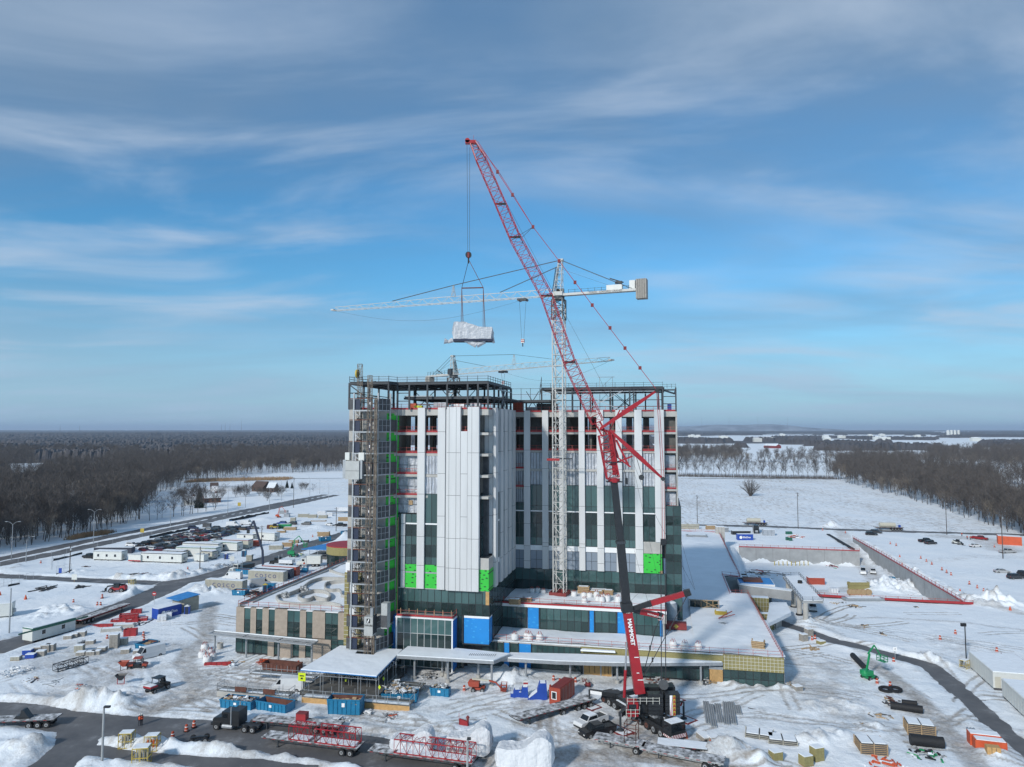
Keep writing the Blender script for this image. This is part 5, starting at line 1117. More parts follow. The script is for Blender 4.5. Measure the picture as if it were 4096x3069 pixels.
for p,q,r1,r2 in (((-3.2,-.3,.2),(-4.1,-.3,-.2),.42,.22),((-4.0,-.3,-.1),(-4.6,-.4,.0),.25,.5),((-1.2,-.5,.2),(.6,-.5,-.6),.4,.55),((.6,-.5,-.6),(2.0,-.5,-.1),.55,.3),((3.0,-.3,.9),(3.4,-.3,-.3),.35,.2)):m.tube(p,q,r1,8,r2)
m.build('loose_wrapping',LD,smooth=True);MB().mat('navy').box(-3.1,3.3,-1.2,1.2,-.05,.3).build('skid',LD)
# tower cranes
def tower_crane(root,base,zt,jibdir,jl,cj,head,label,nfoot,trolley,drop,mastw=2.3,lettering=True,posts=True):
 T=thing('tower_crane',label,'tower crane',base,math.atan2(jibdir[1],jibdir[0]))
 h=zt-base[2];n=int(h/2.4)
 m=MB().mat('crane_white');lattice(m,(0,0,.3),(0,0,h),mastw,mastw,n,.16,.075,up=Vector((0,1,0)));m.build('mast',T)
 m=MB().mat('dark_red').box(-1.7,1.7,-1.7,1.7,0,.45).box(-1.9,1.9,-1.9,-1.7,.3,1.0).box(-1.9,1.9,1.7,1.9,.3,1.0).box(-1.9,-1.7,-1.7,1.7,.3,1.0).box(1.7,1.9,-1.7,1.7,.3,1.0);m.build('base_frame',T)
 m=MB().mat('steel_dark');lattice(m,(0,0,h-4.6),(0,0,h-.1),mastw+.25,mastw+.25,3,.15,.08,up=Vector((0,1,0)));m.lathe([(1.3,h),(1.3,h+.7)],14).mat('crane_white').box(-1.1,1.1,-1.0,1.0,h+.7,h+1.6).mat('steel_dark').box(-.8,.8,-1.7,-1.0,h+.8,h+2.6);m.build('slewing_unit',T)
 m=MB().mat('crane_white');lattice(m,(.1,0,h+1.6),(-.5,0,h+head),1.7,1.7,5,.1,.05,up=Vector((0,1,0)),w2=.8,h2=.8);m.cbox((-.5,0,h+head+.15),(1.2,1.0,.5));m.mat('steel_dark');lattice(m,(1.2,0,h+1.8),(.4,0,h+head-1.5),.5,.5,8,.04,.03,up=Vector((0,1,0)));m.build('tower_head',T)
 jz=h+1.0;m=MB().mat('crane_white');lattice(m,(1.2,0,jz+.6),(jl*.55,0,jz+.6),1.4,1.5,int(jl*.55/1.7),.085,.04,tri=True);lattice(m,(jl*.55,0,jz+.55),(jl,0,jz+.35),1.4,1.4,int(jl*.45/1.7),.07,.035,tri=True,h2=.9);m.box(jl,jl+.8,-.7,.7,jz-.1,jz+.25);m.build('jib',T)
 m=MB().mat('crane_white').box(-cj,-1,-.75,-.55,jz-.35,jz+.15).box(-cj,-1,.55,.75,jz-.35,jz+.15).box(-cj,-1,-.55,.55,jz-.2,jz-.1);rail(m,[(-2,-.8,jz+.15),(-cj+1,-.8,jz+.15)],h=1.0,mt='steel_dark',r=.035,sp=1.5)
 m.mat('trailer_white').box(-cj+5.2,-cj+8.6,-.6,.5,jz+.1,jz+(1.3 if lettering else .3)).box(-cj+2.4,-cj+3.6,-.5,.5,jz+.1,jz+(2.0 if lettering else .3)).mat('steel_dark').tube((-cj+5,-.3,jz+1.8),(-cj+8,-.3,jz+(2.9 if lettering else .3)),.13,5).cbox((-cj+6,0,jz+(1.8 if lettering else .2)),(1.5,.7,.5));cjo=m.build('counter_jib',T)
 if lettering:
  text('TEREX   OXFORD CRANES',.62,cjo,'text_black',(-cj*.55,.77,jz-.1),(R(90),0,R(180)),ext=.005)
 for k in range(5):MB().mat('blocks').box(-cj-.1+.46*k,-cj+.3+.46*k,-1.0,1.0,jz-2.1,jz+(2.1 if lettering else -.4)).build('counterweight',T)
 m=MB().mat('steel_dark');top=(-.5,0,h+head+.2)
 for dy in (-.15,.15):
  line(m,[(top[0],dy,top[2]),(jl*.44 if posts else jl*.3,dy,jz+4.0),(jl*.72,dy,jz+1.3)],.055);line(m,[(top[0],dy,top[2]-1.2),(jl*.24,dy,jz+1.5)],.05)
 for dy in (-.55,.55):line(m,[(top[0],dy,top[2]),(-cj+3,dy,jz+.2)],.055)
 line(m,[(top[0],0,top[2]-2),(-cj*.6,0,jz+1.2)],.025);n=14
 a=Vector((jl,0,jz-.1));b=Vector((trolley,0,jz-.6));line(m,[a.lerp(b,k/n)-Vector((0,0,3.6*math.sin(math.pi*k/n))) for k in range(n+1)],.025);m.build('guy_rope',T)
 m=MB().mat('crane_white');lattice(m,(jl*.44,0,jz+1.3),(jl*.44,0,jz+4.0),.8,.9,2,.05,.03,up=Vector((0,1,0)),w2=.2,h2=.2);m.build('jib_post',T)
 t=MB().mat('black_paint').box(trolley-1.0,trolley+1.0,-.8,.8,jz-.75,jz-.35).tube((trolley-.8,-.9,jz-.6),(trolley-.8,.9,jz-.6),.3,8).tube((trolley+.8,-.9,jz-.6),(trolley+.8,.9,jz-.6),.3,8).build('trolley',T)
 m=MB().mat('rope');line(m,[(trolley-.8,0,jz-.7),(trolley-.25,0,jz-drop)],.03);line(m,[(trolley+.8,0,jz-.7),(trolley+.25,0,jz-drop)],.03);m.mat('trailer_white').box(trolley-.38,trolley+.38,-.2,.2,jz-drop-.9,jz-drop).mat('red_board').box(trolley-.39,trolley+.39,-.21,.21,jz-drop-.3,jz-drop-.12).box(trolley-.39,trolley+.39,-.21,.21,jz-drop-.7,jz-drop-.5).mat('steel_dark').tube((trolley,0,jz-drop-.9),(trolley,0,jz-drop-1.7),.12,6);m.build('hook_block',t)
 return T
base=W(8.85,8.3,10.55);zt=75.3;tipj=G(1340,1234,76.8);jd=(tipj-Vector((base.x,base.y,76.8)))
T1=tower_crane(None,base,zt,(jd.x,jd.y),jd.xy.length,19.5,8.6,'tall white tower crane standing on the upper snowy terrace',0,8.5,9.5)
m=MB().mat('red_board').box(-2.6,.2,-1.25,-1.1,29.1,29.6).mat('steel_dark').box(.2,3.0,-1.25,-1.1,29.4,29.7).mat('lamp_clear').box(-1.3,-1.0,-1.4,-1.1,31.8,32.1).box(.9,1.2,-1.4,-1.1,31.8,32.1);m.T=None;o=m.build('wall_tie',T1);o.rotation_euler=(0,0,-math.atan2(jd.y,jd.x)-BA)
b2=G(1815,1505,62.6);b2.z=3;j2=G(2440,1442,63.2);jd2=j2-b2
T2=tower_crane(None,b2,62.2,(jd2.x,jd2.y),jd2.xy.length,13,6.4,'second white tower crane rising behind the hospital roof',0,22,3.2,lettering=False)
m=MB().mat('steel_galv')
for x in (-1.6,1.6):m.tube((x,0,0),(x,0,9),.07,4)
for z in (3,6,8.9):m.tube((-1.6 if z<8 else -2.1,0,z),(1.6 if z<8 else 2.1,0,z),.07,4)
m.tube((-1.6,0,3),(1.6,0,6),.05,4).tube((1.6,0,3),(-1.6,0,6),.05,4).tube((-1.6,0,6),(1.6,0,9),.05,4);o=m.build('lifting_gantry');onb(o,17.5,30,50.5);tag(o,'thin steel gantry frame sticking up above the right penthouse','gantry')
# construction hoists at the shaft
def hoist_mast(parent,u,v,z0,z1,w=.75,mt='mast_rust'):
 m=MB().mat(mt);lattice(m,(u,v,z0),(u,v,z1),w,w,int((z1-z0)/1.5),.06,.035,up=Vector((0,1,0)))
 m.mat('steel_dark')
 for k in range(int((z1-z0)/4.13)):z=z0+2+4.13*k;m.bar((u-.6,v,z),(u+.6,v,z),.16)
 m.build('mast',parent)
def hz(u,v):return u,v
H1=thing('construction_hoist','left construction hoist with pale car and yellow pulley against the bare concrete shaft','hoist',(0,150,0),-BA)
u1=LVu(1433,-16.6,2000);hoist_mast(H1,u1,-16.6,1,59.3)
MB().mat('yellow').tube((u1-.75,-16.5,57.4),(u1-.45,-16.5,57.4),.85,14).build('pulley',H1,smooth=True)
uc=LVu(1417,-18.0,1900)
m=MB().mat('hoist_grey').box(uc-1.3,uc+1.5,-19.2,-17.3,36.9,40.4).mat('steel_galv').box(uc-2.0,uc-1.35,-18.9,-17.4,37.0,40.6).box(uc+1.55,uc+2.0,-18.9,-17.4,37.0,40.6).mat('trailer_white').box(uc-1.7,uc-.8,-18.6,-17.6,40.5,42.0).box(uc+1.1,uc+2.2,-18.6,-17.6,40.5,42.0).mat('steel_dark').box(uc-1.28,uc+1.48,-19.22,-19.15,38.5,38.56);car_=m.build('hoist_car',H1)
text('1-888-833-5533' if False else 'hoists',.42,car_,'text_black',(uc+.1,-19.23,39.9),(R(90),0,0),ext=.003) if False else None
H2=thing('construction_hoist','right construction hoist with its car near the bottom beside the landing tower','hoist',(0,150,0),-BA)
u2=LVu(1483,-19.2,2000);hoist_mast(H2,u2-.45,-19.2,1,56.8,.7);hoist_mast(H2,u2+.75,-19.0,1,52.5,.35)
uc2=LVu(1488,-20.6,2460)
m=MB().mat('hoist_grey').box(uc2-.95,uc2+.75,-22,-20.3,8.6,12.0).mat('steel_dark').box(uc2+.76,uc2+.82,-21.9,-20.2,8.9,12.2).mat('steel_galv').box(uc2-.1,uc2+.4,-21.2,-20.6,12.0,13.4).mat('text_black').box(uc2-.45,uc2+.25,-22.02,-22.0,10.9,11.7).mat('text_white').add([(uc2-.35,-22.04,11.0),(uc2-.15,-22.04,11.0),(uc2+.1,-22.04,11.6),(uc2-.1,-22.04,11.6)],[(0,1,2,3)]);c2=m.build('hoist_car',H2)
text('OXFORD',.46,c2,'text_black',(uc2-.1,-22.03,10.45),(R(90),0,0),ext=.004,bold=.01)
uc3=uc2+2.2;m=MB().mat('hoist_grey').box(uc3-.5,uc3+.7,-20.4,-18.8,9.6,14.2).mat('mesh_dark').box(uc3-.52,uc3-.48,-20.4,-18.8,9.8,14).box(uc3-.5,uc3+.7,-20.42,-20.38,9.8,12);m.build('hoist_car',H2)
LT=thing('landing_tower','steel landing tower with mesh screens and blue doors in front of the bare shaft','scaffold tower',(0,150,0),-BA)
ua,ub=-27.5,-22.5;va,vb=-18.2,-15.2;uc_=-21.2
m=MB().mat('steel_galv')
for u,v in ((ua,va),(ub,va),(uc_,vb),(ua,vb+.1)):m.box(u-.13,u+.13,v-.13,v+.13,.2,53.5)
m.build('upright',LT)
for k in range(12):
 z=50.2-4.13*k
 m=MB().mat('steel_galv').box(ua-.2,ub+.2,va-.2,va,z-.25,z).mat('concrete_dark').box(ua,ub,va,vb,z-.12,z-.02).mat('steel_galv').bar((ub,va,z-.1),(uc_,vb,z-.1),.22).bar((ua,va,z-.3),(ua+1.1,va,z-1.2),.13).bar((ub,va,z-.3),(ub-1.1,va,z-1.2),.13);m.build('landing',LT)
 m=MB().mat('mesh_dark').box(ua-.9,ua,va-.05,va,z+.1,z+2.1).mat('mesh_dark');m.add([(ub+.05,va,z),(uc_,vb-.05,z),(uc_,vb-.05,z+2.2),(ub+.05,va,z+2.2)],[(0,1,2,3)]);m.mat('rust').box(ua-.9,ub,va-.12,va+.1,z+2.15,z+2.3);m.build('mesh_screen',LT)
 MB().mat('navy').box(ua+.1,ua+1.2,va+.15,va+.2,z+.05,z+2.1).build('landing_door',LT);m=MB().mat('navy').box(ub-2.2,ub-1.2,va+.1,va+.2,z+.05,z+2.1).box(ub-.9,ub-.2,va+.1,va+.2,z+.05,z+2.0).mat('text_white').box(ub-1.8,ub-1.6,va+.07,va+.1,z+1.0,z+1.5);m.build('landing_door',LT)
 m=MB();rail(m,[(ub+.1,va,z),(uc_,vb,z)],h=2.2,mt='steel_galv',r=.05,sp=1.2);m.mat('mesh_dark').bar((ua+.2,va+1,z+2.5),(ub,va+1,z+2.6),.15);m.build('landing_rail',LT)
MB().mat('steel_galv').box(-20.95,-20.75,-12.6,-12.4,.2,50.3).build('upright',LT)
for k in range(12):
 z=50.2-4.13*k;m=MB().mat('steel_galv').bar((uc_,vb,z-.15),(-20.85,-12.5,z-.15),.2).mat('mesh_dark').quad((uc_+.02,vb,z-4),(-20.8,-12.7,z-4),(-20.8,-12.7,z-1.9),(uc_+.02,vb,z-1.9));m.build('mesh_screen',LT)
# vehicles, containers, site offices
def place3(f,a,b,c=None,L=None,D=None,z=0.0):
 A_,B_=g(f,*a,z),g(f,*b,z);d=B_-A_;rz=math.atan2(d.y,d.x);L=L or d.length
 if D is None:C_=g(f,*c,z);D=abs((C_-B_).dot(Vector((-d.y,d.x,0)).normalized()))
 cen=A_+d.normalized()*L/2+Vector((-d.y,d.x,0)).normalized()*D/2
 return cen,rz,L,D
def head(f,rear,front):
 A_,B_=g(f,*rear),g(f,*front);d=B_-A_;return (A_+B_)/2,math.atan2(d.y,d.x)
def paint(name,col):mat('paint_'+name,col,0.3,var=.05);return 'paint_'+name
PAINTS=dict(black=(.012,.012,.014),charcoal=(.035,.037,.042),grey=(.13,.135,.14),silver=(.36,.37,.38),white=(.66,.67,.68),red=(.25,.012,.015),blue=(.01,.05,.22),navy=(.012,.02,.06),maroon=(.09,.01,.02),brown=(.07,.05,.035))
for k_,v_ in PAINTS.items():paint(k_,v_)
KIND=dict(sedan=([(-2.3,.45),(-2.3,.85),(-2.15,.98),(-1.55,1.0),(1.1,.98),(2.1,.78),(2.3,.6),(2.3,.35),(-2.25,.3)],[(-1.75,1.0),(-1.05,1.42),(.35,1.45),(1.2,.98)],.88,2.3),
   suv=([(-2.35,.45),(-2.35,1.05),(-2.2,1.12),(1.1,1.12),(2.2,.98),(2.35,.75),(2.35,.4),(-2.3,.35)],[(-2.2,1.12),(-1.95,1.72),(.4,1.75),(1.2,1.12)],.93,2.35),
   van=([(-2.9,.45),(-2.9,1.3),(2.2,1.3),(2.85,1.1),(2.95,.8),(2.95,.4),(-2.85,.35)],[(-2.88,1.3),(-2.8,2.45),(1.3,2.5),(2.2,1.3)],.97,2.9),
   pickup=([(-2.9,.55),(-2.9,1.12),(1.3,1.15),(2.7,1.1),(2.9,.85),(2.9,.5),(-2.85,.45)],[(-.75,1.14),(-.6,1.82),(1.0,1.85),(1.65,1.14)],.97,2.9))
def build_car(kind,col,label,loc,rz,group=None,detail=True,snow=.0,wr=.36):
 body,cab,hw,hl=KIND[kind];cn=dict(van='van',pickup='pickup_truck',suv='parked_car',sedan='parked_car')[kind]
 t=thing(cn,label,dict(van='van',pickup='pickup truck').get(kind,'car'),loc,rz,group);p='paint_'+col
 m=MB().mat(p);n=len(body)
 def ring(prof,w,w2=None):return [(x,-w,z) for x,z in prof],[(x,w,z) for x,z in prof]
 lo,hi=ring(body,hw);ins=[(x*.97,-hw+.10*(z>.9),z) for x,z in body]
 m.prism_y(body,-hw,hw)
 if kind=='pickup':m.mat('black_paint').box(-2.8,-.9,-hw+.12,hw-.12,1.125,1.14);m.mat(p).box(-2.85,-.8,-hw,-hw+.1,1.1,1.3).box(-2.85,-.8,hw-.1,hw,1.1,1.3).box(-2.9,-2.8,-hw,hw,1.1,1.3)
 m.mat(p);k=len(cab);w1,w2=hw-.05,hw-.2
 vs=[(x,-(w1 if z<1.35 else w2),z) for x,z in cab]+[(x,(w1 if z<1.35 else w2),z) for x,z in cab]
 m.add(vs,[tuple(range(k)),tuple(range(k,2*k))[::-1]]+[(i,k+i,k+(i+1)%k,(i+1)%k) for i in range(k)]);m.mat('black_paint').box(-hl-.04,-hl+.1,-hw+.1,hw-.1,.35,.6).box(hl-.1,hl+.04,-hw+.1,hw-.1,.35,.6)
 if snow:m.mat('snow').box(cab[1][0]+.1,cab[2][0]-.1,-w2+.05,w2-.05,cab[1][1]-.0,cab[1][1]+.05)
 m.build('body',t,smooth=False)
 g_=MB().mat('carglass');z0,z1=cab[0][1],cab[1][1]
 def lerp(a,b,s):return a+(b-a)*s
 for sgn in (-1,1):
  x0=lerp(cab[0][0],cab[1][0],.35);x1=lerp(cab[3][0],cab[2][0],.3)
  if kind=='van':x0=1.0
  q=[(x0+.05,sgn*(lerp(w1,w2,.25)+.015),lerp(z0,z1,.2)),(x1-.05,sgn*(lerp(w1,w2,.25)+.015),lerp(z0,z1,.2)),(cab[2][0]-.05 if kind != 'van' else 1.35,sgn*(lerp(w1,w2,.9)+.015),lerp(z0,z1,.85)),((cab[1][0] if kind != 'van' else .95)+.1,sgn*(lerp(w1,w2,.9)+.015),lerp(z0,z1,.85))]
  g_.add(q,[(0,1,2,3) if sgn<0 else (3,2,1,0)])
 a,b=cab[3],cab[2];e=.025;g_.add([(lerp(a[0],b[0],.1)+e,-w1+.1,lerp(a[1],b[1],.1)+e),(lerp(a[0],b[0],.1)+e,w1-.1,lerp(a[1],b[1],.1)+e),(lerp(a[0],b[0],.92)+e,w2-.05,lerp(a[1],b[1],.92)+e),(lerp(a[0],b[0],.92)+e,-w2+.05,lerp(a[1],b[1],.92)+e)],[(0,1,2,3)])
 a,b=cab[0],cab[1]
 if kind != 'van':g_.add([(lerp(a[0],b[0],.15)-e,w1-.12,lerp(a[1],b[1],.15)+e),(lerp(a[0],b[0],.15)-e,-w1+.12,lerp(a[1],b[1],.15)+e),(lerp(a[0],b[0],.9)-e,-w2+.05,lerp(a[1],b[1],.9)+e),(lerp(a[0],b[0],.9)-e,w2-.05,lerp(a[1],b[1],.9)+e)],[(0,1,2,3)])
 g_.build('window',t)
 for x in (-hl*.62,hl*.64):
  for s in (-1,1):
   if detail:wheel(t,x,s*(hw-.1),wr,.24)
   else:MB().mat('rubber').tube((x,s*hw-s*.2,wr),(x,s*hw+s*.02,wr),wr,10).build('wheel',t)
 for s in (-1,1):MB().mat('lamp_clear').box(hl-.12,hl+.03,s*(hw-.25)-.15,s*(hw-.25)+.15,.68,.82).build('headlight',t);MB().mat('lamp_red').box(-hl-.03,-hl+.1,s*(hw-.15)-.1,s*(hw-.15)+.1,.75,.95).build('tail_light',t)
 return t
def car_at(kind,col,label,f,rear,front,**k):c,rz=head(f,rear,front);return build_car(kind,col,label,c,rz,**k)
car_at('pickup','white','white pickup truck parked beside the dark pickup in front of the red crane','D',(1530,1262),(1330,1330),snow=1,wr=.42)
car_at('pickup','black','black and maroon pickup truck parked nose left beside the white pickup','D',(1600,1350),(1370,1405),wr=.42)
car_at('van','white','white work van parked by the open blue skip in the left yard','B',(1355,700),(1215,735))
car_at('van','white','long white panel van standing beside the scaffold ramp','C',(890,1000),(620,1005))
car_at('van','white','white van with dark scribbles parked behind the nearer beige shipping container','H',(1335,745),(1200,742))
car_at('van','silver','silver and dark van parked nose right between the container and the blue toilet','H',(1425,805),(1555,790))
car_at('pickup','white','white pickup truck under the concrete-columned canopy, nose to the camera','G',(868,912),(878,962))
car_at('van','white','white van parked on the floor of the excavation','PIT',(1188,690),(1196,722));car_at('pickup','white','white pickup truck parked on the excavation floor right of the white van','PIT',(1250,685),(1260,722))
for i,(k,c,r,fr,lab) in enumerate((('suv','blue',(1695,300),(1630,298),'bright blue SUV parked at the back of the storage yard'),('suv','charcoal',(1775,302),(1718,300),'dark SUV second from the blue one in the back storage yard'),('suv','grey',(1900,304),(1820,302),'large grey SUV parked mid row in the back storage yard'),
  ('sedan','white',(2020,306),(2082,312),'white saloon car near the shaft in the back storage yard'),('pickup','black',(2180,316),(2098,312),'black pickup nearest the concrete shaft in the back storage yard'))):car_at(k,c,lab,'H',r,fr)
for k,c,r,fr,lab in (('suv','black',(1215,462),(1275,464),'black SUV by the back road above the excavation'),('suv','charcoal',(1255,448),(1295,452),'dark SUV half hidden behind the black one by the back road'),('pickup','black',(1555,508),(1625,506),'black pickup on the snowy lot right of the excavation, behind another'),
  ('suv','charcoal',(1575,522),(1665,518),'dark SUV in front of the black pickup on the right lot'),('sedan','white',(1860,540),(1950,536),'white saloon car on the right lot before the roadworks'),('pickup','silver',(2070,578),(2145,576),'silver pickup beside the utility pole on the right lot'),
  ('sedan','silver',(2045,702),(2105,704),'silver car parked farther right on the snowy lot'),('suv','charcoal',(2120,740),(2195,738),'charcoal SUV at the right edge of the snowy lot'),('pickup','red',(1905,488),(1960,494),'red and white work truck at the roadworks on the right lot'),('suv','black',(2195,718),(2250,730),'black car cut off by the right edge of the picture')):car_at(k,c,lab,'G',r,fr)
car_at('sedan','white','small white car on the far road in front of the brown barn','H',(1665,38),(1695,36))
rowd=g('A',1880,1012)-g('A',1140,1165);rrz=math.atan2(rowd.y,rowd.x)-R(90)
ROWS=[('back row',[(1140,1160),(1195,1158),(1245,1148),(1292,1140),(1352,1127),(1402,1112),(1452,1098),(1505,1088),(1555,1078),(1605,1065),(1660,1052),(1702,1044),(1748,1038),(1815,1025),(1880,1013)]),
 ('middle row',[(1120,1196),(1485,1143),(1545,1142),(1592,1124),(1642,1124),(1684,1100),(1712,1114),(1762,1114),(1772,1076),(1822,1086),(1862,1090),(1902,1074),(1932,1056),(1974,1046),(2024,1040)]),
 ('front row',[(1300,1195),(1376,1205),(1370,1174),(1415,1164),(1456,1185),(1492,1176),(1934,1030),(2002,1020),(2042,1012),(2092,1020),(2142,1010),(2192,1010),(1250,1208),(780,1262),(1670,1010),(1900,1118)])]
for dn,nm in ((24,'inner back row'),(-22,'inner front row')):
 ROWS.append((nm,[(1330+46*k,(1143 if dn>0 else 1186)-9.4*k) for k in range(15)]))
CC=['charcoal','black','grey','white','maroon','navy','silver','black','charcoal','brown','black','charcoal','navy']
protos={};rr=random.Random(3)
for rn,pts in ROWS:
 for i,(x,y) in enumerate(pts):
  col=rr.choice(CC);kd=rr.choice(['sedan','suv','suv','pickup']);
  if (rn,i) in (('middle row',8),('middle row',5)):col='red'
  if (rn,i) in (('front row',7),('front row',13)):kd='pickup'
  lab='%s %s, %s from the left in the %s of the car park'%(col,{'sedan':'saloon car','suv':'SUV','pickup':'pickup truck'}[kd],ORD[i],rn)
  loc=g('A',x,y);rz=rrz+rr.uniform(-.05,.05)+(math.pi if rr.random()<.5 else 0);gp_='cars in the car park behind the site offices'
  if (kd,col) in protos:copy_tree(protos[kd,col],loc,rz,lab,gp_)
  else:protos[kd,col]=build_car(kd,col,lab,loc,rz,gp_,detail=False)
for x,y,lab in ((2010,985,'white cube van at the far end of the car park'),(2130,972,'white van beside the cube van at the far end of the car park')):build_car('van','white',lab,g('A',x,y),0.1,detail=False)
def container(label,f,a,b,c=None,col='cosco_beige',L=None,D=None,H_=2.6,txt=None,tcol='text_white',ts=.9,z=0.0,name='shipping_container',end=False,roof='snow',grp=None):
 cen,rz,L,D=place3(f,a,b,c,L,D,z);t=thing(name,label,'container',cen+Vector((0,0,.05)),rz,grp)
 m=MB().mat(col);n=max(4,int(L/.5));e=.06
 for y,s in ((-D/2,-1),(D/2,1)):
  for i in range(n):
   x0=-L/2+L*i/n;x1=-L/2+L*(i+1)/n;xm=(x0+x1)/2
   m.add([(x0,y,.12),(xm,y,.12),(xm,y,H_-.12),(x0,y,H_-.12),(xm,y-s*e,.12),(x1,y-s*e,.12),(x1,y-s*e,H_-.12),(xm,y-s*e,H_-.12)],[(0,1,2,3) if s<0 else (3,2,1,0),(4,5,6,7) if s<0 else (7,6,5,4),(1,4,7,2) if s<0 else (2,7,4,1)])
 for x in (-L/2,L/2-.05):m.box(x,x+.05,-D/2+.01,D/2-.01,.12,H_-.1)
 for x in (-L/2-.01,L/2-.11):
  for y in (-D/2-.01,D/2-.11):m.box(x,x+.12,y,y+.12,0,H_)
 for z_ in (0,H_-.13):m.box(-L/2,L/2,-D/2-.008,-D/2+.1,z_,z_+.12).box(-L/2,L/2,D/2-.1,D/2+.008,z_,z_+.12)
 m.box(-L/2+.02,L/2-.02,-D/2+.02,D/2-.02,.1,H_-.04);w=m.build('shell',t)
 m=MB().mat('steel_galv')
 for y in (-D*.32,-D*.12,D*.12,D*.32):m.box(L/2+.01,L/2+.05,y-.02,y+.02,.1,H_-.1)
 m.mat(col).box(L/2+.002,L/2+.03,-D/2+.15,-.03,.15,H_-.15).box(L/2+.002,L/2+.03,.03,D/2-.15,.15,H_-.15);m.build('door',t)
 if roof:MB().mat(roof).box(-L/2+.1,L/2-.1,-D/2+.1,D/2-.1,H_-.03,H_+.05).build('roof',t)
 if txt:text(txt,ts,w,tcol,(0,-D/2-.03,H_*.5),(R(90),0,0),ext=.01,bold=.015,space=1.7 if txt=='COSCO' else 1)
 return t
container('beige shipping container with blue lettering nearest the junction, second van behind it','H',(1045,822),(1315,838),None,L=12.2,D=2.44,H_=2.9,txt='COSCO',tcol='text_navy',ts=1.5)
container('beige shipping container with blue lettering behind the silver van','H',(1392,745),(1640,760),None,L=12.2,D=2.44,H_=2.9,txt='COSCO',tcol='text_navy',ts=1.5)
container('dark navy shipping container right behind the far beige one','H',(1450,722),(1690,737),None,'navy',L=12.2,D=2.44,H_=2.9);container('rust red shipping container, rearmost of three side by side','H',(1505,702),(1745,717),None,'orange_red',L=12.2,D=2.44,H_=2.9)
def builder_logo(t,L,D,s):
 w=[c for c in t.children if c.name.startswith('shell')][0];MB().mat('text_white').tube((-L*.28,-D/2-.05,1.3),(-L*.28,-D/2-.02,1.3),s*.62,12).build('emblem',w);text('EllisDon',s,w,'text_white',(L*.07,-D/2-.04,1.3),(R(90),0,0),ext=.01,bold=.02)
t=container('royal blue shipping container with white lettering beside the plywood shed','B',(1362,392),(1545,345),None,'royal_blue',L=6.4,D=2.44);builder_logo(t,6.4,2.44,.95)
t=container('royal blue container with white lettering behind the excavation wall','G',(400,496),(496,496),None,'royal_blue',D=2.44,H_=2.6);builder_logo(t,7,2.44,1.0)
t=container('short rust red container with a white framed window beside the flatbed','D',(1072,1120),(1166,1140),(1298,1045),'orange_red',H_=2.9,roof='dark_red')
m=MB().mat('text_white').box(-.75,.05,-3.0,-2.99,.8,2.2)
Dc=place3('D',(1072,1120),(1166,1140),(1298,1045))[3];m=MB().mat('text_white').box(-.6,.35,-Dc/2-.06,-Dc/2-.02,1.0,2.3).mat('carglass').box(-.48,.23,-Dc/2-.08,-Dc/2-.05,1.12,2.18);m.build('window',t);MB().mat('snow').box(-.9,.9,-Dc/2+.3,Dc/2-.4,2.88,2.93).build('snow',t)
container('low orange-red open container on the excavation edge behind the canopy','PIT',(848,775),(950,777),None,'orange_red',D=2.4,H_=2.2);container('black container stack end left of the blue lettered container','G',(365,462),(480,462),None,'black_paint',D=2.4,H_=1.8)
container('dark grey container row at the left end of the car park','H',(150,540),(345,540),None,'trim_dark',D=2.6,H_=2.5,L=14);container('small orange container beside the maroon-roofed office','H',(1427,480),(1490,478),None,'orange_red',D=2.4,H_=2.6)
container('dark red shipping container behind the white offices at the right edge','F',(1735,790),(1990,1000),None,'dark_red',L=12.2,D=2.44,H_=2.6)
container('orange twin container office at the far right of the snowy lot','G',(2048,520),(2200,530),None,'orange',D=5,H_=3.4)
def office(label,f,a,b,c=None,L=None,D=None,H_=3.0,wall='trailer_white',trim='trim_dark',wins=3,z=0.0,grp=None,end_win=False):
 cen,rz,L,D=place3(f,a,b,c,L,D,z);t=thing('site_office',label,'site office',cen,rz,grp)
 m=MB().mat(wall).box(-L/2,L/2,-D/2,D/2,.55,H_).mat('mesh_dark');n=max(2,int(L/2.5))
 for i in range(n+1):m.box(-L/2+.2+(L-.7)*i/n,-L/2+.5+(L-.7)*i/n,-D/2+.2,D/2-.2,0,.55)
 m.mat(wall)
 for i in range(1,int(L/1.2)):x=-L/2+1.2*i;m.box(x-.015,x+.015,-D/2-.012,-D/2,.6,H_-.05)
 m.build('wall',t);MB().mat(trim).box(-L/2-.05,L/2+.05,-D/2-.05,D/2+.05,H_,H_+.22).mat('snow').box(-L/2+.08,L/2-.08,-D/2+.08,D/2-.08,H_+.22,H_+.34).build('roof',t)
 for i in range(wins):x=-L/2+L*(i+.5)/wins*.9+.3;MB().mat('carglass').box(x-.4,x+.4,-D/2-.04,-D/2,1.5,2.4).mat('white_trim').box(x-.48,x+.48,-D/2-.02,-D/2,1.42,2.48).build('window',t)
 MB().mat('steel_galv').box(L/2,L/2+.5,-.5,.4,1.2,2.0).build('air_unit',t);MB().mat('trailer_cream').box(L/2,L/2+.03,-D/2+.3,-D/2+1.2,.6,2.5).build('door',t);return t
office('light grey site office with three small windows, leftmost in front of the car park','H',(145,590),(372,596),None,D=3.2,trim='steel_galv',H_=3.2)
office('long white site office with dark roof edge, front of the office row','H',(530,605),(856,617),None,D=3.4,H_=3.2)
office('white site office right behind the front long one','H',(808,556),(1130,566),None,D=3.4,trim='trim_green',H_=3.2,wins=2);office('long low white office with a dark emblem behind the green-edged one','H',(862,520),(1150,530),None,D=3,H_=3.2,wins=0)
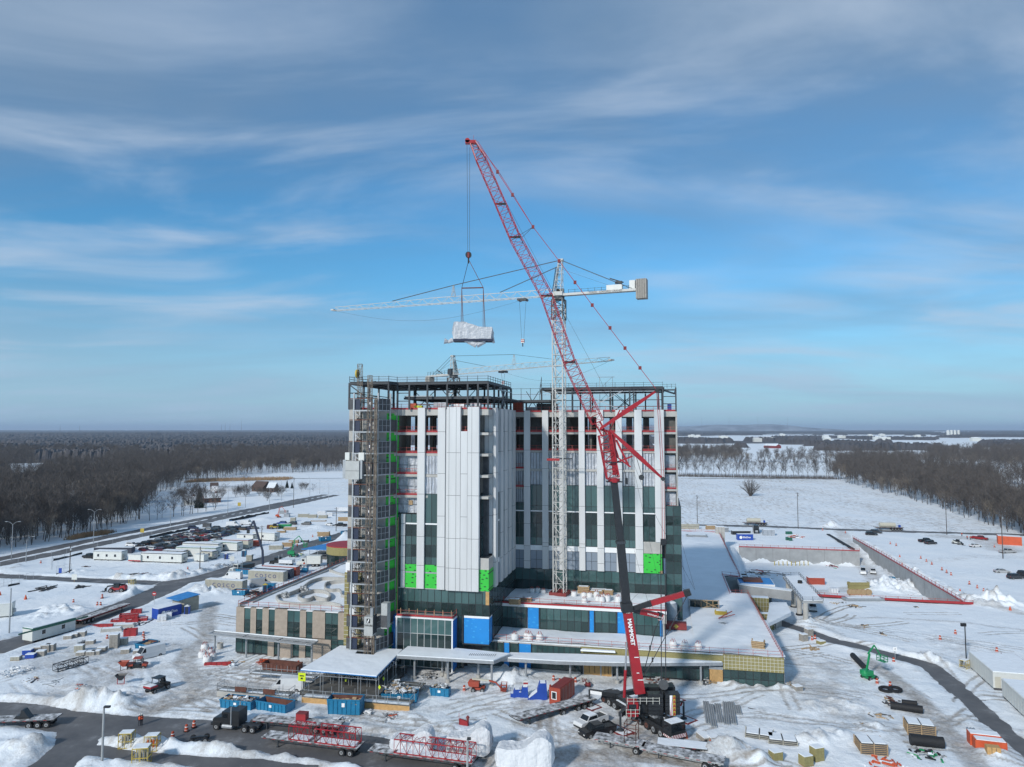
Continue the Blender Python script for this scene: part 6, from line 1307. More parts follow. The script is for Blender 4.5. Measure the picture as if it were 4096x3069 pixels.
office('small cream office with dark roof beside the enclosed trailer','H',(1010,578),(1102,586),None,D=2.8,wall='trailer_cream',H_=2.8,wins=2);office('pale grey site office left of the blue toilets','H',(1100,508),(1302,520),None,D=3.4,trim='trim_green',H_=3.2,wins=1)
office('cream site office with a maroon roof edge','H',(1180,490),(1392,498),None,D=3.4,wall='trailer_cream',trim='trim_maroon',H_=3.2,wins=3);office('white site office at the far end of the office group','H',(1427,425),(1604,438),None,D=3.4,H_=3.3,wins=1,trim='steel_galv');office('grey flat office behind the maroon-edged one','H',(1300,430),(1430,436),None,D=3,H_=2.6,wins=1);office('dark-roofed low office between the white offices','H',(700,565),(870,572),None,D=2.6,H_=2.4,wins=2,wall='trailer_cream')
t=office('long site office with dark green roof band beside the diagonal road','B',(275,596),(648,492),None,D=3.2,trim='trim_green',wins=2,H_=3.0);MB().mat('trim_green').box(-8,8,-1.66,-1.61,2.65,3.0).build('stripe',t)
t1=office('big white site office at the right edge, nearer the blue container roofs','F',(1462,812),(1668,1000),None,D=6,H_=3.1,wins=0,trim='trailer_white',wall='trailer_white');t2=office('big white site office at the bottom right corner of the office pair','F',(1745,1065),(2080,1390),None,D=7,H_=3.1,wins=0,trim='trailer_white')
office('white box trailer cut off by the left edge of the picture','B',(-160,392),(98,372),None,D=2.8,H_=3.4,wins=0,trim='trailer_white')
for f,a,b,lab in (('H',(427,604),(526,608),'small white cargo trailer with a red stripe between the two front offices'),('H',(950,600),(1035,606),'white enclosed trailer beside the small cream office')):
 cen,rz,L,D=place3(f,a,b,D=2.3);t=thing('cargo_trailer',lab,'trailer',cen,rz);m=MB().mat('trailer_white').box(-L/2,L/2,-1.15,1.15,.5,2.7);m.mat('red_board' if 'red' in lab else 'trailer_white').box(-L/2,L/2,-1.17,-1.15,.5,.9);m.build('body',t);wheel(t,-.4,-1.05,.35);wheel(t,-.4,1.05,.35);MB().mat('steel_dark').bar((L/2,0,.5),(L/2+1.2,0,.45),.12).build('drawbar',t)
def skip(label,f,a,b,c=None,L=None,D=None,H_=1.6,col='bin_blue',fill='debris',heap=.5,z=0.0,txt=True,grp='blue waste skips'):
 cen,rz,L,D=place3(f,a,b,c,L,D,z);t=thing('waste_skip',label,'skip',cen,rz,grp);w=.08
 m=MB().mat(col);s=.25
 for y,sg in ((-D/2,1),(D/2,-1)):
  m.add([(-L/2+s,y,.15),(L/2,y,.15),(L/2,y,H_),(-L/2,y,H_),(-L/2+s,y+sg*w,.15),(L/2,y+sg*w,.15),(L/2,y+sg*w,H_),(-L/2,y+sg*w,H_)],[(0,1,2,3),(7,6,5,4),(3,2,6,7),(0,4,5,1)] if sg>0 else [(3,2,1,0),(4,5,6,7),(7,6,2,3),(1,5,4,0)])
  for i in range(int(L/.75)+1):x=-L/2+.3+(L-.4)*i/int(L/.75);m.box(x-.05,x+.05,min(y,y-sg*.1),max(y,y-sg*.1),.2,H_)
  m.box(-L/2,L/2,y-.1,y+.1,H_-.12,H_+.03)
 m.add([(-L/2+s,-D/2,.15),(-L/2+s,D/2,.15),(-L/2,D/2,H_),(-L/2,-D/2,H_)],[(3,2,1,0)]);m.box(L/2-w,L/2,-D/2+w,D/2-w,.15,H_);m.box(-L/2+s,L/2-.1,-D/2+.1,D/2-.1,.1,.2);m.build('shell',t)
 m=MB().mat('rust').box(-L/2+.3,L/2-.12,-D/2+.12,D/2-.12,.2,.3).quad((-L/2+.3,D/2-.1,.3),(L/2-.12,D/2-.1,.3),(L/2-.12,D/2-.1,H_-.05),(-L/2+.1,D/2-.1,H_-.05));m.build('inner_lining',t)
 if fill:
  m=MB();rs_=random.Random(int(cen.x*7));
  for k in range(70):
   m.mat(rs_.choice([fill,'debris','snow','wood','steel_galv'] if fill=='debris' else [fill]));T0=Matrix.Translation((rs_.uniform(-L/2+.5,L/2-.5),rs_.uniform(-D/2+.35,D/2-.35),H_*.75+rs_.uniform(-.2,heap)))@Matrix.Rotation(rs_.uniform(0,3),4,'Z')@Matrix.Rotation(rs_.uniform(-.6,.6),4,'X');m.T=T0;m.box(-rs_.uniform(.1,.6),rs_.uniform(.1,.5),-.2,rs_.uniform(0,.3),-.05,rs_.uniform(.02,.15));m.T=None
  m.build('rubbish',t)
 if txt:MB().mat('text_white').box(-.25,.25,-D/2-.12,-D/2-.1,H_*.55,H_*.8).build('sign_plate',t)
 return t
skip('blue skip full of green-white offcuts behind the black truck tractor','C',(165,1150),(440,1178),None,D=2.4,H_=1.5,heap=.45)
skip('blue bathtub-shaped empty skip right of the offcuts skip','C',(478,1168),(738,1212),(795,1160),H_=1.6,fill=None)
skip('tall blue ribbed skip with brown cardboard in front of the snow-roofed scaffold','C',(1090,1208),(1378,1218),None,D=2.5,H_=2.5,heap=.1,fill='wood');skip('blue skip overflowing with white plastic left of the orange boom lift','D',(38,1050),(206,1062),(232,1040),H_=1.5,heap=.9)
skip('blue skip heaped with rubbish behind the scaffold corner','C',(1560,1110),(1868,1110),None,D=2.4,H_=1.6,heap=.9);skip('blue open skip behind the white work van in the left yard','B',(1158,655),(1260,668),(1330,620),H_=1.5,fill='wood',heap=-.2)
skip('blue skip in front of the beige shipping container by the junction','H',(1258,872),(1368,876),(1380,860),H_=1.5,fill='snow',heap=0);skip('dark red open skip on the ramp by the stone wing','C',(530,822),(830,850),None,D=2.3,H_=1.4,col='rust',fill=None,txt=False,grp=None)
skip('blue skip behind the white dump truck','H',(1290,700),(1395,705),None,D=2.4,H_=1.6,fill=None);skip('long blue skip right of the rust red container','H',(1762,690),(1868,688),None,D=2.4,H_=1.7,fill='debris');skip('teal skip far up the site road by the blue tank','H',(1972,438),(2060,430),None,D=2.4,H_=1.8,fill='debris');skip('small teal skip beside the shaft far up the site road','H',(2135,392),(2180,392),None,D=2.2,H_=2,fill=None)
mat('snowy_deck',(.05,.048,.045),.8,vscale=1.3,col2=(.72,.73,.75),var=.1)
def flatbed(label,f,a,b,L=None,D=2.55,zd=1.35,axles=2,ax_from='r',col='mesh_dark',deck='debris',dropneck=0,snow=True,legs=True,side='red_board'):
 cen,rz,L,D=place3(f,a,b,None,L,D);t=thing('flatbed_trailer',label,'trailer',cen,rz)
 m=MB().mat(col).box(-L/2,L/2,-D/2,D/2,zd-.16,zd-.02).box(-L/2+1,L/2-.5,-.7,-.5,zd-.6,zd-.16).box(-L/2+1,L/2-.5,.5,.7,zd-.6,zd-.16)
 n=14;
 for i in range(n):x=-L/2+.4+(L-.8)*i/(n-1);m.box(x-.04,x+.04,-D/2-.02,D/2+.02,zd-.26,zd-.16)
 m.build('frame',t);m=MB().mat('snowy_deck' if deck != 'snow' else 'snow').box(-L/2+.03,L/2-.03,-D/2+.05,D/2-.05,zd-.02,zd+.01)
 m.build('deck',t);m=MB().mat(side)
 for i in range(int(L/1.5)):x=-L/2+.4+1.5*i;m.box(x,x+.5,-D/2-.012,-D/2,zd-.12,zd-.05)
 m.build('reflector',t)
 for k in range(axles):
  x=(L/2-1.2-1.3*k) if ax_from=='r' else (-L/2+1.2+1.3*k)
  for s in (-1,1):wheel(t,x,s*(D/2-.35),.5,.5)
 if legs:x=-L/2+2.6 if ax_from=='r' else L/2-2.6;MB().mat('steel_dark').box(x-.08,x+.08,-.9,-.75,.1,zd-.2).box(x-.08,x+.08,.75,.9,.1,zd-.2).box(x-.15,x+.15,-1,-.65,.05,.15).build('landing_leg',t)
 return t,L,zd
def lat_section(label,f,x0,x1,tr,zd,w=2.0,h=1.9,n=6,y=0,rows=1):
 o=MB().mat('crane_red');lattice(o,(x0,y,zd+h/2+.08),(x1,y,zd+h/2+.08),w,h,n,.09,.045);o.mat('snow').box(x0+.3,x1-.3,y-w/2+.2,y+w/2-.2,zd+.03,zd+.12);ob=o.build('lattice_section');ob.location=tr.location;ob.rotation_euler=tr.rotation_euler;tag(ob,label,'crane section');return ob
tr,L,zd=flatbed('flatbed trailer coupled to the black truck, deck littered with chains','C',(430,1330),(1180,1392),L=14.6,axles=3)
o=MB().mat('red_board').box(-.8,.8,-.6,.6,0,.95).mat('dark_red').box(-.82,.82,-.62,.62,.95,1.05).build('tool_box');o.location=tr.location+Vector((.6,.4,1.38));o.rotation_euler=tr.rotation_euler;tag(o,'bright red steel box standing on the flatbed behind the black truck','box')
tr,L,zd=flatbed('step-deck trailer carrying two red lattice crane sections','C',(520,1480),(1230,1570),L=15.5,axles=2);
lat_section('shorter red lattice crane section at the front of the step-deck trailer','C',-3.3,0.0,tr,zd,n=4);lat_section('longer red lattice crane section at the rear of the step-deck trailer','C',0.9,7.3,tr,zd,n=7)
tr,L,zd=flatbed('trailer at the bottom with one very long red lattice section','C',(1440,1600),(2120,1690),L=15.5,axles=2)
lat_section('very long red lattice crane section on the bottom trailer beside the white covers','C',-3.8,7.6,tr,zd,n=12,h=1.8)
tr,L,zd=flatbed('long empty snow-dusted flatbed trailer beside the rust red container','D',(800,1330),(1370,1170),L=16.0,axles=3,deck='silt_black');wheel(tr,1.0,-1.0,.5,.5);wheel(tr,1.0,1.0,.5,.5)
tr,L,zd=flatbed('red multi-axle flatbed trailer beside the diagonal road','B',(700,440),(1100,300),L=16.5,axles=3,ax_from='l',col='dark_red');
tr,L,zd=flatbed('trailer with a black steel cradle cut off at the left edge','B',(-190,1350),(300,1330),L=11,axles=3);o=MB().mat('black_paint').prism_y([(-1.2,0),(1.2,0),(.9,.3),(.2,1.3),(-.1,1.3),(-.3,.5),(-.9,.4)],-.6,.6).build('steel_cradle');o.location=tr.location+Vector((.4,0,1.4));o.rotation_euler=tr.rotation_euler;tag(o,'black steel cradle standing on the left edge trailer','cradle')
tr,L,zd=flatbed('grey step-deck trailer in front of the dark pickup at the bottom','D',(1440,1490),(1840,1560),L=7.6,axles=1,col='concrete_grey');o=MB();rail(o,[(.9,-.9,1.4),(2.6,-.9,1.4),(2.6,.9,1.4),(.9,.9,1.4),(.9,-.9,1.4)],h=2.6,sp=1.7,mt='rust',r=.05);o=o.build('steel_cage');o.location=tr.location;o.rotation_euler=tr.rotation_euler;tag(o,'rusty upright steel cage standing on the grey step-deck trailer','cage')
flatbed('long snow-covered white trailer at the bottom right of centre','D',(1850,1580),(2420,1690),L=11.5,axles=2,col='concrete_grey',deck='debris');flatbed('snowy trailer with chains behind the long white trailer','D',(2000,1545),(2330,1580),L=7,axles=1,col='steel_dark',deck='snow',legs=False)
for x0,x1,lab in ((430,590,'left'),(1270,1455,'right')):
 y=399 if x0<600 else 430;tr,L,zd=flatbed('low-loader on the back road below the field, the %s one'%lab,'G',(x0,y),(x1,y+3),axles=4,snow=False);o=MB().mat('trailer_cream').tube((-L*.32,0,2.4),(L*.22,0,2.4),1.05,10).mat('royal_blue').box(L*.34,L*.4,-.5,.5,1.4,2.4).build('tank');o.location=tr.location;o.rotation_euler=tr.rotation_euler;tag(o,'cream cylindrical tank lying on the %s low-loader beyond the excavation'%lab,'tank')
def tractor(label,f,rear,front,col='black_paint',boxh=0,boxcol=None,sleeper=True,L=7.6):
 c,rz=head(f,rear,front);t=thing('truck',label,'truck',c,rz)
 m=MB().mat(col).prism_y([(3.8,.7),(3.8,1.5),(3.6,1.75),(2.1,1.95),(2.1,.7)],-.85,.85).mat('chrome' if 'chrome' in MATS else 'steel_galv').box(3.78,3.86,-.55,.55,.75,1.6);m.mat(col).box(2.3,3.9,-1.2,-.86,.75,1.15).box(2.3,3.9,.86,1.2,.75,1.15);m.build('hood',t)
 m=MB().mat(col).box(.55,2.1,-1.1,1.1,.8,2.85);
 if sleeper:m.box(-.9,.55,-1.15,1.15,.9,3.15)
 m.mat('dark_red').box(-.8,3.7,-1.165,-1.15,1.35,1.45);m.build('cab',t)
 MB().mat('carglass').box(2.09,2.13,-.95,.95,1.95,2.65).box(1.1,1.9,-1.13,-1.1,1.95,2.6).box(1.1,1.9,1.1,1.13,1.95,2.6).build('window',t)
 MB().mat('steel_dark').box(-3.9,2.3,-.5,.5,.65,.95).build('chassis',t)
 for s in (-1,1):MB().mat('steel_galv').tube((.4,s*1.2,1.0),(.4,s*1.2,3.7),.1,8).tube((.2,s*1.05,.7),(1.9,s*1.05,.7),.32,10).build('exhaust_and_tank',t)
 for x,w_ in ((3.0,.32),(-1.9,.55),(-3.2,.55)):
  for s in (-1,1):wheel(t,x,s*(1.0 if w_<.4 else .95),.52,w_)
 if boxh:MB().mat(boxcol).box(-4.4,-.9 if sleeper else .4,-1.25,1.25,1.0,1.0+boxh).build('box_body',t)
 return t
tractor('black long-nosed truck tractor with tall sleeper coupled to a flatbed','C',(500,1345),(150,1310));tractor('white dump truck coming down the site road past the blue skip','H',(1378,672),(1290,690),'trailer_white',1.3,'black_paint',sleeper=False)
tractor('black flatbed truck loaded with green and white crates beside the pavilion','H',(1760,632),(1560,626),'black_paint',1.2,'poly_white',sleeper=False);tractor('white box truck by the blue tarpaulin roof','H',(1975,635),(1780,635),'trailer_white',2.7,'trailer_white',sleeper=False)
tractor('black truck piled with dark pipes near the excavation back wall','G',(500,415),(530,480),'black_paint',2.2,'black_paint',sleeper=False)
def wrapped(label,f,x,y,rz,L,Wd,H_,z=.0,dip=.35):
 def fn(i,j):
  a=2*math.pi*j;s_=min(1,max(0,(i-.45)*3));hh=H_*(.72+.28*s_*s_*(3-2*s_))*(1-.1*math.sin(math.pi*i*2));cx,sx=math.cos(a),math.sin(a);e=max(.05,1-abs(2*i-1)**9)**.5;nn=1+.025*math.sin(23*i+4*a)+.03*abs(math.sin(17*i))
  return (-L/2+L*i,Wd/2*max(-1,min(1,cx*2.3))*nn*e,hh/2+hh/2*max(-1,min(1,sx*1.8))*nn*e)
 rq=random.Random(5);o=MB().mat('poly_white').sheet(lambda i,j:tuple(c+rq.uniform(-.045,.045) for c in fn(i,j)),22,20).build('wrapped_machine');o.location=g(f,x,y)+Vector((0,0,z));o.rotation_euler=(0,0,rz);return tag(o,label,'wrapped machine')
wrapped('left white tarpaulined machine behind the long red lattice section','C',1830,1560,-.1,6.6,2.5,3.1,.6);wrapped('middle white tarpaulined machine behind the long red lattice section','D',380,1560,-.1,6.8,2.5,3.6,.6);wrapped('front white tarpaulined machine cut off by the bottom edge','D',860,1700,-.15,8.2,2.7,4.0,.8)
m=MB().mat('orange')
for k in range(14):m.cbox((random.uniform(-.9,.9),random.uniform(-.4,.4),random.uniform(.2,1.0)),(random.uniform(.5,1),.5,random.uniform(.2,.6)),random.uniform(0,3))
o=m.build('orange_tarpaulin');o.location=g('D',720,1600)+Vector((0,0,1.2));tag(o,'crumpled orange tarpaulin beside the front white covered machine','tarpaulin')
def utv(label,f,rear,front,col,roof):
 c,rz=head(f,rear,front);t=thing('utility_vehicle',label,'utility vehicle',c,rz)
 m=MB().mat(col).prism_y([(.9,.5),(1.6,.55),(1.65,.85),(1.3,1.0),(.9,1.05)],-.7,.7).box(-1.75,-.55,-.75,.75,.75,1.1).mat('black_paint').box(-1.5,1.5,-.55,.55,.4,.7).box(-.5,.5,-.6,.6,.7,1.0);m.build('body',t)
 m=MB().mat('black_paint')
 for x in (-.5,.85):
  for s in (-.68,.68):m.bar((x,s,.9),(x*.8,s*.9,1.9),.08)
 m.mat(roof).box(-.6,.8,-.7,.7,1.88,1.98).mat('carglass').add([(.95,-.62,1.05),(.95,.62,1.05),(.7,.58,1.85),(.7,-.58,1.85)],[(0,1,2,3)]);m.build('canopy',t)
 for x in (-1.1,1.15):
  for s in (-1,1):wheel(t,x,s*.7,.34,.28)
 return t
utv('orange utility buggy with a roof and tipping bed in the left yard','B',(1115,815),(1250,805),'orange_red','orange_red').scale=(1.1,)*3;t=utv('long black four-seat utility buggy with snow in its red tray','B',(1300,1020),(1415,975),'black_paint','black_paint');t.scale=(1.25,1.2,1.2);MB().mat('red_board').box(-1.8,-.6,-.78,.78,.9,1.12).mat('snow').box(-1.7,-.7,-.65,.65,1.12,1.2).build('tray',t)
def boomlift(label,f,x,y,rz,col,reach,up=1,sc=1.0):
 t=thing('boom_lift',label,'boom lift',g(f,x,y),rz);t.scale=(sc,)*3
 m=MB().mat(col).box(-1.2,1.2,-.8,.8,.45,.8).mat('steel_dark').box(-.5,.5,-.5,.5,.8,1.0);m.build('chassis',t)
 for a_ in (-.85,.85):
  for s in (-1,1):wheel(t,a_,s*.95,.42,.35)
 m=MB().mat(col).box(-1.6,.2,-.9,-.15,1.0,1.9).box(-1.6,.2,.15,.9,1.0,1.9).lathe([(.75,1.0),(.85,1.5),(.5,2.0)],12,(-1.2,0));m.build('turret',t)
 if up:m=MB().mat(col).bar((-.8,0,1.6),(.2,0,5.0),.3).bar((.2,0,5.0),(-.2,0,5.2),.3).bar((-.2,0,5.1),(1.5,0,6.6),.22).bar((1.5,0,6.6),(3.2,0,4.2),.2).mat('trailer_white').bar((-.5,.25,1.6),(.45,.25,4.6),.16)
 else:m=MB().mat('trailer_cream').bar((-1.2,0,2.2),(2.0,0,2.0),.3).mat(col).bar((1.9,0,2.0),(3.2,0,1.7),.25).bar((3.2,0,1.8),(4.3,0,.6),.22)
 m.build('boom',t);bx,bz=(3.3,3.2) if up else (4.6,.4)
 m=MB();rail(m,[(bx-.3,-.9,bz),(bx+.7,-.9,bz),(bx+.7,.9,bz),(bx-.3,.9,bz),(bx-.3,-.9,bz)],h=1.1,sp=.9,mt=col,r=.05);m.mat(col).box(bx-.3,bx+.7,-.9,.9,bz,bz+.08);m.build('basket',t);return t
boomlift('orange boom lift with lowered arm standing before the snowy entrance canopy','D',460,1000,-.1,'orange_red',4,0,.95);boomlift('green boom lift with raised folded arm beside the black culvert pipe','F',600,900,.35,'green_machine',4,1,.92)
boomlift('small orange lift with raised arm in the far storage yard','H',1640,245,.3,'orange',4,1,.9);boomlift('green machine with a long folded arm beside the blue tarpaulin roof','H',1760,560,.1,'green_machine',4,1,1.15);boomlift('small red lift with an arm at the plywood entrance doors','D',1400,965,1.7,'dark_red',4,0,.45)
def telehandler(label,f,x,y,rz,col,sc=1.0):
 t=thing('telehandler',label,'telehandler',g(f,x,y),rz);t.scale=(sc,)*3
 MB().mat(col).box(-2.4,1.6,-.9,.9,.7,1.3).prism_y([(-2.4,1.3),(-1.0,1.3),(-1.0,1.7),(-2.2,1.8)],-.9,.9).build('body',t);MB().mat('carglass').box(-.9,.6,.1,.9,1.3,2.4).mat('black_paint').box(-.95,.65,.08,.92,2.4,2.5).build('cab',t)
 MB().mat('black_paint').bar((-2.0,-.4,2.0),(2.6,-.4,1.5),.35).bar((2.6,-.4,1.6),(3.1,-.4,.6),.25).box(3.0,3.1,-.9,.3,.2,1.1).box(3.0,4.2,-.8,-.65,.15,.25).box(3.0,4.2,.1,.25,.15,.25).build('boom',t)
 for x_ in (-1.6,1.2):
  for s in (-1,1):wheel(t,x_,s*1.0,.62,.42)
 return t
telehandler('red telehandler with forks forward on the snow island left of the junction','A',1010,1552,math.pi+.1,'red_board',1.05);telehandler('yellow telehandler in the far storage yard behind the offices','H',1610,335,.2,'yellow');telehandler('white skid loader beside the roadworks on the right lot','G',1790,520,-1.2,'trailer_white',.8)
t=thing('axle_dolly','small black four-wheeled axle dolly standing on the wet road','dolly',g('B',1715,1440),.25);MB().mat('black_paint').box(-1.2,1.2,-.15,.15,.5,.8).box(-.2,.2,-.7,.7,.45,.65).build('beam',t)
for x_ in (-.95,.95):
 for s in (-1,1):wheel(t,x_,s*.75,.42,.3)
def person(label,loc,rz,vest='hivis',helmet='trailer_white',arms='down'):
 t=thing('person',label,'person',loc,rz)
 def skin(name,segs,mt,parent):
  me=bpy.data.meshes.new(name);vs,es,rad=[],[],[]
  idx={}
  for a_,b_,ra,rb in segs:
   for p,r_ in ((a_,ra),(b_,rb)):
    if p not in idx:idx[p]=len(vs);vs.append(p);rad.append(r_)
   es.append((idx[a_],idx[b_]))
  me.from_pydata(vs,es,[]);o=bpy.data.objects.new(name,me);COL.objects.link(o);me.materials.append(M(mt));sk=o.modifiers.new('s','SKIN')
  for i,r_ in enumerate(rad):me.skin_vertices[0].data[i].radius=(r_,r_)
  me.skin_vertices[0].data[0].use_root=True;o.modifiers.new('u','SUBSURF').levels=1;bpy.context.view_layer.update()
  m2=bpy.data.meshes.new_from_object(o.evaluated_get(bpy.context.evaluated_depsgraph_get()));bpy.data.objects.remove(o);q=bpy.data.objects.new(name,m2);COL.objects.link(q);q.parent=parent;m2.polygons.foreach_set('use_smooth',[True]*len(m2.polygons));return q
 hip=(0,0,.95);ch=(0,0,1.32);nk=(0,0,1.5);hd=(.02,0,1.64);S=[(hip,(0,.1,.9),.14,.1),((0,.1,.9),(.03,.12,.5),.1,.07),((.03,.12,.5),(0,.12,.06),.07,.05),((0,.12,.06),(.16,.13,.04),.05,.04),
  (hip,(0,-.1,.9),.14,.1),((0,-.1,.9),(.03,-.12,.5),.1,.07),((.03,-.12,.5),(0,-.12,.06),.07,.05),((0,-.12,.06),(.16,-.13,.04),.05,.04),(hip,ch,.14,.17),(ch,nk,.17,.07),(nk,hd,.07,.1),(hd,(.03,0,1.74),.1,.08)]
 for s in (1,-1):
  sh=(0,s*.2,1.42);el=(.02,s*.27,1.14) if arms=='down' or s<0 else (.2,s*.24,1.2);ha=(.12,s*.26,.92) if arms=='down' or s<0 else (.3,s*.1,1.45);S+=[(nk,sh,.07,.075),(sh,el,.075,.055),(el,ha,.055,.04)]
  for k in range(4):S.append((ha,(ha[0]+.06,ha[1]+(k-1.5)*.018,ha[2]-.07-.006*(k%2)),.04,.009))
  S.append((ha,(ha[0]+.06,ha[1]-s*.045,ha[2]-.01),.04,.009))
 b=skin('body',S,'cloth_dark',t);MB().mat(vest).lathe([(.19,.98),(.215,1.15),(.225,1.35),(.12,1.48)],12).build('vest',t,smooth=True);MB().mat('skin').box(.07,.125,-.06,.06,1.57,1.68).box(.12,.145,-.012,.012,1.60,1.635).mat('text_black').box(.124,.13,-.045,-.02,1.635,1.65).box(.124,.13,.02,.045,1.635,1.65).build('face',t)
 MB().mat(helmet).lathe([(.145,1.70),(.135,1.76),(.1,1.83),(.03,1.86)],12,(.02,0)).build('helmet',t,smooth=True);return t
person('worker in orange vest and white helmet standing on the wet road, nearer one',g('B',1203,1300),-1.2);person('worker in black with orange vest raising a hand on the wet road',g('B',1222,1296),-1.9,arms='up');person('worker in lime vest under the snow-roofed scaffold',g('C',1258,965,.6),-1.5,'hivis_lime','text_white')
person('worker in orange walking far up the site road',g('H',1787,488),-1.5);person('worker in orange beside the far box truck',g('H',1843,640),-1.5);person('worker in orange at the far roadworks, left of three',g('G',1818,470),-1.5);person('worker in orange at the far roadworks, middle of three',g('G',1852,490),-1.5);person('worker in orange at the far roadworks, right of three',g('G',1872,492),-1.5);person('worker in dark clothes behind the white work van',g('B',1370,640),2.5,'cloth_dark')
# canopies and scaffolds in front of the building
ZF['K']=(2700,1850,1.5845)
CN=thing('entrance_canopy','open galvanised steel canopy frame on round posts before the stone wing','canopy',(0,150,0),-BA)
zc=4.6;ul_,ur_=-60.5,-36.3
fr=lambda u:-17.0+(ur_-u)*.11;bk=lambda u:-14.3+(ur_-u)*.075
m=MB().mat('steel_galv')
for t_ in (0,.33,.66,1):
 m.bar((ul_,fr(ul_)+(bk(ul_)-fr(ul_))*t_,zc),(ur_,fr(ur_)+(bk(ur_)-fr(ur_))*t_,zc),.14 if 0<t_<1 else .26)
for k in range(4):u=ul_+(ur_-ul_)*k/3;m.bar((u,fr(u)-.1,zc),(u,bk(u)+.1,zc),.24)
m.mat('snow').bar((ul_,bk(ul_),zc+.22),(ur_,bk(ur_),zc+.22),.16);m.build('roof_frame',CN)
for px_,py_,f in ((125,690,'C'),(310,1400,'Z'),(785,1475,'Z'),(1275,1500,'Z')):
 u,v=gl(f,px_,py_);MB().mat('steel_galv').tube((u,v,0),(u,v,zc-.1),.2,10).build('post',CN)
def slabroof(name,label,poly,z,th,posts,r=.2,fascia='steel_galv',cap=.16,seg=True):
 t=thing(name,label,'canopy',(0,150,0),-BA);MB().mat(fascia).prism(poly,z-th,z).build('fascia',t)
 c=sum((Vector(p) for p in poly),Vector((0,0)))/len(poly);ins=[tuple(c+(Vector(p)-c)*.992) for p in poly]
 MB().mat('roofsnow').prism(ins,z,z+cap).build('roof_snow',t)
 for u,v in posts:MB().mat('steel_galv').tube((u,v,.2),(u,v,z-th),r,10).mat('concrete').tube((u,v,0),(u,v,.75),r+.22,10).build('post',t)
 return t
t=slabroof('entrance_canopy','snow-covered drop-off canopy in front of the glass entrance hall',[(-17.6,-19.9),(.75,-19.3),(2.9,-14.7),(-17.4,-12.8)],4.75,.55,[(-14.6,-18.4),(-8.1,-18.5),(.2,-18.6),(-3.2,-15.2),(-9.3,-15.6),(-10.2,-15.3)])
m=MB().mat('steel_dark')
for k in range(14):m.box(-4.4+.36*k,-4.3+.36*k,-17.6+.04*k,-16.4+.05*k,4.9,4.93)
m.build('roof_vent',t)
slabroof('entrance_canopy','long curved snow-covered canopy running right along the low facade',[(1.2,-15.6),(12,-15.2),(22,-14.0),(31,-12.0),(41.2,-9.6),(41.2,-9.1),(30,-9.45),(15,-10.6),(2.2,-12.4)],4.2,.6,[(5.65,-14.2),(13.8,-13.2),(22.35,-12.6),(37.3,-9.9)])
slabroof('snow_tray','small raised snow-filled roof tray above the plywood doors',[(15.4,-10.4),(21.9,-10.2),(21.7,-9.6),(15.7,-9.6)],4.95,.15,[],fascia='white_trim')
t=slabroof('scaffold_roof','large snow-covered sheeted scaffold roof at the foot of the hoists',[(-31.5,-30.0),(-17.1,-30.4),(-18.0,-15.6),(-22.3,-15.9),(-22.1,-19.9),(-25.8,-19.9),(-26.7,-15.7),(-30.8,-15.9)],4.45,.12,[],fascia='tarp_blue')
m=MB().mat('steel_galv')
for u in (-31.2,-27.7,-24.2,-20.7,-17.4):
 for v in (-29.9,-26,-22,-17.5):
  if -26.5<u<-21.5 and v>-20.5:continue
  m.tube((u,v,.1),(u,v,4.35),.06,4);m.tube((u+.5,v,.1),(u+.5,v,4.35),.05,4)
for v in (-29.9,-22):m.bar((-31.2,v,4.3),(-17.3,v,4.3),.08).bar((-31.2,v,3.7),(-17.3,v,3.7),.08)
for k in range(24):u=-31.2+.58*k;m.tube((u,-29.95,3.7 if k%2 else 4.3),(u+.58,-29.95,4.3 if k%2 else 3.7),.035,3)
m.bar((-17.3,-30,3.6),(-17.9,-16,3.6),.09);
for k in range(20):v=-30+.7*k;m.tube((-17.4,v,3.6 if k%2 else 4.3),(-17.4,v+.7,4.3 if k%2 else 3.6),.035,3)
m.build('scaffold_frame',t);MB().mat('concrete_dark').box(-31.4,-17.2,-30.2,-15.4,.25,1.0).build('deck',t)
m=MB().mat('lime').box(-31.7,-30.3,-30.35,-30.3,2.7,4.1).add([(-16.6,-30.3,2.3),(-16.35,-30.3,2.7),(-16.6,-30.3,3.1),(-16.85,-30.3,2.7)],[(0,1,2,3)]).add([(-17.2,-27.0,2.6),(-17.0,-27.0,3.0),(-17.2,-27.0,3.4),(-17.4,-27.0,3.0)],[(0,1,2,3)]);m.build('sign',t);MB().mat('text_black').box(-31.4,-30.6,-30.37,-30.355,3.5,3.7).box(-31.2,-30.8,-30.37,-30.355,3.0,3.3).build('sign_mark',t)
def platform(label,u0,u1,v0,v1,z=1.0,skirt=None,top='concrete_dark',rails=True,name='scaffold_platform'):
 t=thing(name,label,'scaffold',(0,150,0),-BA);MB().mat(top).box(u0,u1,v0,v1,z-.12,z).mat('snow').box(u0+.2,u1-.2,v0+.1,v0+(v1-v0)*.45,z,z+.02).build('deck',t)
 m=MB().mat('steel_galv');n=max(2,int((u1-u0)/2.0))
 for i in range(n+1):
  u=u0+(u1-u0)*i/n
  for v in (v0,v1):m.tube((u,v,0),(u,v,z+(1.1 if rails else 0)),.045,4)
 m.build('standard',t)
 if rails:
  m=MB();rail(m,[(u0,v1,z),(u0,v0,z),(u1,v0,z),(u1,v1,z)],sp=2,mt='steel_galv',r=.04);m.build('hand_rail',t)
 if skirt:MB().mat(skirt).box(u0,u1,v0-.06,v0-.02,0,z-.15).build('skirt',t)
 return t
t=platform('long scaffold loading platform with plywood skirt behind the tall blue skip',-29.5,-10.2,-33.0,-30.6,1.2,'plywood')
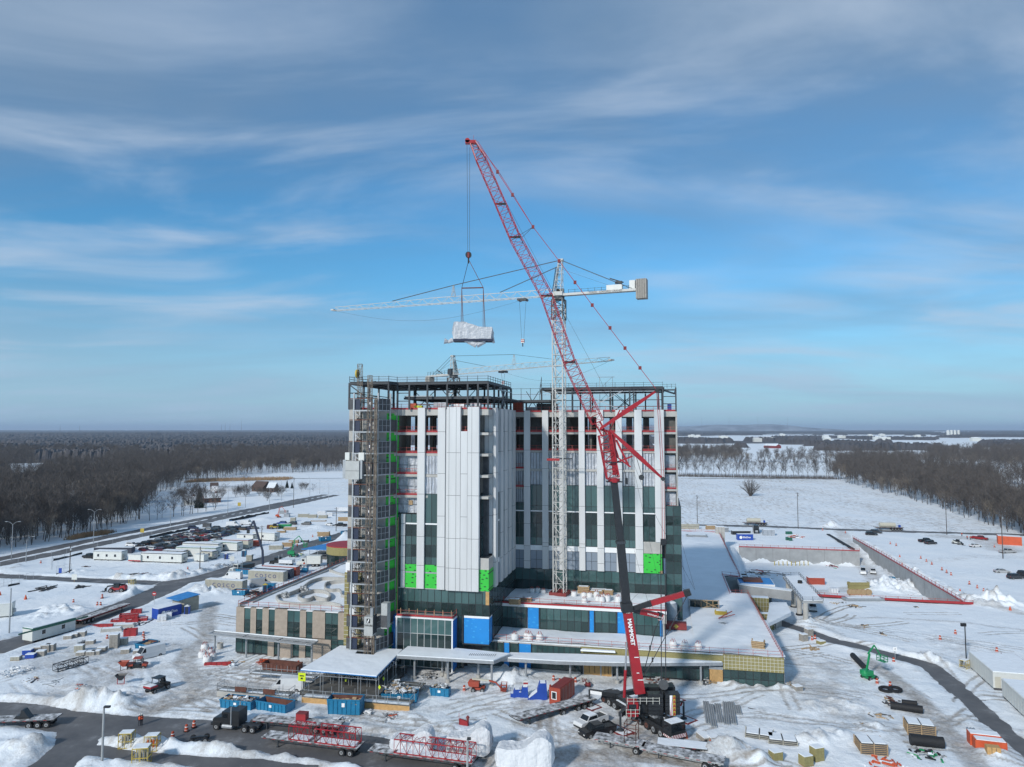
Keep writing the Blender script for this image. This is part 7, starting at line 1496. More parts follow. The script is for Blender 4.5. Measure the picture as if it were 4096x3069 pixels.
for du,mt in ((-9,'plywood'),(-6.5,'red_board'),(-4.2,'plywood'),(-2.0,'wood')):pass
platform('scaffold platform with handrails left of the rubbish skips',-16.5,-11.0,-26.5,-22.5,1.2,None)
t=platform('low scaffold ramp beside the long white van',-45.5,-31.8,-33.2,-31.2,1.1,'concrete')
for u_ in (-42,-36.6):MB().mat('rust').box(u_,u_+2.2,-33.35,-33.25,1.2,2.0).build('rust_board',t)
platform('upper scaffold ramp in front of the dark red open skip',-44.5,-31.5,-24.8,-22.8,1.3,None)
t=platform('scaffold stair going down between the two ramps and the roofed scaffold',-32.4,-30.2,-35.2,-33.3,.7,None)
m=MB().mat('steel_dark')
for k in range(6):m.box(-32.2,-30.4,-35.2-.3*k,-34.95-.3*k,.1+.55-.1*k,.16+.55-.1*k)
m.build('step',t)
def local_thing(o,u,v,z=0,rz=0):o.location=W(u,v,z);o.rotation_euler=(0,0,rz-BA);return o
def heap(label,f,x,y,n=30,r=1.2,h=.8,mts=('debris','steel_galv','wood','snow'),z=0,name='debris_heap',cat='debris',long=.9):
 m=MB();rs_=random.Random(int(x*3+y))
 for k in range(n):
  m.mat(rs_.choice(mts));a_=rs_.uniform(0,6.28);q=rs_.uniform(0,1);T0=Matrix.Translation((math.cos(a_)*r*q,math.sin(a_)*r*q,h*(1-q)*rs_.uniform(.3,1)+.08))@Matrix.Rotation(rs_.uniform(0,3),4,'Z')@Matrix.Rotation(rs_.uniform(-.5,.5),4,'X');m.T=T0
  m.box(-rs_.uniform(.15,long),rs_.uniform(.1,long),-.12,rs_.uniform(.05,.2),-.05,rs_.uniform(.02,.16));m.T=None
 o=m.build(name);o.location=g(f,x,y,z)+Vector((0,0,z*0));return tag(o,label,cat)
heap('mound of white plastic and rubbish on the scaffold corner behind the rubbish skip','C',1700,990,60,2.6,1.6,('debris','bag_white','poly_white','wood','blocks'),1.2)
heap('scrap trolley and bent metal behind the flatbed rear','C',1220,1270,26,1.6,.9,('steel_galv','debris','snow'));heap('orange and white rubbish in front of the plywood skirt','C',1640,1235,30,2.2,.5,('orange','bag_white','debris','steel_galv'))
heap('small white rubbish pile right of the tall blue skip','C',1450,1200,16,.9,.5,('bag_white','debris'));heap('dark rubble strewn before the entrance hall posts','D',20,880,40,2.6,.6,('mesh_dark','debris','blocks'));heap('dark heap of hoses and pipes by the stone wing rear corner','H',1450,870,50,3.2,1.6,('silt_black','mesh_dark','rust'),long=1.6)
heap('tangled metal frames on the snow left of the utility buggy','B',730,590,16,1.5,.5,('steel_galv','mesh_dark'),long=1.6);heap('orange netting crumpled on the left yard snow','B',690,975,30,2.2,.5,('orange','bag_white','steel_galv'));heap('white sacks pile at the left edge of the yard','B',110,850,46,4.2,.9,('bag_white','poly_white','snow'))
heap('black bars lying on the snow island, left one','B',400,118,22,3.4,.3,('silt_black','mesh_dark'),long=3.0);heap('black bars lying on the snow island, right of the first','B',715,105,18,3.0,.25,('silt_black','mesh_dark'),long=2.6);heap('black planks by the white trailer offices roadside','A',1160,1410,24,2.8,.5,('silt_black','steel_galv','rust'),long=2.4)
heap('plank litter at the roadside before the offices','A',1540,1420,22,3.6,.2,('wood','debris','silt_black'),long=1.6);heap('rubble bank at the office side of the site road','A',1930,1330,50,5,.9,('debris','mesh_dark','snow'),long=.9);heap('small dark equipment left by the snow fence','A',750,1340,12,1.4,.7,('mesh_dark','rust'))
heap('flat sheets lying on the snow at the left yard front','B',470,930,10,2.0,.12,('steel_galv','concrete_grey','mesh_dark'),long=1.4);heap('pallet scraps beside the flat sheets','B',270,912,12,1.8,.2,('wood','mesh_dark','rust'),long=.9);heap('black beams behind the diagonal trailer rack','B',1150,440,16,3.5,.15,('silt_black','steel_galv'),long=3.2)
heap('snowy timber by the round rings under the canopy','B',2000,770,14,1.6,.2,('wood','snow'),long=1.5);heap('orange sheeting piled behind the dark red skip','C',543,762,20,1.2,1.0,('orange','orange_red'));heap('white frame bundle on the snow right yard','E',860,425,14,1.4,.3,('steel_galv','poly_white'),5.4);heap('timber heap at the foot of the low gold wall, right end','E',1420,980,26,1.4,1.2,('wood','debris','blocks'))
heap('junk beside the long canopy post at the low facade','E',715,935,26,1.6,1.2,('wood','debris','mesh_dark'));heap('wire heap beneath the crane boom at the facade','E',290,925,30,2.2,.9,('steel_galv','debris','rust'));heap('planks strewn on the snow right of the path','E',1620,640,12,1.8,.1,('wood',),long=1.5)
for i,(x,y,r_,nn,lab) in enumerate(((330,245,2,10,'dark debris on the snow slope right of the canopy, nearest it'),(470,275,2.5,16,'dark debris streak on the snow slope, right one'),(860,100,3.5,34,'stacked rack material inside the excavation'),(710,515,2,12,'flat black tray half buried in snow on the right lot'),(560,445,1.2,8,'small brown lump on the snow above the path'),(1000,285,1,6,'small dark lump below the long red edge rail'),
  (680,1220,2.0,14,'dark hose loop on the churned snow bottom right'),(540,1300,1.6,10,'dark cable on the churned snow bottom right'),(750,1640,3.0,30,'orange netting half buried at the bottom right'),(1120,40,1,1,''))):
 if lab:heap(lab,'F',x,y,nn,r_,.25 if 'rack' not in lab else 1.0,('orange','orange','snow') if 'orange' in lab else ('mesh_dark','debris','wood'),PITD if 'excavation' in lab else 0)
def block_pallet(label,f,x,y,rz,d=(1.3,1.1,1.2),mt='blocks',cap='snow',z=0,grp=None,name='block_pallet'):
 t=thing(name,label,'pallet',g(f,x,y,z),rz,grp);m=MB().mat(mt);nx,nz=3,max(2,int(d[2]/.4))
 for k in range(nz):
  for i in range(nx):m.box(-d[0]/2+d[0]*i/nx+.015,-d[0]/2+d[0]*(i+1)/nx-.015,-d[1]/2,d[1]/2,.14+(d[2]-.14)*k/nz+.012,.14+(d[2]-.14)*(k+1)/nz)
 m.build('blocks',t);m=MB().mat('wood').box(-d[0]/2,d[0]/2,-d[1]/2,d[1]/2,.09,.13).box(-d[0]/2,-d[0]/2+.1,-d[1]/2,d[1]/2,0,.09).box(d[0]/2-.1,d[0]/2,-d[1]/2,d[1]/2,0,.09);m.build('pallet',t)
 if cap:MB().mat(cap).box(-d[0]/2+.05,d[0]/2-.05,-d[1]/2+.05,d[1]/2-.05,d[2],d[2]+.12).build('snow_cap',t)
 return t
for i,(x,y,dz,lab) in enumerate(((140,735,.8,'low tan block pallet farthest left in the left yard'),(240,690,1.1,'tan block pallet behind the dark blue crate'),(265,720,.9,'dark blue crate-like pallet in the left yard'),(325,665,1.1,'snowy block pallet, rear left of the double stack'),(355,700,1.1,'snowy block pallet, front of the double stack'),(395,660,1.4,'tall white topped pallet fifth from the left in the block yard'),(435,655,1.4,'tall white topped pallet sixth from the left in the block yard'),
  (685,668,1.5,'tall shrink-wrapped pallet standing behind the low block row'),(700,700,.9,'low block pallet in front of the tall shrink-wrapped one'),(785,695,.9,'low block pallet right of the tall wrapped one'),(830,690,.9,'low block pallet next right in the block row'),(880,665,1.0,'snow-capped block pallet before the grey tower stack'),(985,635,3.0,'tall grey double block stack in the left yard'),(1060,610,1.6,'tan brick pallet right of the tall grey double stack'),(1085,675,.9,'low block pallet left of the blue open skip'),(1190,685,.9,'block pallet against the front of the white work van'),
  (590,552,.8,'round grey block bundle near the site office'),(640,540,.9,'small grey block bundle right of the round one'),(705,530,1.1,'grey square block bundle before the concrete beams'),(780,600,.9,'narrow grey stack behind the metal frames'))):
 block_pallet(lab,'B',x,y,.15,(1.7,1.3,dz),'royal_blue' if 'dark blue' in lab else ('cosco_beige' if 'tan' in lab else 'blocks'),grp='pallets of blocks in the left yard')
for x,y,dz,lab in ((760,1445,.9,'concrete block cube stack left of the orange cone heap'),(700,1440,.8,'snowy block pallet behind the black hoses bottom centre'),(800,1490,.9,'grey hollow block pallet beside the black hoses'),(670,1410,.7,'low block pallet rear of the bottom centre group'),(1300,1600,1.3,'yellowish timber cube on the churned snow'),(1560,1640,1.4,'tan cube at the bottom edge right of the timber cube'),(1655,1600,1.9,'tall concrete block standing at the bottom right'),(1540,570,1.5,'stone pallet stack beside the path, front one'),(1585,530,1.7,'pale slab stack behind the stone pallet by the path'),(1690,600,.8,'low tan crate right of the stone pallets by the path'),(1485,1000,.9,'pale tub-like block at the low building corner')):
 block_pallet(lab,'E',x,y,.3,(1.5,1.3,dz),'insulation' if 'tan' in lab or 'yellow' in lab else 'blocks')
def slabstack(label,f,x,y,rz,L,Wd,n,z=0,mt='wood'):
 t=thing('panel_stack',label,'panel stack',g(f,x,y,z),rz)
 m=MB().mat(mt)
 for k in range(n):m.box(-L/2,L/2,-Wd/2,Wd/2,.1+.26*k,.17+.26*k);m.mat('mesh_dark').box(-L/2+.1,L/2-.1,-Wd/2+.1,Wd/2-.1,.17+.26*k,.36+.26*k-.02).mat(mt)
 for x_ in (-L/2,0,L/2):
  for y_ in (-Wd/2,Wd/2):m.box(x_-.06,x_+.06,y_-.06,y_+.06,0,.12+.26*n)
 m.build('crate',t);h=.1+.26*n;m=MB().mat('snow').box(-L/2+.15,-.1,-Wd/2+.1,Wd/2-.1,h,h+.1).box(.1,L/2-.15,-Wd/2+.1,Wd/2-.1,h,h+.1);m.build('snow_cap',t);return t
slabstack('wide flat crate of panels with a snowy top, left of the pair bottom centre-right','E',1160,1400,-.35,4.0,2.6,3,mt='cosco_beige');slabstack('wide flat crate of panels with a snowy top, right of the pair','E',1355,1450,-.25,4.0,2.6,3,mt='cosco_beige')
slabstack('tall crate of white panels standing alone in the churned snow','F',610,1520,-.15,3.6,3.0,6);slabstack('tall crate of white panels behind the black pipe bundle','F',1030,1360,-.3,3.8,2.8,6)
def pipes(label,f,a,b,r,n=3,mt='steel_galv',D=None,rows=1,name='pipe_bundle',cat='pipes',z=0):
 A_,B_=g(f,*a,z),g(f,*b,z);d=(B_-A_);rz=math.atan2(d.y,d.x);L=d.length;m=MB().mat(mt)
 for j in range(rows):
  for k in range(n):m.tube((-L/2,(k-(n-1)/2)*2.05*r,r+j*1.8*r),(L/2,(k-(n-1)/2)*2.05*r,r+j*1.8*r),r,10)
 o=m.build(name,smooth=True);o.location=(A_+B_)/2+Vector((0,0,.08));o.rotation_euler=(0,0,rz);return tag(o,label,cat)
for a_,b_,lab in (((695,1105),(725,1300),'first'),((738,1130),(770,1325),'second'),((795,1125),(825,1290),'third'),((865,1110),(880,1305),'fourth'),((915,1110),(940,1300),'fifth'),((968,1140),(985,1215),'last and shortest')):pipes('bundle of grey steel pipes on the snow, %s from the crane'%lab,'E',a_,b_,.16,3)
pipes('big black culvert pipe half in the snow behind the green boom lift','F',(455,720),(560,830),.55,1,'silt_black');pipes('big black pipe lying in front of the coils, left end snowy','F',(780,1160),(1060,1200),.62,1,'silt_black');pipes('smaller black pipe behind the big one','F',(880,1120),(1010,1135),.42,1,'silt_black')
pipes('large black pipe bundle with tan straps at the bottom right','F',(950,1470),(1240,1500),.8,1,'silt_black',rows=1);pipes('galvanised beams by the orange tarpaulins','F',(1470,1340),(1520,1410),.2,3);pipes('long black bar lying right of the pipe bundles','E',(1060,1155),(1270,1195),.08,1,'silt_black');pipes('two silvery beams by the flatbed trailer rack','B',(1050,500),(1240,410),.08,2,'mesh_dark')
pipes('snowy silver duct on a rack in front of the entrance canopy','D',(690,915),(800,920),.25,2);pipes('silver pipe lying by the blue toilet','H',(1430,838),(1510,838),.25,1)
for i,(x,y) in enumerate(((740,1010),(820,1010))):
 o=MB().mat('silt_black');
 for k in range(16):a1,a2=2*math.pi*k/16,2*math.pi*(k+1)/16;o.tube((math.cos(a1)*1.0,math.sin(a1)*.8,.5+.1*math.sin(a1)),(math.cos(a2)*1.0,math.sin(a2)*.8,.5+.1*math.sin(a2)),.28,6)
 o=o.build('hose_coil',smooth=True);o.location=g('F',x,y);tag(o,('left' if i==0 else 'right')+' black hose coil below the orange barrel by the dirt track','coil')
heap('brown and white crated junk between the coils and the black pipes','F',790,1110,26,1.8,1.3,('rust','wood','poly_white','mesh_dark'));heap('black scrap below the big strapped pipe','F',1100,1560,30,2.4,.7,('silt_black','green_machine','debris','snow'));heap('black hose pile and reel beside the block stack bottom centre','E',690,1500,22,1.0,1.0,('silt_black','black_paint'))
def concrete_beam(label,f,x,y,rz,L=4.5,w=1.6,h=.9):o=MB().mat('concrete').prism_y([(-L/2,0),(L/2,0),(L/2-.3,h),(-L/2+.1,h)],-w/2,w/2).mat('snow').box(-L/2+.3,L/2-.5,-w/2+.1,w/2-.1,h,h+.08).build('concrete_block');o.location=g(f,x,y);o.rotation_euler=(0,0,rz);return tag(o,label,'concrete block')
concrete_beam('long grey concrete block, left of the pair in the left yard','B',965,490,.3);concrete_beam('long grey concrete block, right of the pair in the left yard','B',1080,455,.2)
for x,y,L,Wd,h,rz,lab in ((1175,335,2.4,1.5,1.1,.3,'rear red steel box of the stack beside the blue container'),(1112,372,4.2,1.6,1.1,.35,'red steel box on the right of the left yard stack, rear'),(1110,400,4.0,1.6,1.2,.3,'red steel box, middle of the stack'),(1030,408,3.6,1.4,.8,.3,'low open red steel tray left of the stack'),(1140,410,2.8,1.4,.8,.3,'low open red steel tray front of the stack'),(1205,400,3.4,1.6,.9,.3,'low open red steel tray right end of the stack'),
  (868,455,5.4,.8,.8,.12,'long red steel trough lying alone near the flatbed'),(1125,530,2.6,1.5,1.7,.2,'single tall red steel box right of the concrete blocks'),(1875,780,5.0,.6,.6,.1,'red steel beam lying near the white sacks at the canopy')):
 if rz is None:continue
 m=MB().mat('red_board').box(-L/2,L/2,-Wd/2,-Wd/2+.08,0,h).box(-L/2,L/2,Wd/2-.08,Wd/2,0,h).box(-L/2,-L/2+.08,-Wd/2+.08,Wd/2-.08,0,h).box(L/2-.08,L/2,-Wd/2+.08,Wd/2-.08,0,h).mat('dark_red').box(-L/2+.08,L/2-.08,-Wd/2+.08,Wd/2-.08,.05,h*.7)
 for k in range(int(L)):m.mat('dark_red').box(-L/2+.3+k,-L/2+.38+k,-Wd/2-.05,-Wd/2,0,h)
 m.mat('snow').box(-L/2+.2,L/2-.2,-Wd/2+.2,Wd/2-.2,h*.7,h*.7+.06);o=m.build('steel_box');o.location=g('B',x,y)+Vector((0,0,1.15 if 'rear.' in lab else 0));o.rotation_euler=(0,0,rz);tag(o,lab,'steel box')
def cage(label,f,x,y,rz=.1,s=1.0,full=True):
 t=thing('gas_cage',label,'cage',g(f,x,y),rz);t.scale=(s,)*3;m=MB().mat('yellow')
 for a_ in (-.9,0,.9):
  for b_ in (-.7,.7):m.bar((a_,b_,.1),(a_,b_,2.2),.06)
 for z_ in (.15,1.1,2.2):
  for b_ in (-.7,.7):m.bar((-.9,b_,z_),(.9,b_,z_),.08)
  for a_ in (-.9,.9):m.bar((a_,-.7,z_),(a_,.7,z_),.08)
 for k in range(8):m.box(-.85+.23*k,-.83+.23*k,-.71,-.69,.15,2.2)
 m.build('frame',t);MB().mat('snow').box(-.85,.85,-.65,.65,2.25,2.32).build('lid',t);m=MB().mat('orange' if not full else 'steel_galv')
 for k in range(4):m.tube((-.6+.4*k,.1*(k%2),.15),(-.6+.4*k,.1*(k%2),1.5),.13,8)
 if full:m.mat('cosco_beige').box(-.8,.8,.55,.62,.3,2.1)
 m.build('gas_cylinder',t)
cage('closed yellow gas cage, left of the pair by the road','B',1090,1488);cage('yellow gas cage with orange cylinders, right of the pair by the road','B',1310,1512,full=False);cage('yellow gas cage in front at the bottom beside the lamp post','B',1220,1640,.15,1.15);cage('small olive gas cage by the junction behind the red telehandler','A',1142,1500,0,.9);cage('yellow gas cage at the corner of the big white office','F',1420,818,.6,.85)
def toilet(label,f,x,y,rz=0,col='royal_blue',s=1.0):
 t=thing('portable_toilet',label,'toilet',g(f,x,y),rz);t.scale=(s,)*3;MB().mat(col).box(-.6,.6,-.6,.6,0,2.0).build('cabin',t);MB().mat('yellow' if 'yellow' in label else 'trailer_white').add([(-.65,-.65,2.0),(.65,-.65,2.0),(.65,.65,2.0),(-.65,.65,2.0),(0,0,2.4)],[(0,1,4),(1,2,4),(2,3,4),(3,0,4)]).build('roof',t);MB().mat('navy').box(-.4,.4,-.63,-.6,.1,1.9).build('door',t)
toilet('blue portable toilet with yellow roof by the silver van','H',1530,845,.2,'bin_blue',1.1);toilet('blue portable toilet with white roof by the office fence','H',1215,580);toilet('royal blue portable toilet right of the enclosed trailer','H',1360,560,0,'bin_blue',1.2);toilet('small blue toilet against the plywood shed','B',1613,338,.2)
m=MB().mat('bin_blue').box(-1.6,1.6,-.8,.8,0,2.0);
for k in range(7):m.box(-1.6+.5*k,-1.5+.5*k,-.86,-.8,0,2.0)
o=m.build('blue_cabinet');o.location=g('H',1562,830);tag(o,'blue ribbed cabinet right beside the silver van','cabinet')
for x,y,L,Wd,H_,lab in ((780,1055,1.8,1.2,1.5,'leftmost of the three blue covered machines on the snow'),(848,1060,1.7,1.2,2.0,'middle of the three blue covered machines, white box on top'),(965,1070,3.6,1.6,2.9,'largest blue covered machine sloping to the left')):
 t=thing('covered_machine',lab,'covered machine',g('D',x,y),0);big=L>3
 prof=[(-L/2,0),(L/2,0),(L/2*.9,H_),(L/2*.25,H_),(0,H_*.5),(-L/2*.8,.35)] if big else [(-L/2,0),(L/2,0),(L/2*.9,H_),(-L/2*.2,H_*.95),(-L/2*.5,H_*.55),(-L/2*.95,H_*.5)]
 MB().mat('royal_blue').prism_y(prof,-Wd/2,Wd/2).build('cover',t);m=MB().mat('snow')
 if big:m.add([(0,-Wd/2-.01,H_*.5+.03),(-L/2*.8,-Wd/2-.01,.4),(-L/2*.8,Wd/2,.4),(0,Wd/2,H_*.5+.03)],[(0,1,2,3)]).box(L/2*.3,L/2*.8,-Wd/2+.1,Wd/2-.1,H_,H_+.08)
 else:m.box(-L/2*.1,L/2*.8,-Wd/2+.1,Wd/2-.1,H_,H_+.07).box(-L/2*.9,-L/2*.4,-Wd/2+.1,Wd/2-.1,H_*.56,H_*.6)
 if 'white box' in lab:m.mat('trailer_white').box(0,.8,0,.6,H_,H_+.9).mat('red_board').box(0,.8,-.01,0,H_+.3,H_+.6)
 m.build('snow_cap',t)
m=MB().mat('orange').box(-2.0,2.0,.3,2.0,.1,1.8).box(-1.8,2.2,-1.4,.3,.1,1.6).mat('snow').box(-1.9,1.9,.4,1.9,1.8,1.9).box(-1.6,2.1,-1.2,.2,1.6,1.68);o=m.build('orange_cover');o.location=g('F',1610,1500);o.rotation_euler=(0,0,-.3);tag(o,'bright orange covered stack beside the asphalt path bottom right','covered stack');box_thing('plywood_box','pale plywood box leaning against the orange covered stack','box',g('F',1665,1575),-.3,(1.7,1.2,1.6),'plywood')
box_thing('plywood_box','yellow plywood box lying on the snow left of the black buggy','box',g('B',978,1052),.1,(1.8,1.0,.8),'plywood',cap='snow')
t=thing('red_tarp_hydrant','red flag tarpaulin wrapped round a hydrant on the open snow','hydrant',g('D',345,1325),0);MB().mat('red_board').add([(-.9,0,0),(.5,0,0),(.35,0,1.0),(-.9,.1,1.5)],[(0,1,2,3)]).tube((-.9,0,0),(-.95,0,2.4),.04,4).prism_y([(-.9,0),(.6,0),(.3,1.0),(-.85,1.4)],.05,.5).build('cover',t);MB().mat('dark_red').lathe([(.18,0),(.18,1.5),(.3,1.5),(.25,1.7),(.05,1.9)],8,(.4,.3)).build('hydrant',t)
for x,y,lab in ((1065,830,'orange grit hopper on a stand left of the orange buggy'),(1040,950,'black grit hopper in red frame below the orange hopper')):
 t=thing('grit_hopper',lab,'hopper',g('B',x,y),.1);MB().mat('orange_red' if 'orange grit' in lab else 'black_paint').add([(-.9,-.6,1.9),(.9,-.6,1.9),(.9,.6,1.9),(-.9,.6,1.9),(-.25,-.2,.9),(.25,-.2,.9),(.25,.2,.9),(-.25,.2,.9)],[(0,4,5,1),(1,5,6,2),(2,6,7,3),(3,7,4,0),(4,7,6,5)]).build('hopper',t);MB().mat('steel_dark' if 'orange grit' in lab else 'red_board').bar((-.6,0,0),(-.6,0,1.7),.1).bar((.6,0,0),(.6,0,1.7),.1).bar((-.6,0,.2),(.6,0,.2),.1).build('stand',t)
t=thing('steel_truss','black steel truss ladder lying on the left yard snow','truss',g('B',610,800),1.1);lattice(MB(),(0,0,0),(1,0,0),1,1,1) if False else None;m=MB().mat('black_paint');lattice(m,(-3,0,.8),(3,0,.8),1.6,1.2,6,.08,.05);m.build('frame',t)
t=thing('concrete_ring','grey concrete ring standing behind the white sacks at the steel canopy','concrete ring',g('B',1895,635),0);MB().mat('concrete').lathe([(.65,0),(.65,1.2),(.5,1.2),(.5,.2)],16).build('ring',t)
for i,(x,y) in enumerate(((1765,650),(1745,715),(1785,740),(1830,735),(1785,760),(1810,700))):copy_tree(bag0,g('B',x,y),i,'white bulk bag piled at the steel canopy, '+['rear','left','middle','right front','frontmost','behind the right front one'][i],'white bulk bags piled at the steel canopy',scale=(1.3,1.3,1.15))
A_,B_=g('B',1585,330),g('B',1712,300);d=(B_-A_);t=thing('plywood_shed','plywood shed with a blue tarpaulin roof beside the blue container','shed',(A_+B_)/2,math.atan2(d.y,d.x));L=d.length
MB().mat('cosco_beige').box(-L/2,L/2,0,5,0,3.6).mat('steel_galv').box(-L/2-.05,-L/2+1.2,-.03,0,0,2.2).build('wall',t);MB().mat('tarp_blue').prism_y([(-L/2-1.8,3.4),(L/2+.2,3.9),(L/2+.2,4.0),(-L/2-1.8,3.5)],-.3,5.2).build('roof',t)
block_pallet('pair of white tanks in front of the royal blue container, left one','B',1395,395,.4,(2.0,1.8,1.3),'poly_white');block_pallet('pair of white tanks in front of the royal blue container, right one','B',1445,378,.4,(1.8,1.6,1.3),'poly_white')
c=g('H',1960,560);t=thing('scaffold_roof','bright blue tarpaulin scaffold roof far behind the stone wing','scaffold',c,-.15);m=MB().mat('tarp_blue').prism([(-4,-6),(13,-6),(13,12),(1,12)],3.6,3.75);m.build('roof',t);m=MB().mat('steel_galv')
for x_ in (-3.5,2,7,12.5):
 for y_ in (-5.5,0,6):m.tube((x_,y_,0),(x_,y_,3.6),.08,4)
for z_ in (1,2,3):m.bar((-3.5,-5.5,z_),(12.5,-5.5,z_),.06)
m.build('frame',t);MB().mat('concrete_dark').box(-3.5,12.8,-5,9,0,.8).build('deck',t)
heap('bright yellow-green stack before the blue scaffold roof','H',1815,555,14,2.0,1.6,('yellow','tarp_blue','lime'))
t=thing('loader_crane','dark blue articulated loader arm standing up beside the site road','loader crane',g('H',1513,640),0);MB().mat('navy').bar((0,0,0),(-.3,0,5.5),.6).bar((-.3,0,5.5),(-3.6,0,15.5),.55).bar((-3.6,0,15.5),(-5.2,0,12.3),.4).build('arm',t);MB().mat('black_paint').cbox((-5.3,0,11.8),(.8,.8,1.1)).build('grab',t)
# excavation walls, walkways, right-hand buildings
def seg_wall(name,label,pts,th,z0,z1,mt='concrete_grey',cap='snow',railm='rail_red',board=None,inward=1,railz=None):
 t=thing(name,label,'wall',(0,0,0),0);m=MB().mat(mt);mc=MB().mat(cap) if cap else None;r_=MB()
 for k,(a_,b_) in enumerate(zip(pts[:-1],pts[1:])):
  a_,b_=Vector(a_[:2]),Vector(b_[:2]);d=(b_-a_).normalized();nn=Vector((-d.y,d.x))*inward*th
  zt0=z1 if not isinstance(z1,list) else z1[k];m.mat(mt);q=[tuple(a_),tuple(b_),tuple(b_+nn),tuple(a_+nn)];q=q if inward>0 else q[::-1];m.prism(q,z0,zt0);m.mat('concrete_dark');n=int((b_-a_).length/6)
  for j in range(1,n):p=a_+nn+(b_-a_)*j/n;o_=Vector((-d.y,d.x))*inward*.012;m.prism([tuple(p+o_-d*.04),tuple(p+o_+d*.04),tuple(p-o_+d*.04),tuple(p-o_-d*.04)][::-1],z0+.1,zt0-.01)
  if cap:mc.prism([tuple(a_+d*.1),tuple(b_-d*.1),tuple(b_+nn*.85-d*.1),tuple(a_+nn*.85+d*.1)] if inward>0 else [tuple(a_+nn*.85),tuple(b_+nn*.85),tuple(b_),tuple(a_)],zt0,zt0+.1)
  if railm:e_=nn*.95;rail(r_,[(*(a_+e_),zt0),(*(b_+e_),zt0)],h=1.1,sp=3,mt=railm,board=board,r=.05)
 m.build('wall',t)
 if cap:mc.build('snow_cap',t)
 if railm:r_.build('guard_rail',t)
 return t
bw=gp('P',(2955,2188),(3433,2205));seg_wall('retaining_wall','long grey concrete retaining wall with red rail at the back of the excavation',bw,2.1,PITD-.3,.25,inward=-1,board='red_board')
rw_=gp('P',(3432,2157),(3560,2229),(3700,2310),(3893,2421));seg_wall('retaining_wall','diagonal grey concrete retaining wall with red rail right of the excavation ramp',rw_,2.1,PITD-.3,.3,inward=-1,board='red_board')
kb=gp('P',(3312,2140),(3413,2200));m=MB().mat('silt_black');a_,b_=Vector(kb[0]),Vector(kb[1]);d=(b_-a_).normalized();nn=Vector((-d.y,d.x))*.6;m.prism([tuple(a_-nn),tuple(b_-nn),tuple(b_+nn),tuple(a_+nn)],-1.2,.5);tag(m.build('ramp_kerb'),'low black kerb wall along the left side of the excavation ramp','kerb')
ne=gp('P',(3055,2377),(3400,2399),(3893,2424));t=thing('edge_rail','long bright red edge board and rail along the near side of the excavation','rail',(0,0,0),0);m=MB();mb=MB()
for a_,b_ in zip(ne[:-1],ne[1:]):
 a_,b_=Vector(a_),Vector(b_);rail(m,[(*a_,.3),(*b_,.3)],h=1.1,sp=3,mt='rail_red',r=.05);d=(b_-a_).normalized();nn=Vector((-d.y,d.x))*.15;mb.mat('red_board').prism([tuple(a_-nn),tuple(b_-nn),tuple(b_+nn),tuple(a_+nn)],.35,.95).mat('silt_black').prism([tuple(a_-nn*1.5),tuple(b_-nn*1.5),tuple(b_+nn*.8),tuple(a_+nn*.8)],-.3,.34)
m.build('guard_rail',t);mb.build('edge_board',t)
ER=[G(3131,2305,5.5),G(3196,2302,5.5),G(3293,2404,5.5),G(3210,2404,5.5)];t=thing('concrete_canopy','long raised canopy with snowy roof on four round concrete columns','canopy',(0,0,0),0);P4=[tuple(p.xy) for p in ER][::-1]
P4=[P4[i] for i in range(4)];P4=P4 if (Vector(P4[1])-Vector(P4[0])).cross(Vector(P4[2])-Vector(P4[1]))>0 else P4[::-1]
MB().mat('concrete_grey').prism(P4,4.9,5.45).build('deck',t);c_=sum((Vector(p) for p in P4),Vector((0,0)))/4;MB().mat('roofsnow').prism([tuple(c_+(Vector(p)-c_)*.97) for p in P4],5.45,5.6).build('roof_snow',t);m=MB();rail(m,[(*P4[i%4],5.5) for i in range(5)],h=.9,sp=2.2,mt='steel_dark',r=.04);m.build('guard_rail',t)
for px_,py_ in ((3154,2393),(3175,2432),(3198,2462),(3224,2496)):p=G(px_,py_);MB().mat('concrete').tube((p.x,p.y,0),(p.x,p.y,4.95),.62,14).mat('silt_black').tube((p.x,p.y,0),(p.x,p.y,.5),.85,12).build('column',t,smooth=True)
p=G(3200,2333,5.6);MB().mat('silt_black').lathe([(.6,5.5),(.6,6.3)],10,(p.x,p.y)).build('roof_vent',t)
a_,b_=Vector(W(51,56)[:2]),Vector((72.5,186.5));d=(b_-a_).normalized();nn=Vector((-d.y,d.x))*1.4;o=MB().mat('concrete_grey').prism([tuple(a_-nn),tuple(b_-nn),tuple(b_+nn),tuple(a_+nn)],2.6,4.9).mat('snow').prism([tuple(a_-nn*.9),tuple(b_-nn*.9),tuple(b_+nn*.9),tuple(a_+nn*.9)],4.9,5.0).build('link_bridge');tag(o,'grey concrete link bridge between the low roof and the columned canopy','bridge')
sl=[g('E',1250,240,3.6),g('E',1390,240,3.6),g('E',1432,325,3.6),g('E',1213,432,3.6)][::-1];t=thing('folded_canopy','angular snow-covered canopy slab with white underside beside the low roof edge','canopy',(0,0,0),0);Q=[tuple(p.xy) for p in sl];MB().mat('white_trim').prism(Q,2.9,3.6).build('slab',t);MB().mat('roofsnow').prism(Q,3.6,3.72).build('roof_snow',t);c_=sum((Vector(q) for q in Q),Vector((0,0)))/4;MB().mat('concrete').prism([tuple(c_+(Vector(q)-c_)*.25) for q in Q],0,2.9).build('support',t)
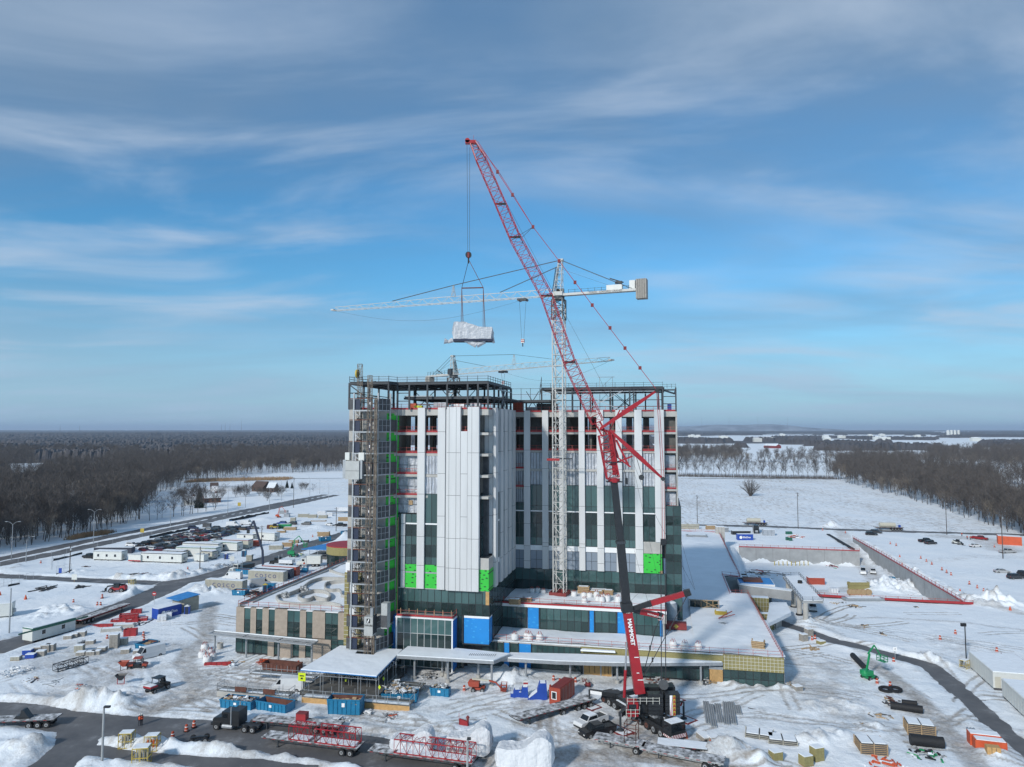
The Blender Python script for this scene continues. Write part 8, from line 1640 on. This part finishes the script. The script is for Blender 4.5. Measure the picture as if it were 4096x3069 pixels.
for u0,u1,v0,v1,z1,lab in ((51.6,56.0,40.0,42.0,5.0,'gold insulated wall block behind the angular canopy slab'),(51.9,55.8,30.0,31.6,3.6,'gold insulated wall block in front of the angular canopy slab')):
 m=MB().mat('insulation').box(u0,u1,v0,v1,0,z1).mat('strap_white');
 for k in range(6):m.box(u0+.3+.7*k,u0+.35+.7*k,v0-.03,v0,.1,z1)
 for z_ in (1,2,3,4):
  if z_<z1:m.box(u0,u1,v0-.035,v0,z_,z_+.05)
 m.mat('snow').box(u0,u1,v0,v1,z1,z1+.1);o=m.build('insulated_block');local_thing(o,0,0);o.location=(0,150,0);tag(o,lab,'wall block')
t=thing('glass_lobby','small white-framed glass lobby in the right side notch of the building','lobby',W(52.5,62),-BA);m=MB();glaze(m,(-1,-4.5),(6.5,-4.5),[.2,2.0,3.9],5,[.3,.4]);m.mat('mesh_dark').box(-.9,6.4,-4.4,3,.1,3.8);m.build('window_band',t);MB().mat('white_trim').box(-1.8,7.4,-5.2,3.5,3.9,4.9).mat('tarp_blue').box(-1.6,7.2,-5.0,3.3,4.9,5.0).mat('rust').box(-.5,4.5,-3.5,1,5.0,5.5).build('roof',t)
for k,(v,mt) in enumerate(((72,'orange_red'),(76,'wood'),(80,'wood'))):lumber('stack of %s formwork along the building side, %s from the lobby'%('orange' if k==0 else 'timber',ORD[k]),W(54.6,v+8-0,0),R(78)-BA*0,7.5,2.6,1.6,mt)
box_thing('site_box','small teal box beside the timber formwork at the notch','box',W(57.5,70),0,(2.2,2,2),'bin_blue');box_thing('roof_hut','small concrete hut at the far corner of the podium roof','hut',W(52.5,147,0),-BA,(3.4,3.4,8.2),'concrete',cap='snow')
cen=g('G',648,632,PITD);t=thing('cable_drum','large wooden cable drum leaning against the excavation back wall','cable drum',cen,0);MB().mat('wood').tube((0,-.35,1.55),(0,-.25,1.55),1.55,20).tube((0,.35,1.55),(0,.45,1.55),1.55,20).build('flange',t);MB().mat('silt_black').tube((0,-.25,1.55),(0,.35,1.55),1.1,16).build('cable',t)
for i in range(9):o=MB().mat('yellow').lathe([(.16,0),(.16,1.6),(.05,1.7)],8).build('bollard');o.location=g('G',632+26.5*i,655,PITD);tag(o,'yellow bollard, %s from the left along the excavation back wall'%ORD[i],'bollard','yellow bollards in the excavation')
for i,(x,w_) in enumerate(((1112,1),(1135,1),(1165,1),(1195,1),(1228,1))):t=thing('cable_drum','small wooden cable drum, %s from the left by the long red edge rail'%ORD[i],'cable drum',g('G',x,842,PITD),.1,'cable drums by the red edge rail');MB().mat('wood').tube((0,-.4,.95),(0,-.3,.95),.95,14).tube((0,.3,.95),(0,.4,.95),.95,14).build('flange',t);MB().mat('rust').tube((0,-.3,.95),(0,.3,.95),.6,12).build('cable',t)
lumber('long gold insulation pack standing inside the excavation',g('G',1163,805,PITD),0,6.8,1.4,2.3,'insulation','insulation pack','insulation_pack',nl=2);box_thing('wrapped_pallet','white domed wrapped pallet left of the gold insulation pack','box',g('G',1005,825,PITD),0,(2.2,2,1.5),'poly_white');box_thing('site_box','turquoise box in front of the ramp snow heap','box',g('G',1376,748,PITD),0,(1.6,1.4,1.2),'bin_blue')
heap('timber and steel heap at the foot of the diagonal wall','G',1420,795,60,6,1.2,('wood','steel_galv','debris','mesh_dark'),PITD,long=2.4);heap('yellow formwork pile below the diagonal wall','G',1438,825,16,2.2,.8,('yellow','wood'),PITD);heap('orange pile by the long red edge rail','G',1500,845,16,2.2,.8,('orange','orange_red'),PITD);heap('rebar and red frames strewn on the excavation floor left','G',560,710,40,8,.6,('red_board','steel_galv','wood','mesh_dark'),PITD,long=2.6);heap('rubbish at the right foot of the back wall','G',995,665,22,3,1.0,('mesh_dark','red_board','green_machine'),PITD)
lumber('long grey panel rack on the near side of the long red rail',g('F',545,225),-.02,11,2.4,.9,'steel_galv','panel rack','panel_rack',nl=2)
lumber('tan wrapped stack row on the back road side by the tower, left one',g('X',495,240),0,3.8,1.6,2.2,'cosco_beige',nl=2);lumber('tan wrapped stack row on the back road side, right one',g('X',640,245),0,5.2,1.6,2.3,'cosco_beige',nl=2);lumber('brown pallet stack behind the podium roof end',g('X',905,250),0,5.3,2,1.8,'wood',nl=4);lumber('grey scaffold parts stack behind the podium roof corner',g('X',1100,290),0,3.2,2,2,'steel_galv',nl=4)
box_thing('wrapped_pallet','big silver-white wrapped stack beyond the excavation wall','box',g('X',1745,340),0,(4.8,2.6,2.6),'tarp_grey',cap='snow');heap('orange ring-shaped frames on the snow beyond the excavation wall','X',2150,370,34,3.2,1.2,('orange','orange_red','snow'),long=2.2)
for i,(x,y) in enumerate(((2045,325),(2022,410),(2070,418))):box_thing('green_bin','dark green bin beyond the excavation wall, %s'%('rear one','front left one','front right one')[i],'bin',g('X',x,y),0,(2.6 if i==0 else 1.1,1.2,1.3),'trim_green')
lumber('snow-dusted steel mesh stack at the far end of the podium roof',g('X',690,365,5.4),-BA,8,3,.9,'steel_galv',nl=3)
# barrels and cones
bar0=thing('traffic_barrel','x','traffic barrel',(0,0,0));bar0['group']='orange traffic barrels';MB().mat('barrel').lathe([(.30,.12),(.28,.4),(.26,.41),(.25,.62),(.24,.63),(.22,.84),(.21,.85),(.19,1.05),(.12,1.1)],12).mat('text_white').lathe([(.292,.28),(.272,.39)],12).lathe([(.257,.68),(.244,.78)],12).build('body',bar0,smooth=True);MB().mat('silt_black').lathe([(.45,0),(.45,.12),(.3,.14)],10).build('base',bar0)
BL=[('B',1488,1412,'on the wet road beside the axle dolly'),('B',1606,1350,'on the wet road, left of the pair before the black truck'),('B',1672,1315,'on the wet road, right of the pair before the black truck'),('B',1236,530,'leaning on the snow above the blue skip in the left yard'),('B',1240,575,'at the left rim of the blue skip in the left yard'),('B',923,560,'left of the tall grey double block stack'),('B',632,245,'alone on the snow island below the bars'),('B',838,268,'left of two beside the diagonal road'),('B',866,270,'right of two beside the diagonal road'),('B',880,205,'in front of the red telehandler snow bank'),
 ('C',848,788,'by the stone wing wall beside the dark red skip'),('D',338,1005,'between the overflowing skip and the orange boom lift'),('D',1108,918,'behind the rust red container, left of two'),('D',1296,935,'behind the rust red container, right of two'),('D',1080,1000,'at the left rear of the rust red container'),('D',1162,945,'just behind the rust red container roof'),('F',105,570,'by the path beside the stone pallets, left one'),('F',130,565,'by the path beside the stone pallets, right one'),('F',808,760,'by the path under the small white sign'),('F',665,945,'lying at the wheels of the green boom lift'),('F',778,972,'just above the black hose coils'),('F',1340,515,'alone on the right snow lot, farther one'),('F',1208,565,'beside a lump on the right snow lot'),('F',1697,670,'beyond the big white offices at the right'),
 ('G',936,433,'at the top of the excavation ramp, left'),('G',1080,450,'at the top of the excavation ramp, right'),('G',2025,540,'near the orange offices on the right lot')]
LINE=[(1365,520),(1402,530),(1558,612),(1594,632),(1628,650),(1692,685),(1722,702),(1750,718),(1866,775),(1916,800),(1957,822),(1996,842)]
for i,(x,y) in enumerate(LINE):BL.append(('G',x,y,'in the long diagonal line beyond the wall, %s from the back'%ORD[i]))
BL+=[('A',883,1605,'on the snow island below the telehandler'),('A',1622,1362,'small red one beside the office snow field'),('A',1598,1425,'small red one at the roadside before the junction'),('A',352,1308,'small red one far left below the highway'),('H',1912,402,'small red one by the site road far back')]
for i,(f,x,y,s_) in enumerate(BL):
 far=f=='G';sc=1.0;loc=g(f,x,y);lab='orange barrel '+s_
 if i==0:bar0.location=loc;bar0['label']=lab
 else:copy_tree(bar0,loc,i,lab,'orange traffic barrels',scale=(sc,sc,sc))
for i,(f,x,y,h,lab) in enumerate((('B',220,215,1.6,'orange flag cone lying on the far left snow field'),('E',527,1415,1.3,'orange cone beside the crane carrier cab'),('E',735,1480,1.2,'orange cone on the black hose pile'),('B',0,180,1.4,'orange cone at the left picture edge'),('E',1640,555,1.2,'orange cone by the path stone stacks'),('G',1440,655,1.3,'orange lump beside the diagonal wall rail'),('G',1425,605,1.4,'orange bundle beyond the diagonal wall rail'),('G',2125,945,1.6,'orange tarp lump at the right end of the red rail'),('F',1380,155,1.4,'orange lump above the red rail near the line of barrels'))):
 o=MB().mat('orange').lathe([(.3*h,0),(.25*h,.1*h),(.12*h,.6*h),(.04*h,h*.85)],10).mat('silt_black').box(-.32*h,.32*h,-.32*h,.32*h,0,.05).build('traffic_cone');o.location=g(f,x,y);tag(o,lab,'cone')
# poles, lamps, signs, fences
def lamp(label,f,x,y,h,arms=2,rz=0,name='street_lamp'):
 t=thing(name,label,'street lamp',g(f,x,y),rz);MB().mat('steel_galv').tube((0,0,0),(0,0,h),.14,8,.08).build('pole',t);m=MB().mat('steel_galv');m2=MB().mat('steel_galv')
 for s in ((-1,1) if arms==2 else (1,)):m.tube((0,0,h),(s*1.1,0,h+.9),.06,5).tube((s*1.1,0,h+.9),(s*2.0,0,h+1.1),.05,5);m2.box(min(s*1.9,s*2.8),max(s*1.9,s*2.8),-.16,.16,h+1.02,h+1.16)
 m.build('arm',t);m2.build('lamp_head',t);return t
lamp('double-armed street lamp on the highway median, farthest left','A',97,1277,12.5);lamp('double-armed street lamp on the highway median, second from left','A',807,1128,12.5);lamp('double-armed street lamp on the highway median by the farmyard trees','A',1472,985,12.5);lamp('plain lamp post at the near highway verge far left','A',223,1300,8,1)
for i,(x,y,h) in enumerate(((1228,222,14),(1563,190,12),(1370,165,12),(1660,110,12),(1888,70,12),(2040,105,10),(1968,55,10))):lamp('far highway lamp post, %s counted from the farmyard'%ORD[i],'H',x,y,h,1,2.2)
def upole(label,f,x,y,h,cross=True,mt='bark',z=0):
 t=thing('utility_pole',label,'pole',g(f,x,y,z),0);MB().mat(mt).tube((0,0,0),(0,0,h),.17,7,.12).build('pole',t)
 if cross:MB().mat(mt).bar((-.9,0,h-.5),(.9,0,h-.5),.12).mat('steel_galv').cbox((.3,-.2,h-1.4),(.35,.35,.7)).build('crossarm',t)
upole('brown utility pole standing by the snow fence far left','A',600,1405,9.5);upole('brown utility pole in front of the enclosed trailer','A',1725,1390,8.5);upole('tall grey pole by the far left white trailer','B',78,522,10.5,False,'steel_galv');upole('tall utility pole right of the highway near the hoist','H',1757,165,18);upole('utility pole among the offices near the orange container','H',1500,470,8);upole('utility pole beside the car row near the shaft','H',2100,357,11)
upole('utility pole below the field just right of the tower','G',142,388,14);upole('utility pole below the middle of the field','G',781,423,17);upole('utility pole near the roadworks on the right lot','G',1723,460,15);upole('utility pole beside the silver pickup on the right lot','G',2079,612,16)
t=thing('flood_light','grey timber lamp post with a black floodlight beside the wet road','street lamp',g('B',878,1648),0);MB().mat('concrete_grey').tube((0,0,0),(0,0,7.9),.17,8,.13).build('pole',t);MB().mat('black_paint').cbox((.45,0,8.0),(.8,.4,.25)).build('lamp_head',t)
t=thing('flood_light','short grey post with black lamp head in front of the long lattice section','street lamp',g('D',365,1780),0);MB().mat('concrete_grey').tube((0,0,0),(0,0,5.4),.16,8).build('pole',t);MB().mat('black_paint').cbox((.2,0,5.5),(.5,.3,.3)).build('lamp_head',t)
t=thing('flood_light','black floodlight mast beside the yellow cage at the right offices','street lamp',g('F',1433,735),0);MB().mat('silt_black').tube((0,0,0),(0,0,7),.1,6).build('pole',t);MB().mat('silt_black').cbox((-.3,0,7),(1.0,.4,.6)).build('lamp_head',t)
def sign(label,f,x,y,h,w,hh,mt,pole='steel_galv',rz=0,word=None,tc='text_white',octo=False):
 t=thing('road_sign',label,'sign',g(f,x,y),rz);MB().mat(pole).bar((0,.05,0),(0,.05,h),.09).build('post',t)
 if octo:b=MB().mat(mt).tube((0,-.03,h),(0,.02,h),w/2,8).mat('text_white').box(-w*.3,w*.3,-.05,-.03,h-.08,h+.08).build('board',t)
 else:b=MB().mat(mt).box(-w/2,w/2,-.03,.02,h-hh,h).build('board',t)
 if word:text(word,hh*.5,b,tc,(0,-.06,h-hh/2),(R(90),0,0),ext=.004)
sign('round red no-entry sign beside the diagonal road','B',1326,262,3.0,1.2,1,'red_board',octo=True);sign('yellow warning sign at the near highway verge','A',1227,1075,3.6,1.6,1.8,'yellow');sign('yellow warning sign near the farmhouse','H',1320,185,4.5,1.8,2.0,'yellow');sign('small white sign with an X by the asphalt path','F',822,735,2.6,.8,.8,'text_white',word='X',tc='text_black');sign('white notice board on timber legs left of the junction','A',640,1480,2.8,1.6,1.6,'trailer_white','wood');sign('small blue sign board by the left snow fence','A',519,1400,2.0,1.0,1.8,'royal_blue');sign('white sign on posts beside the office fence','H',1262,625,3.0,1.6,1.6,'trailer_white')
def fence(label,f,pts,h=1.8,sp=3,mt='steel_galv',mesh=False,name='fence',z=0.0):
 m=MB().mat(mt);P=[g(f,*p,z) for p in pts]
 for a_,b_ in zip(P[:-1],P[1:]):
  n=max(1,int((b_-a_).length/sp))
  for i in range(n+1):q=a_.lerp(b_,i/n);m.tube(q,q+Vector((0,0,h)),.04,4)
  for z_ in ((h,) if not mesh else (h,h*.5,.2)):m.tube(a_+Vector((0,0,z_)),b_+Vector((0,0,z_)),.025,3)
  if mesh:
   k=int((b_-a_).length/.5)
   for i in range(k):q=a_.lerp(b_,i/k);m.tube(q+Vector((0,0,.1)),q+Vector((0,0,h)),.012,3,cap=False)
 o=m.build(name);return tag(o,label,'fence')
def silt(label,f,pts,h=.8):
 P=[g(f,*p) for p in pts];m=MB().mat('silt_black');Q=[]
 for a_,b_ in zip(P[:-1],P[1:]):
  n=max(1,int((b_-a_).length/2));Q+=[a_.lerp(b_,i/n) for i in range(n)]
 Q.append(P[-1]);hs=[h*random.uniform(.5,1.1) for _ in Q]
 for i in range(len(Q)-1):a_,b_=Q[i],Q[i+1];d=Vector((0,.04,0));m.add([a_-d,b_-d,b_-d+Vector((0,0,hs[i+1]+.15)),a_-d+Vector((0,0,hs[i]+.15)),a_+d,b_+d,b_+d+Vector((0,0,hs[i+1]+.15)),a_+d+Vector((0,0,hs[i]+.15))],[(0,1,2,3),(7,6,5,4),(3,2,6,7)])
 return tag(m.build('silt_fence'),label,'silt fence')
fence('thin wire fence along the near verge of the highway','A',[(0,1345),(700,1195),(1100,1115),(1500,1035),(2212,885)],2.0,6);fence('mesh fence panel beside the left access road','A',[(-40,1525),(100,1488),(290,1440)],2.2,2.5,mesh=True);fence('mesh fence panels around the blue sign board far left','A',[(445,1362),(450,1290),(555,1275)],2.4,2.5,mesh=True);fence('mesh gate panel beside the utility pole far left','A',[(485,1395),(615,1370)],2.4,2.5,mesh=True)
fence('row of grey fence posts along the site road before the offices','H',[(1200,590),(1450,500),(1620,430),(1950,345)],1.5,4);fence('wire fence at the foot of the snowy field','G',[(20,375),(600,388),(1200,405),(2000,440)],1.8,9)
silt('black silt fence along the left car park bank','A',[(460,1288),(600,1255),(710,1228)]);silt('black silt fence curling behind the car park','A',[(1290,1092),(1420,1065),(1640,1018)],1.2);silt('black silt fence far along the highway bank','A',[(1980,945),(2100,925),(2212,900)],1.3);silt('black silt strip below the blue sign board','A',[(485,1412),(560,1400),(620,1380)]);silt('black silt strip under the left mesh fence','A',[(70,1510),(170,1490)],.6)
silt('black silt fence beyond the car park storage yard','H',[(1240,278),(1400,240),(1560,212)],1.2)
# storage yard beyond the offices
for i,(x,y,L,h,mt,lab) in enumerate(((1680,215,7,3,'steel_galv','grey scaffold stack leftmost in the far storage yard'),(1705,240,4.5,3,'tarp_grey','grey wrapped stack second in the far storage yard'),(1840,240,9,2.6,'cosco_beige','long tan stack third in the far storage yard'),(1912,245,7,2.6,'cosco_beige','tan stack fourth in the far storage yard'),(1995,250,7,2.6,'cosco_beige','tan stack fifth in the far storage yard'),(1985,222,7,3,'poly_white','white wrapped stack behind the tan ones in the far yard'),(2050,230,5,2.6,'poly_white','white wrapped stack right of the tan ones in the far yard'),
  (1755,275,4,3,'cosco_beige','tan box stack behind the dark SUVs'),(1570,335,4,3,'rust','brown stack left of the yellow telehandler'),(1730,345,9,2.2,'wood','long timber stack before the SUV row'),(1660,365,6,1.4,'wood','low timber stack before the long one'),(2000,395,8,3,'wood','timber stack on the teal skip by the site road'),(1960,275,12,.8,'wood','low planks strewn behind the white car'),(2165,270,9,3,'wood','timber racks beside the shaft in the far yard'),
  (1620,500,8,2.4,'cosco_beige','tan panel rack, left along the site road'),(1710,475,6,2.4,'wood','timber panel rack, middle along the site road'),(1760,450,6,2,'wood','timber panel rack, right along the site road'),(1848,440,5,1.2,'mesh_dark','dark low rack along the site road'),(1405,590,3,3,'cosco_beige','tan crate beside the blue toilet at the fence'),(1690,330,9,3,'green_machine','dark framed green screen stack by the SUVs'))):
 lumber(lab,g('H',x,y),.05,L*.68,2.0,h*.68,mt,nl=4)
o=MB().mat('steel_dark').box(-9,9,-1.2,1.2,1.0,1.3).mat('poly_white').box(-2,6,-1.1,1.1,1.3,3.4).build('low_loader');o.location=g('H',2140,208);tag(o,'dark low-loader with a white box beyond the far storage yard','trailer')
heap('blue and white tarpaulin heap at the end of the car park','H',1255,285,14,2.5,1.2,('tarp_blue','snow'));box_thing('site_box','dark green box on the bank behind the car park','box',g('H',1062,320),0,(3.5,2,1.8),'mesh_dark')
# farm and far buildings
def house(label,f,a,b,D,h,rh,wall,roof,name='house',chim=True,wins=3,ridge_snow=True):
 cen,rz,L,D=place3(f,a,b,None,None,D);t=thing(name,label,'building',cen,rz);MB().mat(wall).box(-L/2,L/2,-D/2,D/2,0,h).add([(-L/2,-D/2,h),(-L/2,D/2,h),(-L/2,0,h+rh)],[(0,1,2)]).add([(L/2,-D/2,h),(L/2,D/2,h),(L/2,0,h+rh)],[(0,2,1)]).build('wall',t)
 m=MB().mat(roof);e=.5
 for s in (-1,1):m.add([(-L/2-e,s*(D/2+e),h-.1),(L/2+e,s*(D/2+e),h-.1),(L/2+e,0,h+rh+.1),(-L/2-e,0,h+rh+.1)],[(0,1,2,3) if s<0 else (3,2,1,0)])
 m.build('roof',t)
 for i in range(wins):x=-L/2+L*(i+.5)/wins;MB().mat('carglass').box(x-.5,x+.5,-D/2-.04,-D/2,h*.35,h*.75).build('window',t)
 if chim:MB().mat('rust').box(L*.2,L*.2+.9,-.4,.4,h+rh*.4,h+rh+1.2).build('chimney',t)
house('low farmhouse with snowy roof and brick chimney beyond the highway','H',(1045,128),(1172,122),11,3.2,2.4,'rust','roofsnow');house('white cottage left of the dark spruce','H',(885,145),(985,140),9,3,2.0,'trailer_white','roofsnow',wins=2)
house('long brown barn with dark roof beyond the far road','H',(1420,35),(1510,38),11,3.5,4,'brown_roof','brown_roof','barn',False,2);house('brown barn gable with snowy roof, right of the long barn','H',(1545,42),(1600,42),10,3.5,3.5,'brown_roof','roofsnow','barn',False,2);house('small dark shed at the far left of the barns','H',(1095,30),(1150,28),8,3,3,'brown_roof','brown_roof','shed',False,1)
house('low white open shed among the left woods','H',(255,66),(385,68),5,2.2,.3,'mesh_dark','roofsnow','shed',False,0);house('small red barn across the fields on the right','P',(3055,1792),(3105,1794),14,6,4,'dark_red','roofsnow','barn',False,1)
for i,x in enumerate((1180,1235)):t=thing('greenhouse_tunnel','%s pale greenhouse tunnel beyond the farmhouse'%('left' if i==0 else 'right'),'greenhouse',g('H',x,30),.1);m=MB().mat('tarp_grey' if i else 'poly_white').sheet(lambda a_,b_:(-7+14*a_,4*math.cos(math.pi*b_),4*math.sin(math.pi*b_)),6,10);m.build('cover',t)
fence('white board fence across the farmyard','H',[(1195,130),(1440,138)],1.4,3,'trailer_white');fence('white board fence by the far barns','H',[(1600,72),(1830,78)],1.4,3,'trailer_white')
for i,(px_,hh) in enumerate(((888,55),(903,70),(922,58),(968,115),(322,40),(244,36))):
 D_=9500 if hh<100 else 8500;x=(px_-2048)/FPX*D_;t=thing('pylon' if hh<100 else 'radio_mast','faint horizon %s, number %s from the left'%('pylon' if hh<100 else 'radio mast, tallest,',ORD[{322:1,244:0,888:2,903:3,922:4,968:5}[px_]]),'pylon' if hh<100 else 'mast',(x,D_,0));MB().mat('steel_dark').tube((0,0,0),(0,0,hh+60),2.6 if hh<100 else 1.6,4,.8).build('mast',t)
for i,px_ in enumerate((2805,2915,3030,3148)):x=(px_-2048)/FPX*15000;t=thing('radio_mast','faint mast on the right horizon ridge, %s from the left'%ORD[i],'mast',(x,15000,40));MB().mat('steel_dark').tube((0,0,0),(0,0,270),2.4,4,1.2).build('mast',t)
for i in range(4):x=(3788+14*i-2048)/FPX*5200;o=MB().mat('trailer_white').lathe([(9+2*(i==0),0),(9+2*(i==0),36),(7,40)],12).build('silo');o.location=(x,5200,0);tag(o,'white storage silo on the right horizon, %s from the left'%ORD[i],'silo')
rr=random.Random(9)
for i in range(16):px_=rr.uniform(2760,4050);D_=rr.uniform(2400,5200);x=(px_-2048)/FPX*D_;o=MB().mat('trailer_white').box(-rr.uniform(8,25),rr.uniform(8,25),-8,8,0,13).mat('roofsnow').box(-8,8,-8.2,8.2,13,15).build('far_building');o.location=(x,D_,3);tag(o,'pale distant building in the right plain, %s of sixteen from near to far'%ORD[i],'building','distant pale buildings on the plain')
# air
m=MB();m.box(-36000,36000,-60,36000,-14,200);o=bpy.data.objects.new('haze',m.mesh('haze'));COL.objects.link(o);tag(o,kind='stuff')
hm=bpy.data.materials.new('haze');hm.use_nodes=True;nt=hm.node_tree;nt.nodes.clear();out=nt.nodes.new('ShaderNodeOutputMaterial');pv=nt.nodes.new('ShaderNodeVolumePrincipled');pv.inputs['Color'].default_value=(.62,.78,1.0,1);pv.inputs['Density'].default_value=5.5e-5;pv.inputs['Anisotropy'].default_value=0.0;nt.links.new(pv.outputs[0],out.inputs['Volume']);o.data.materials.append(hm)
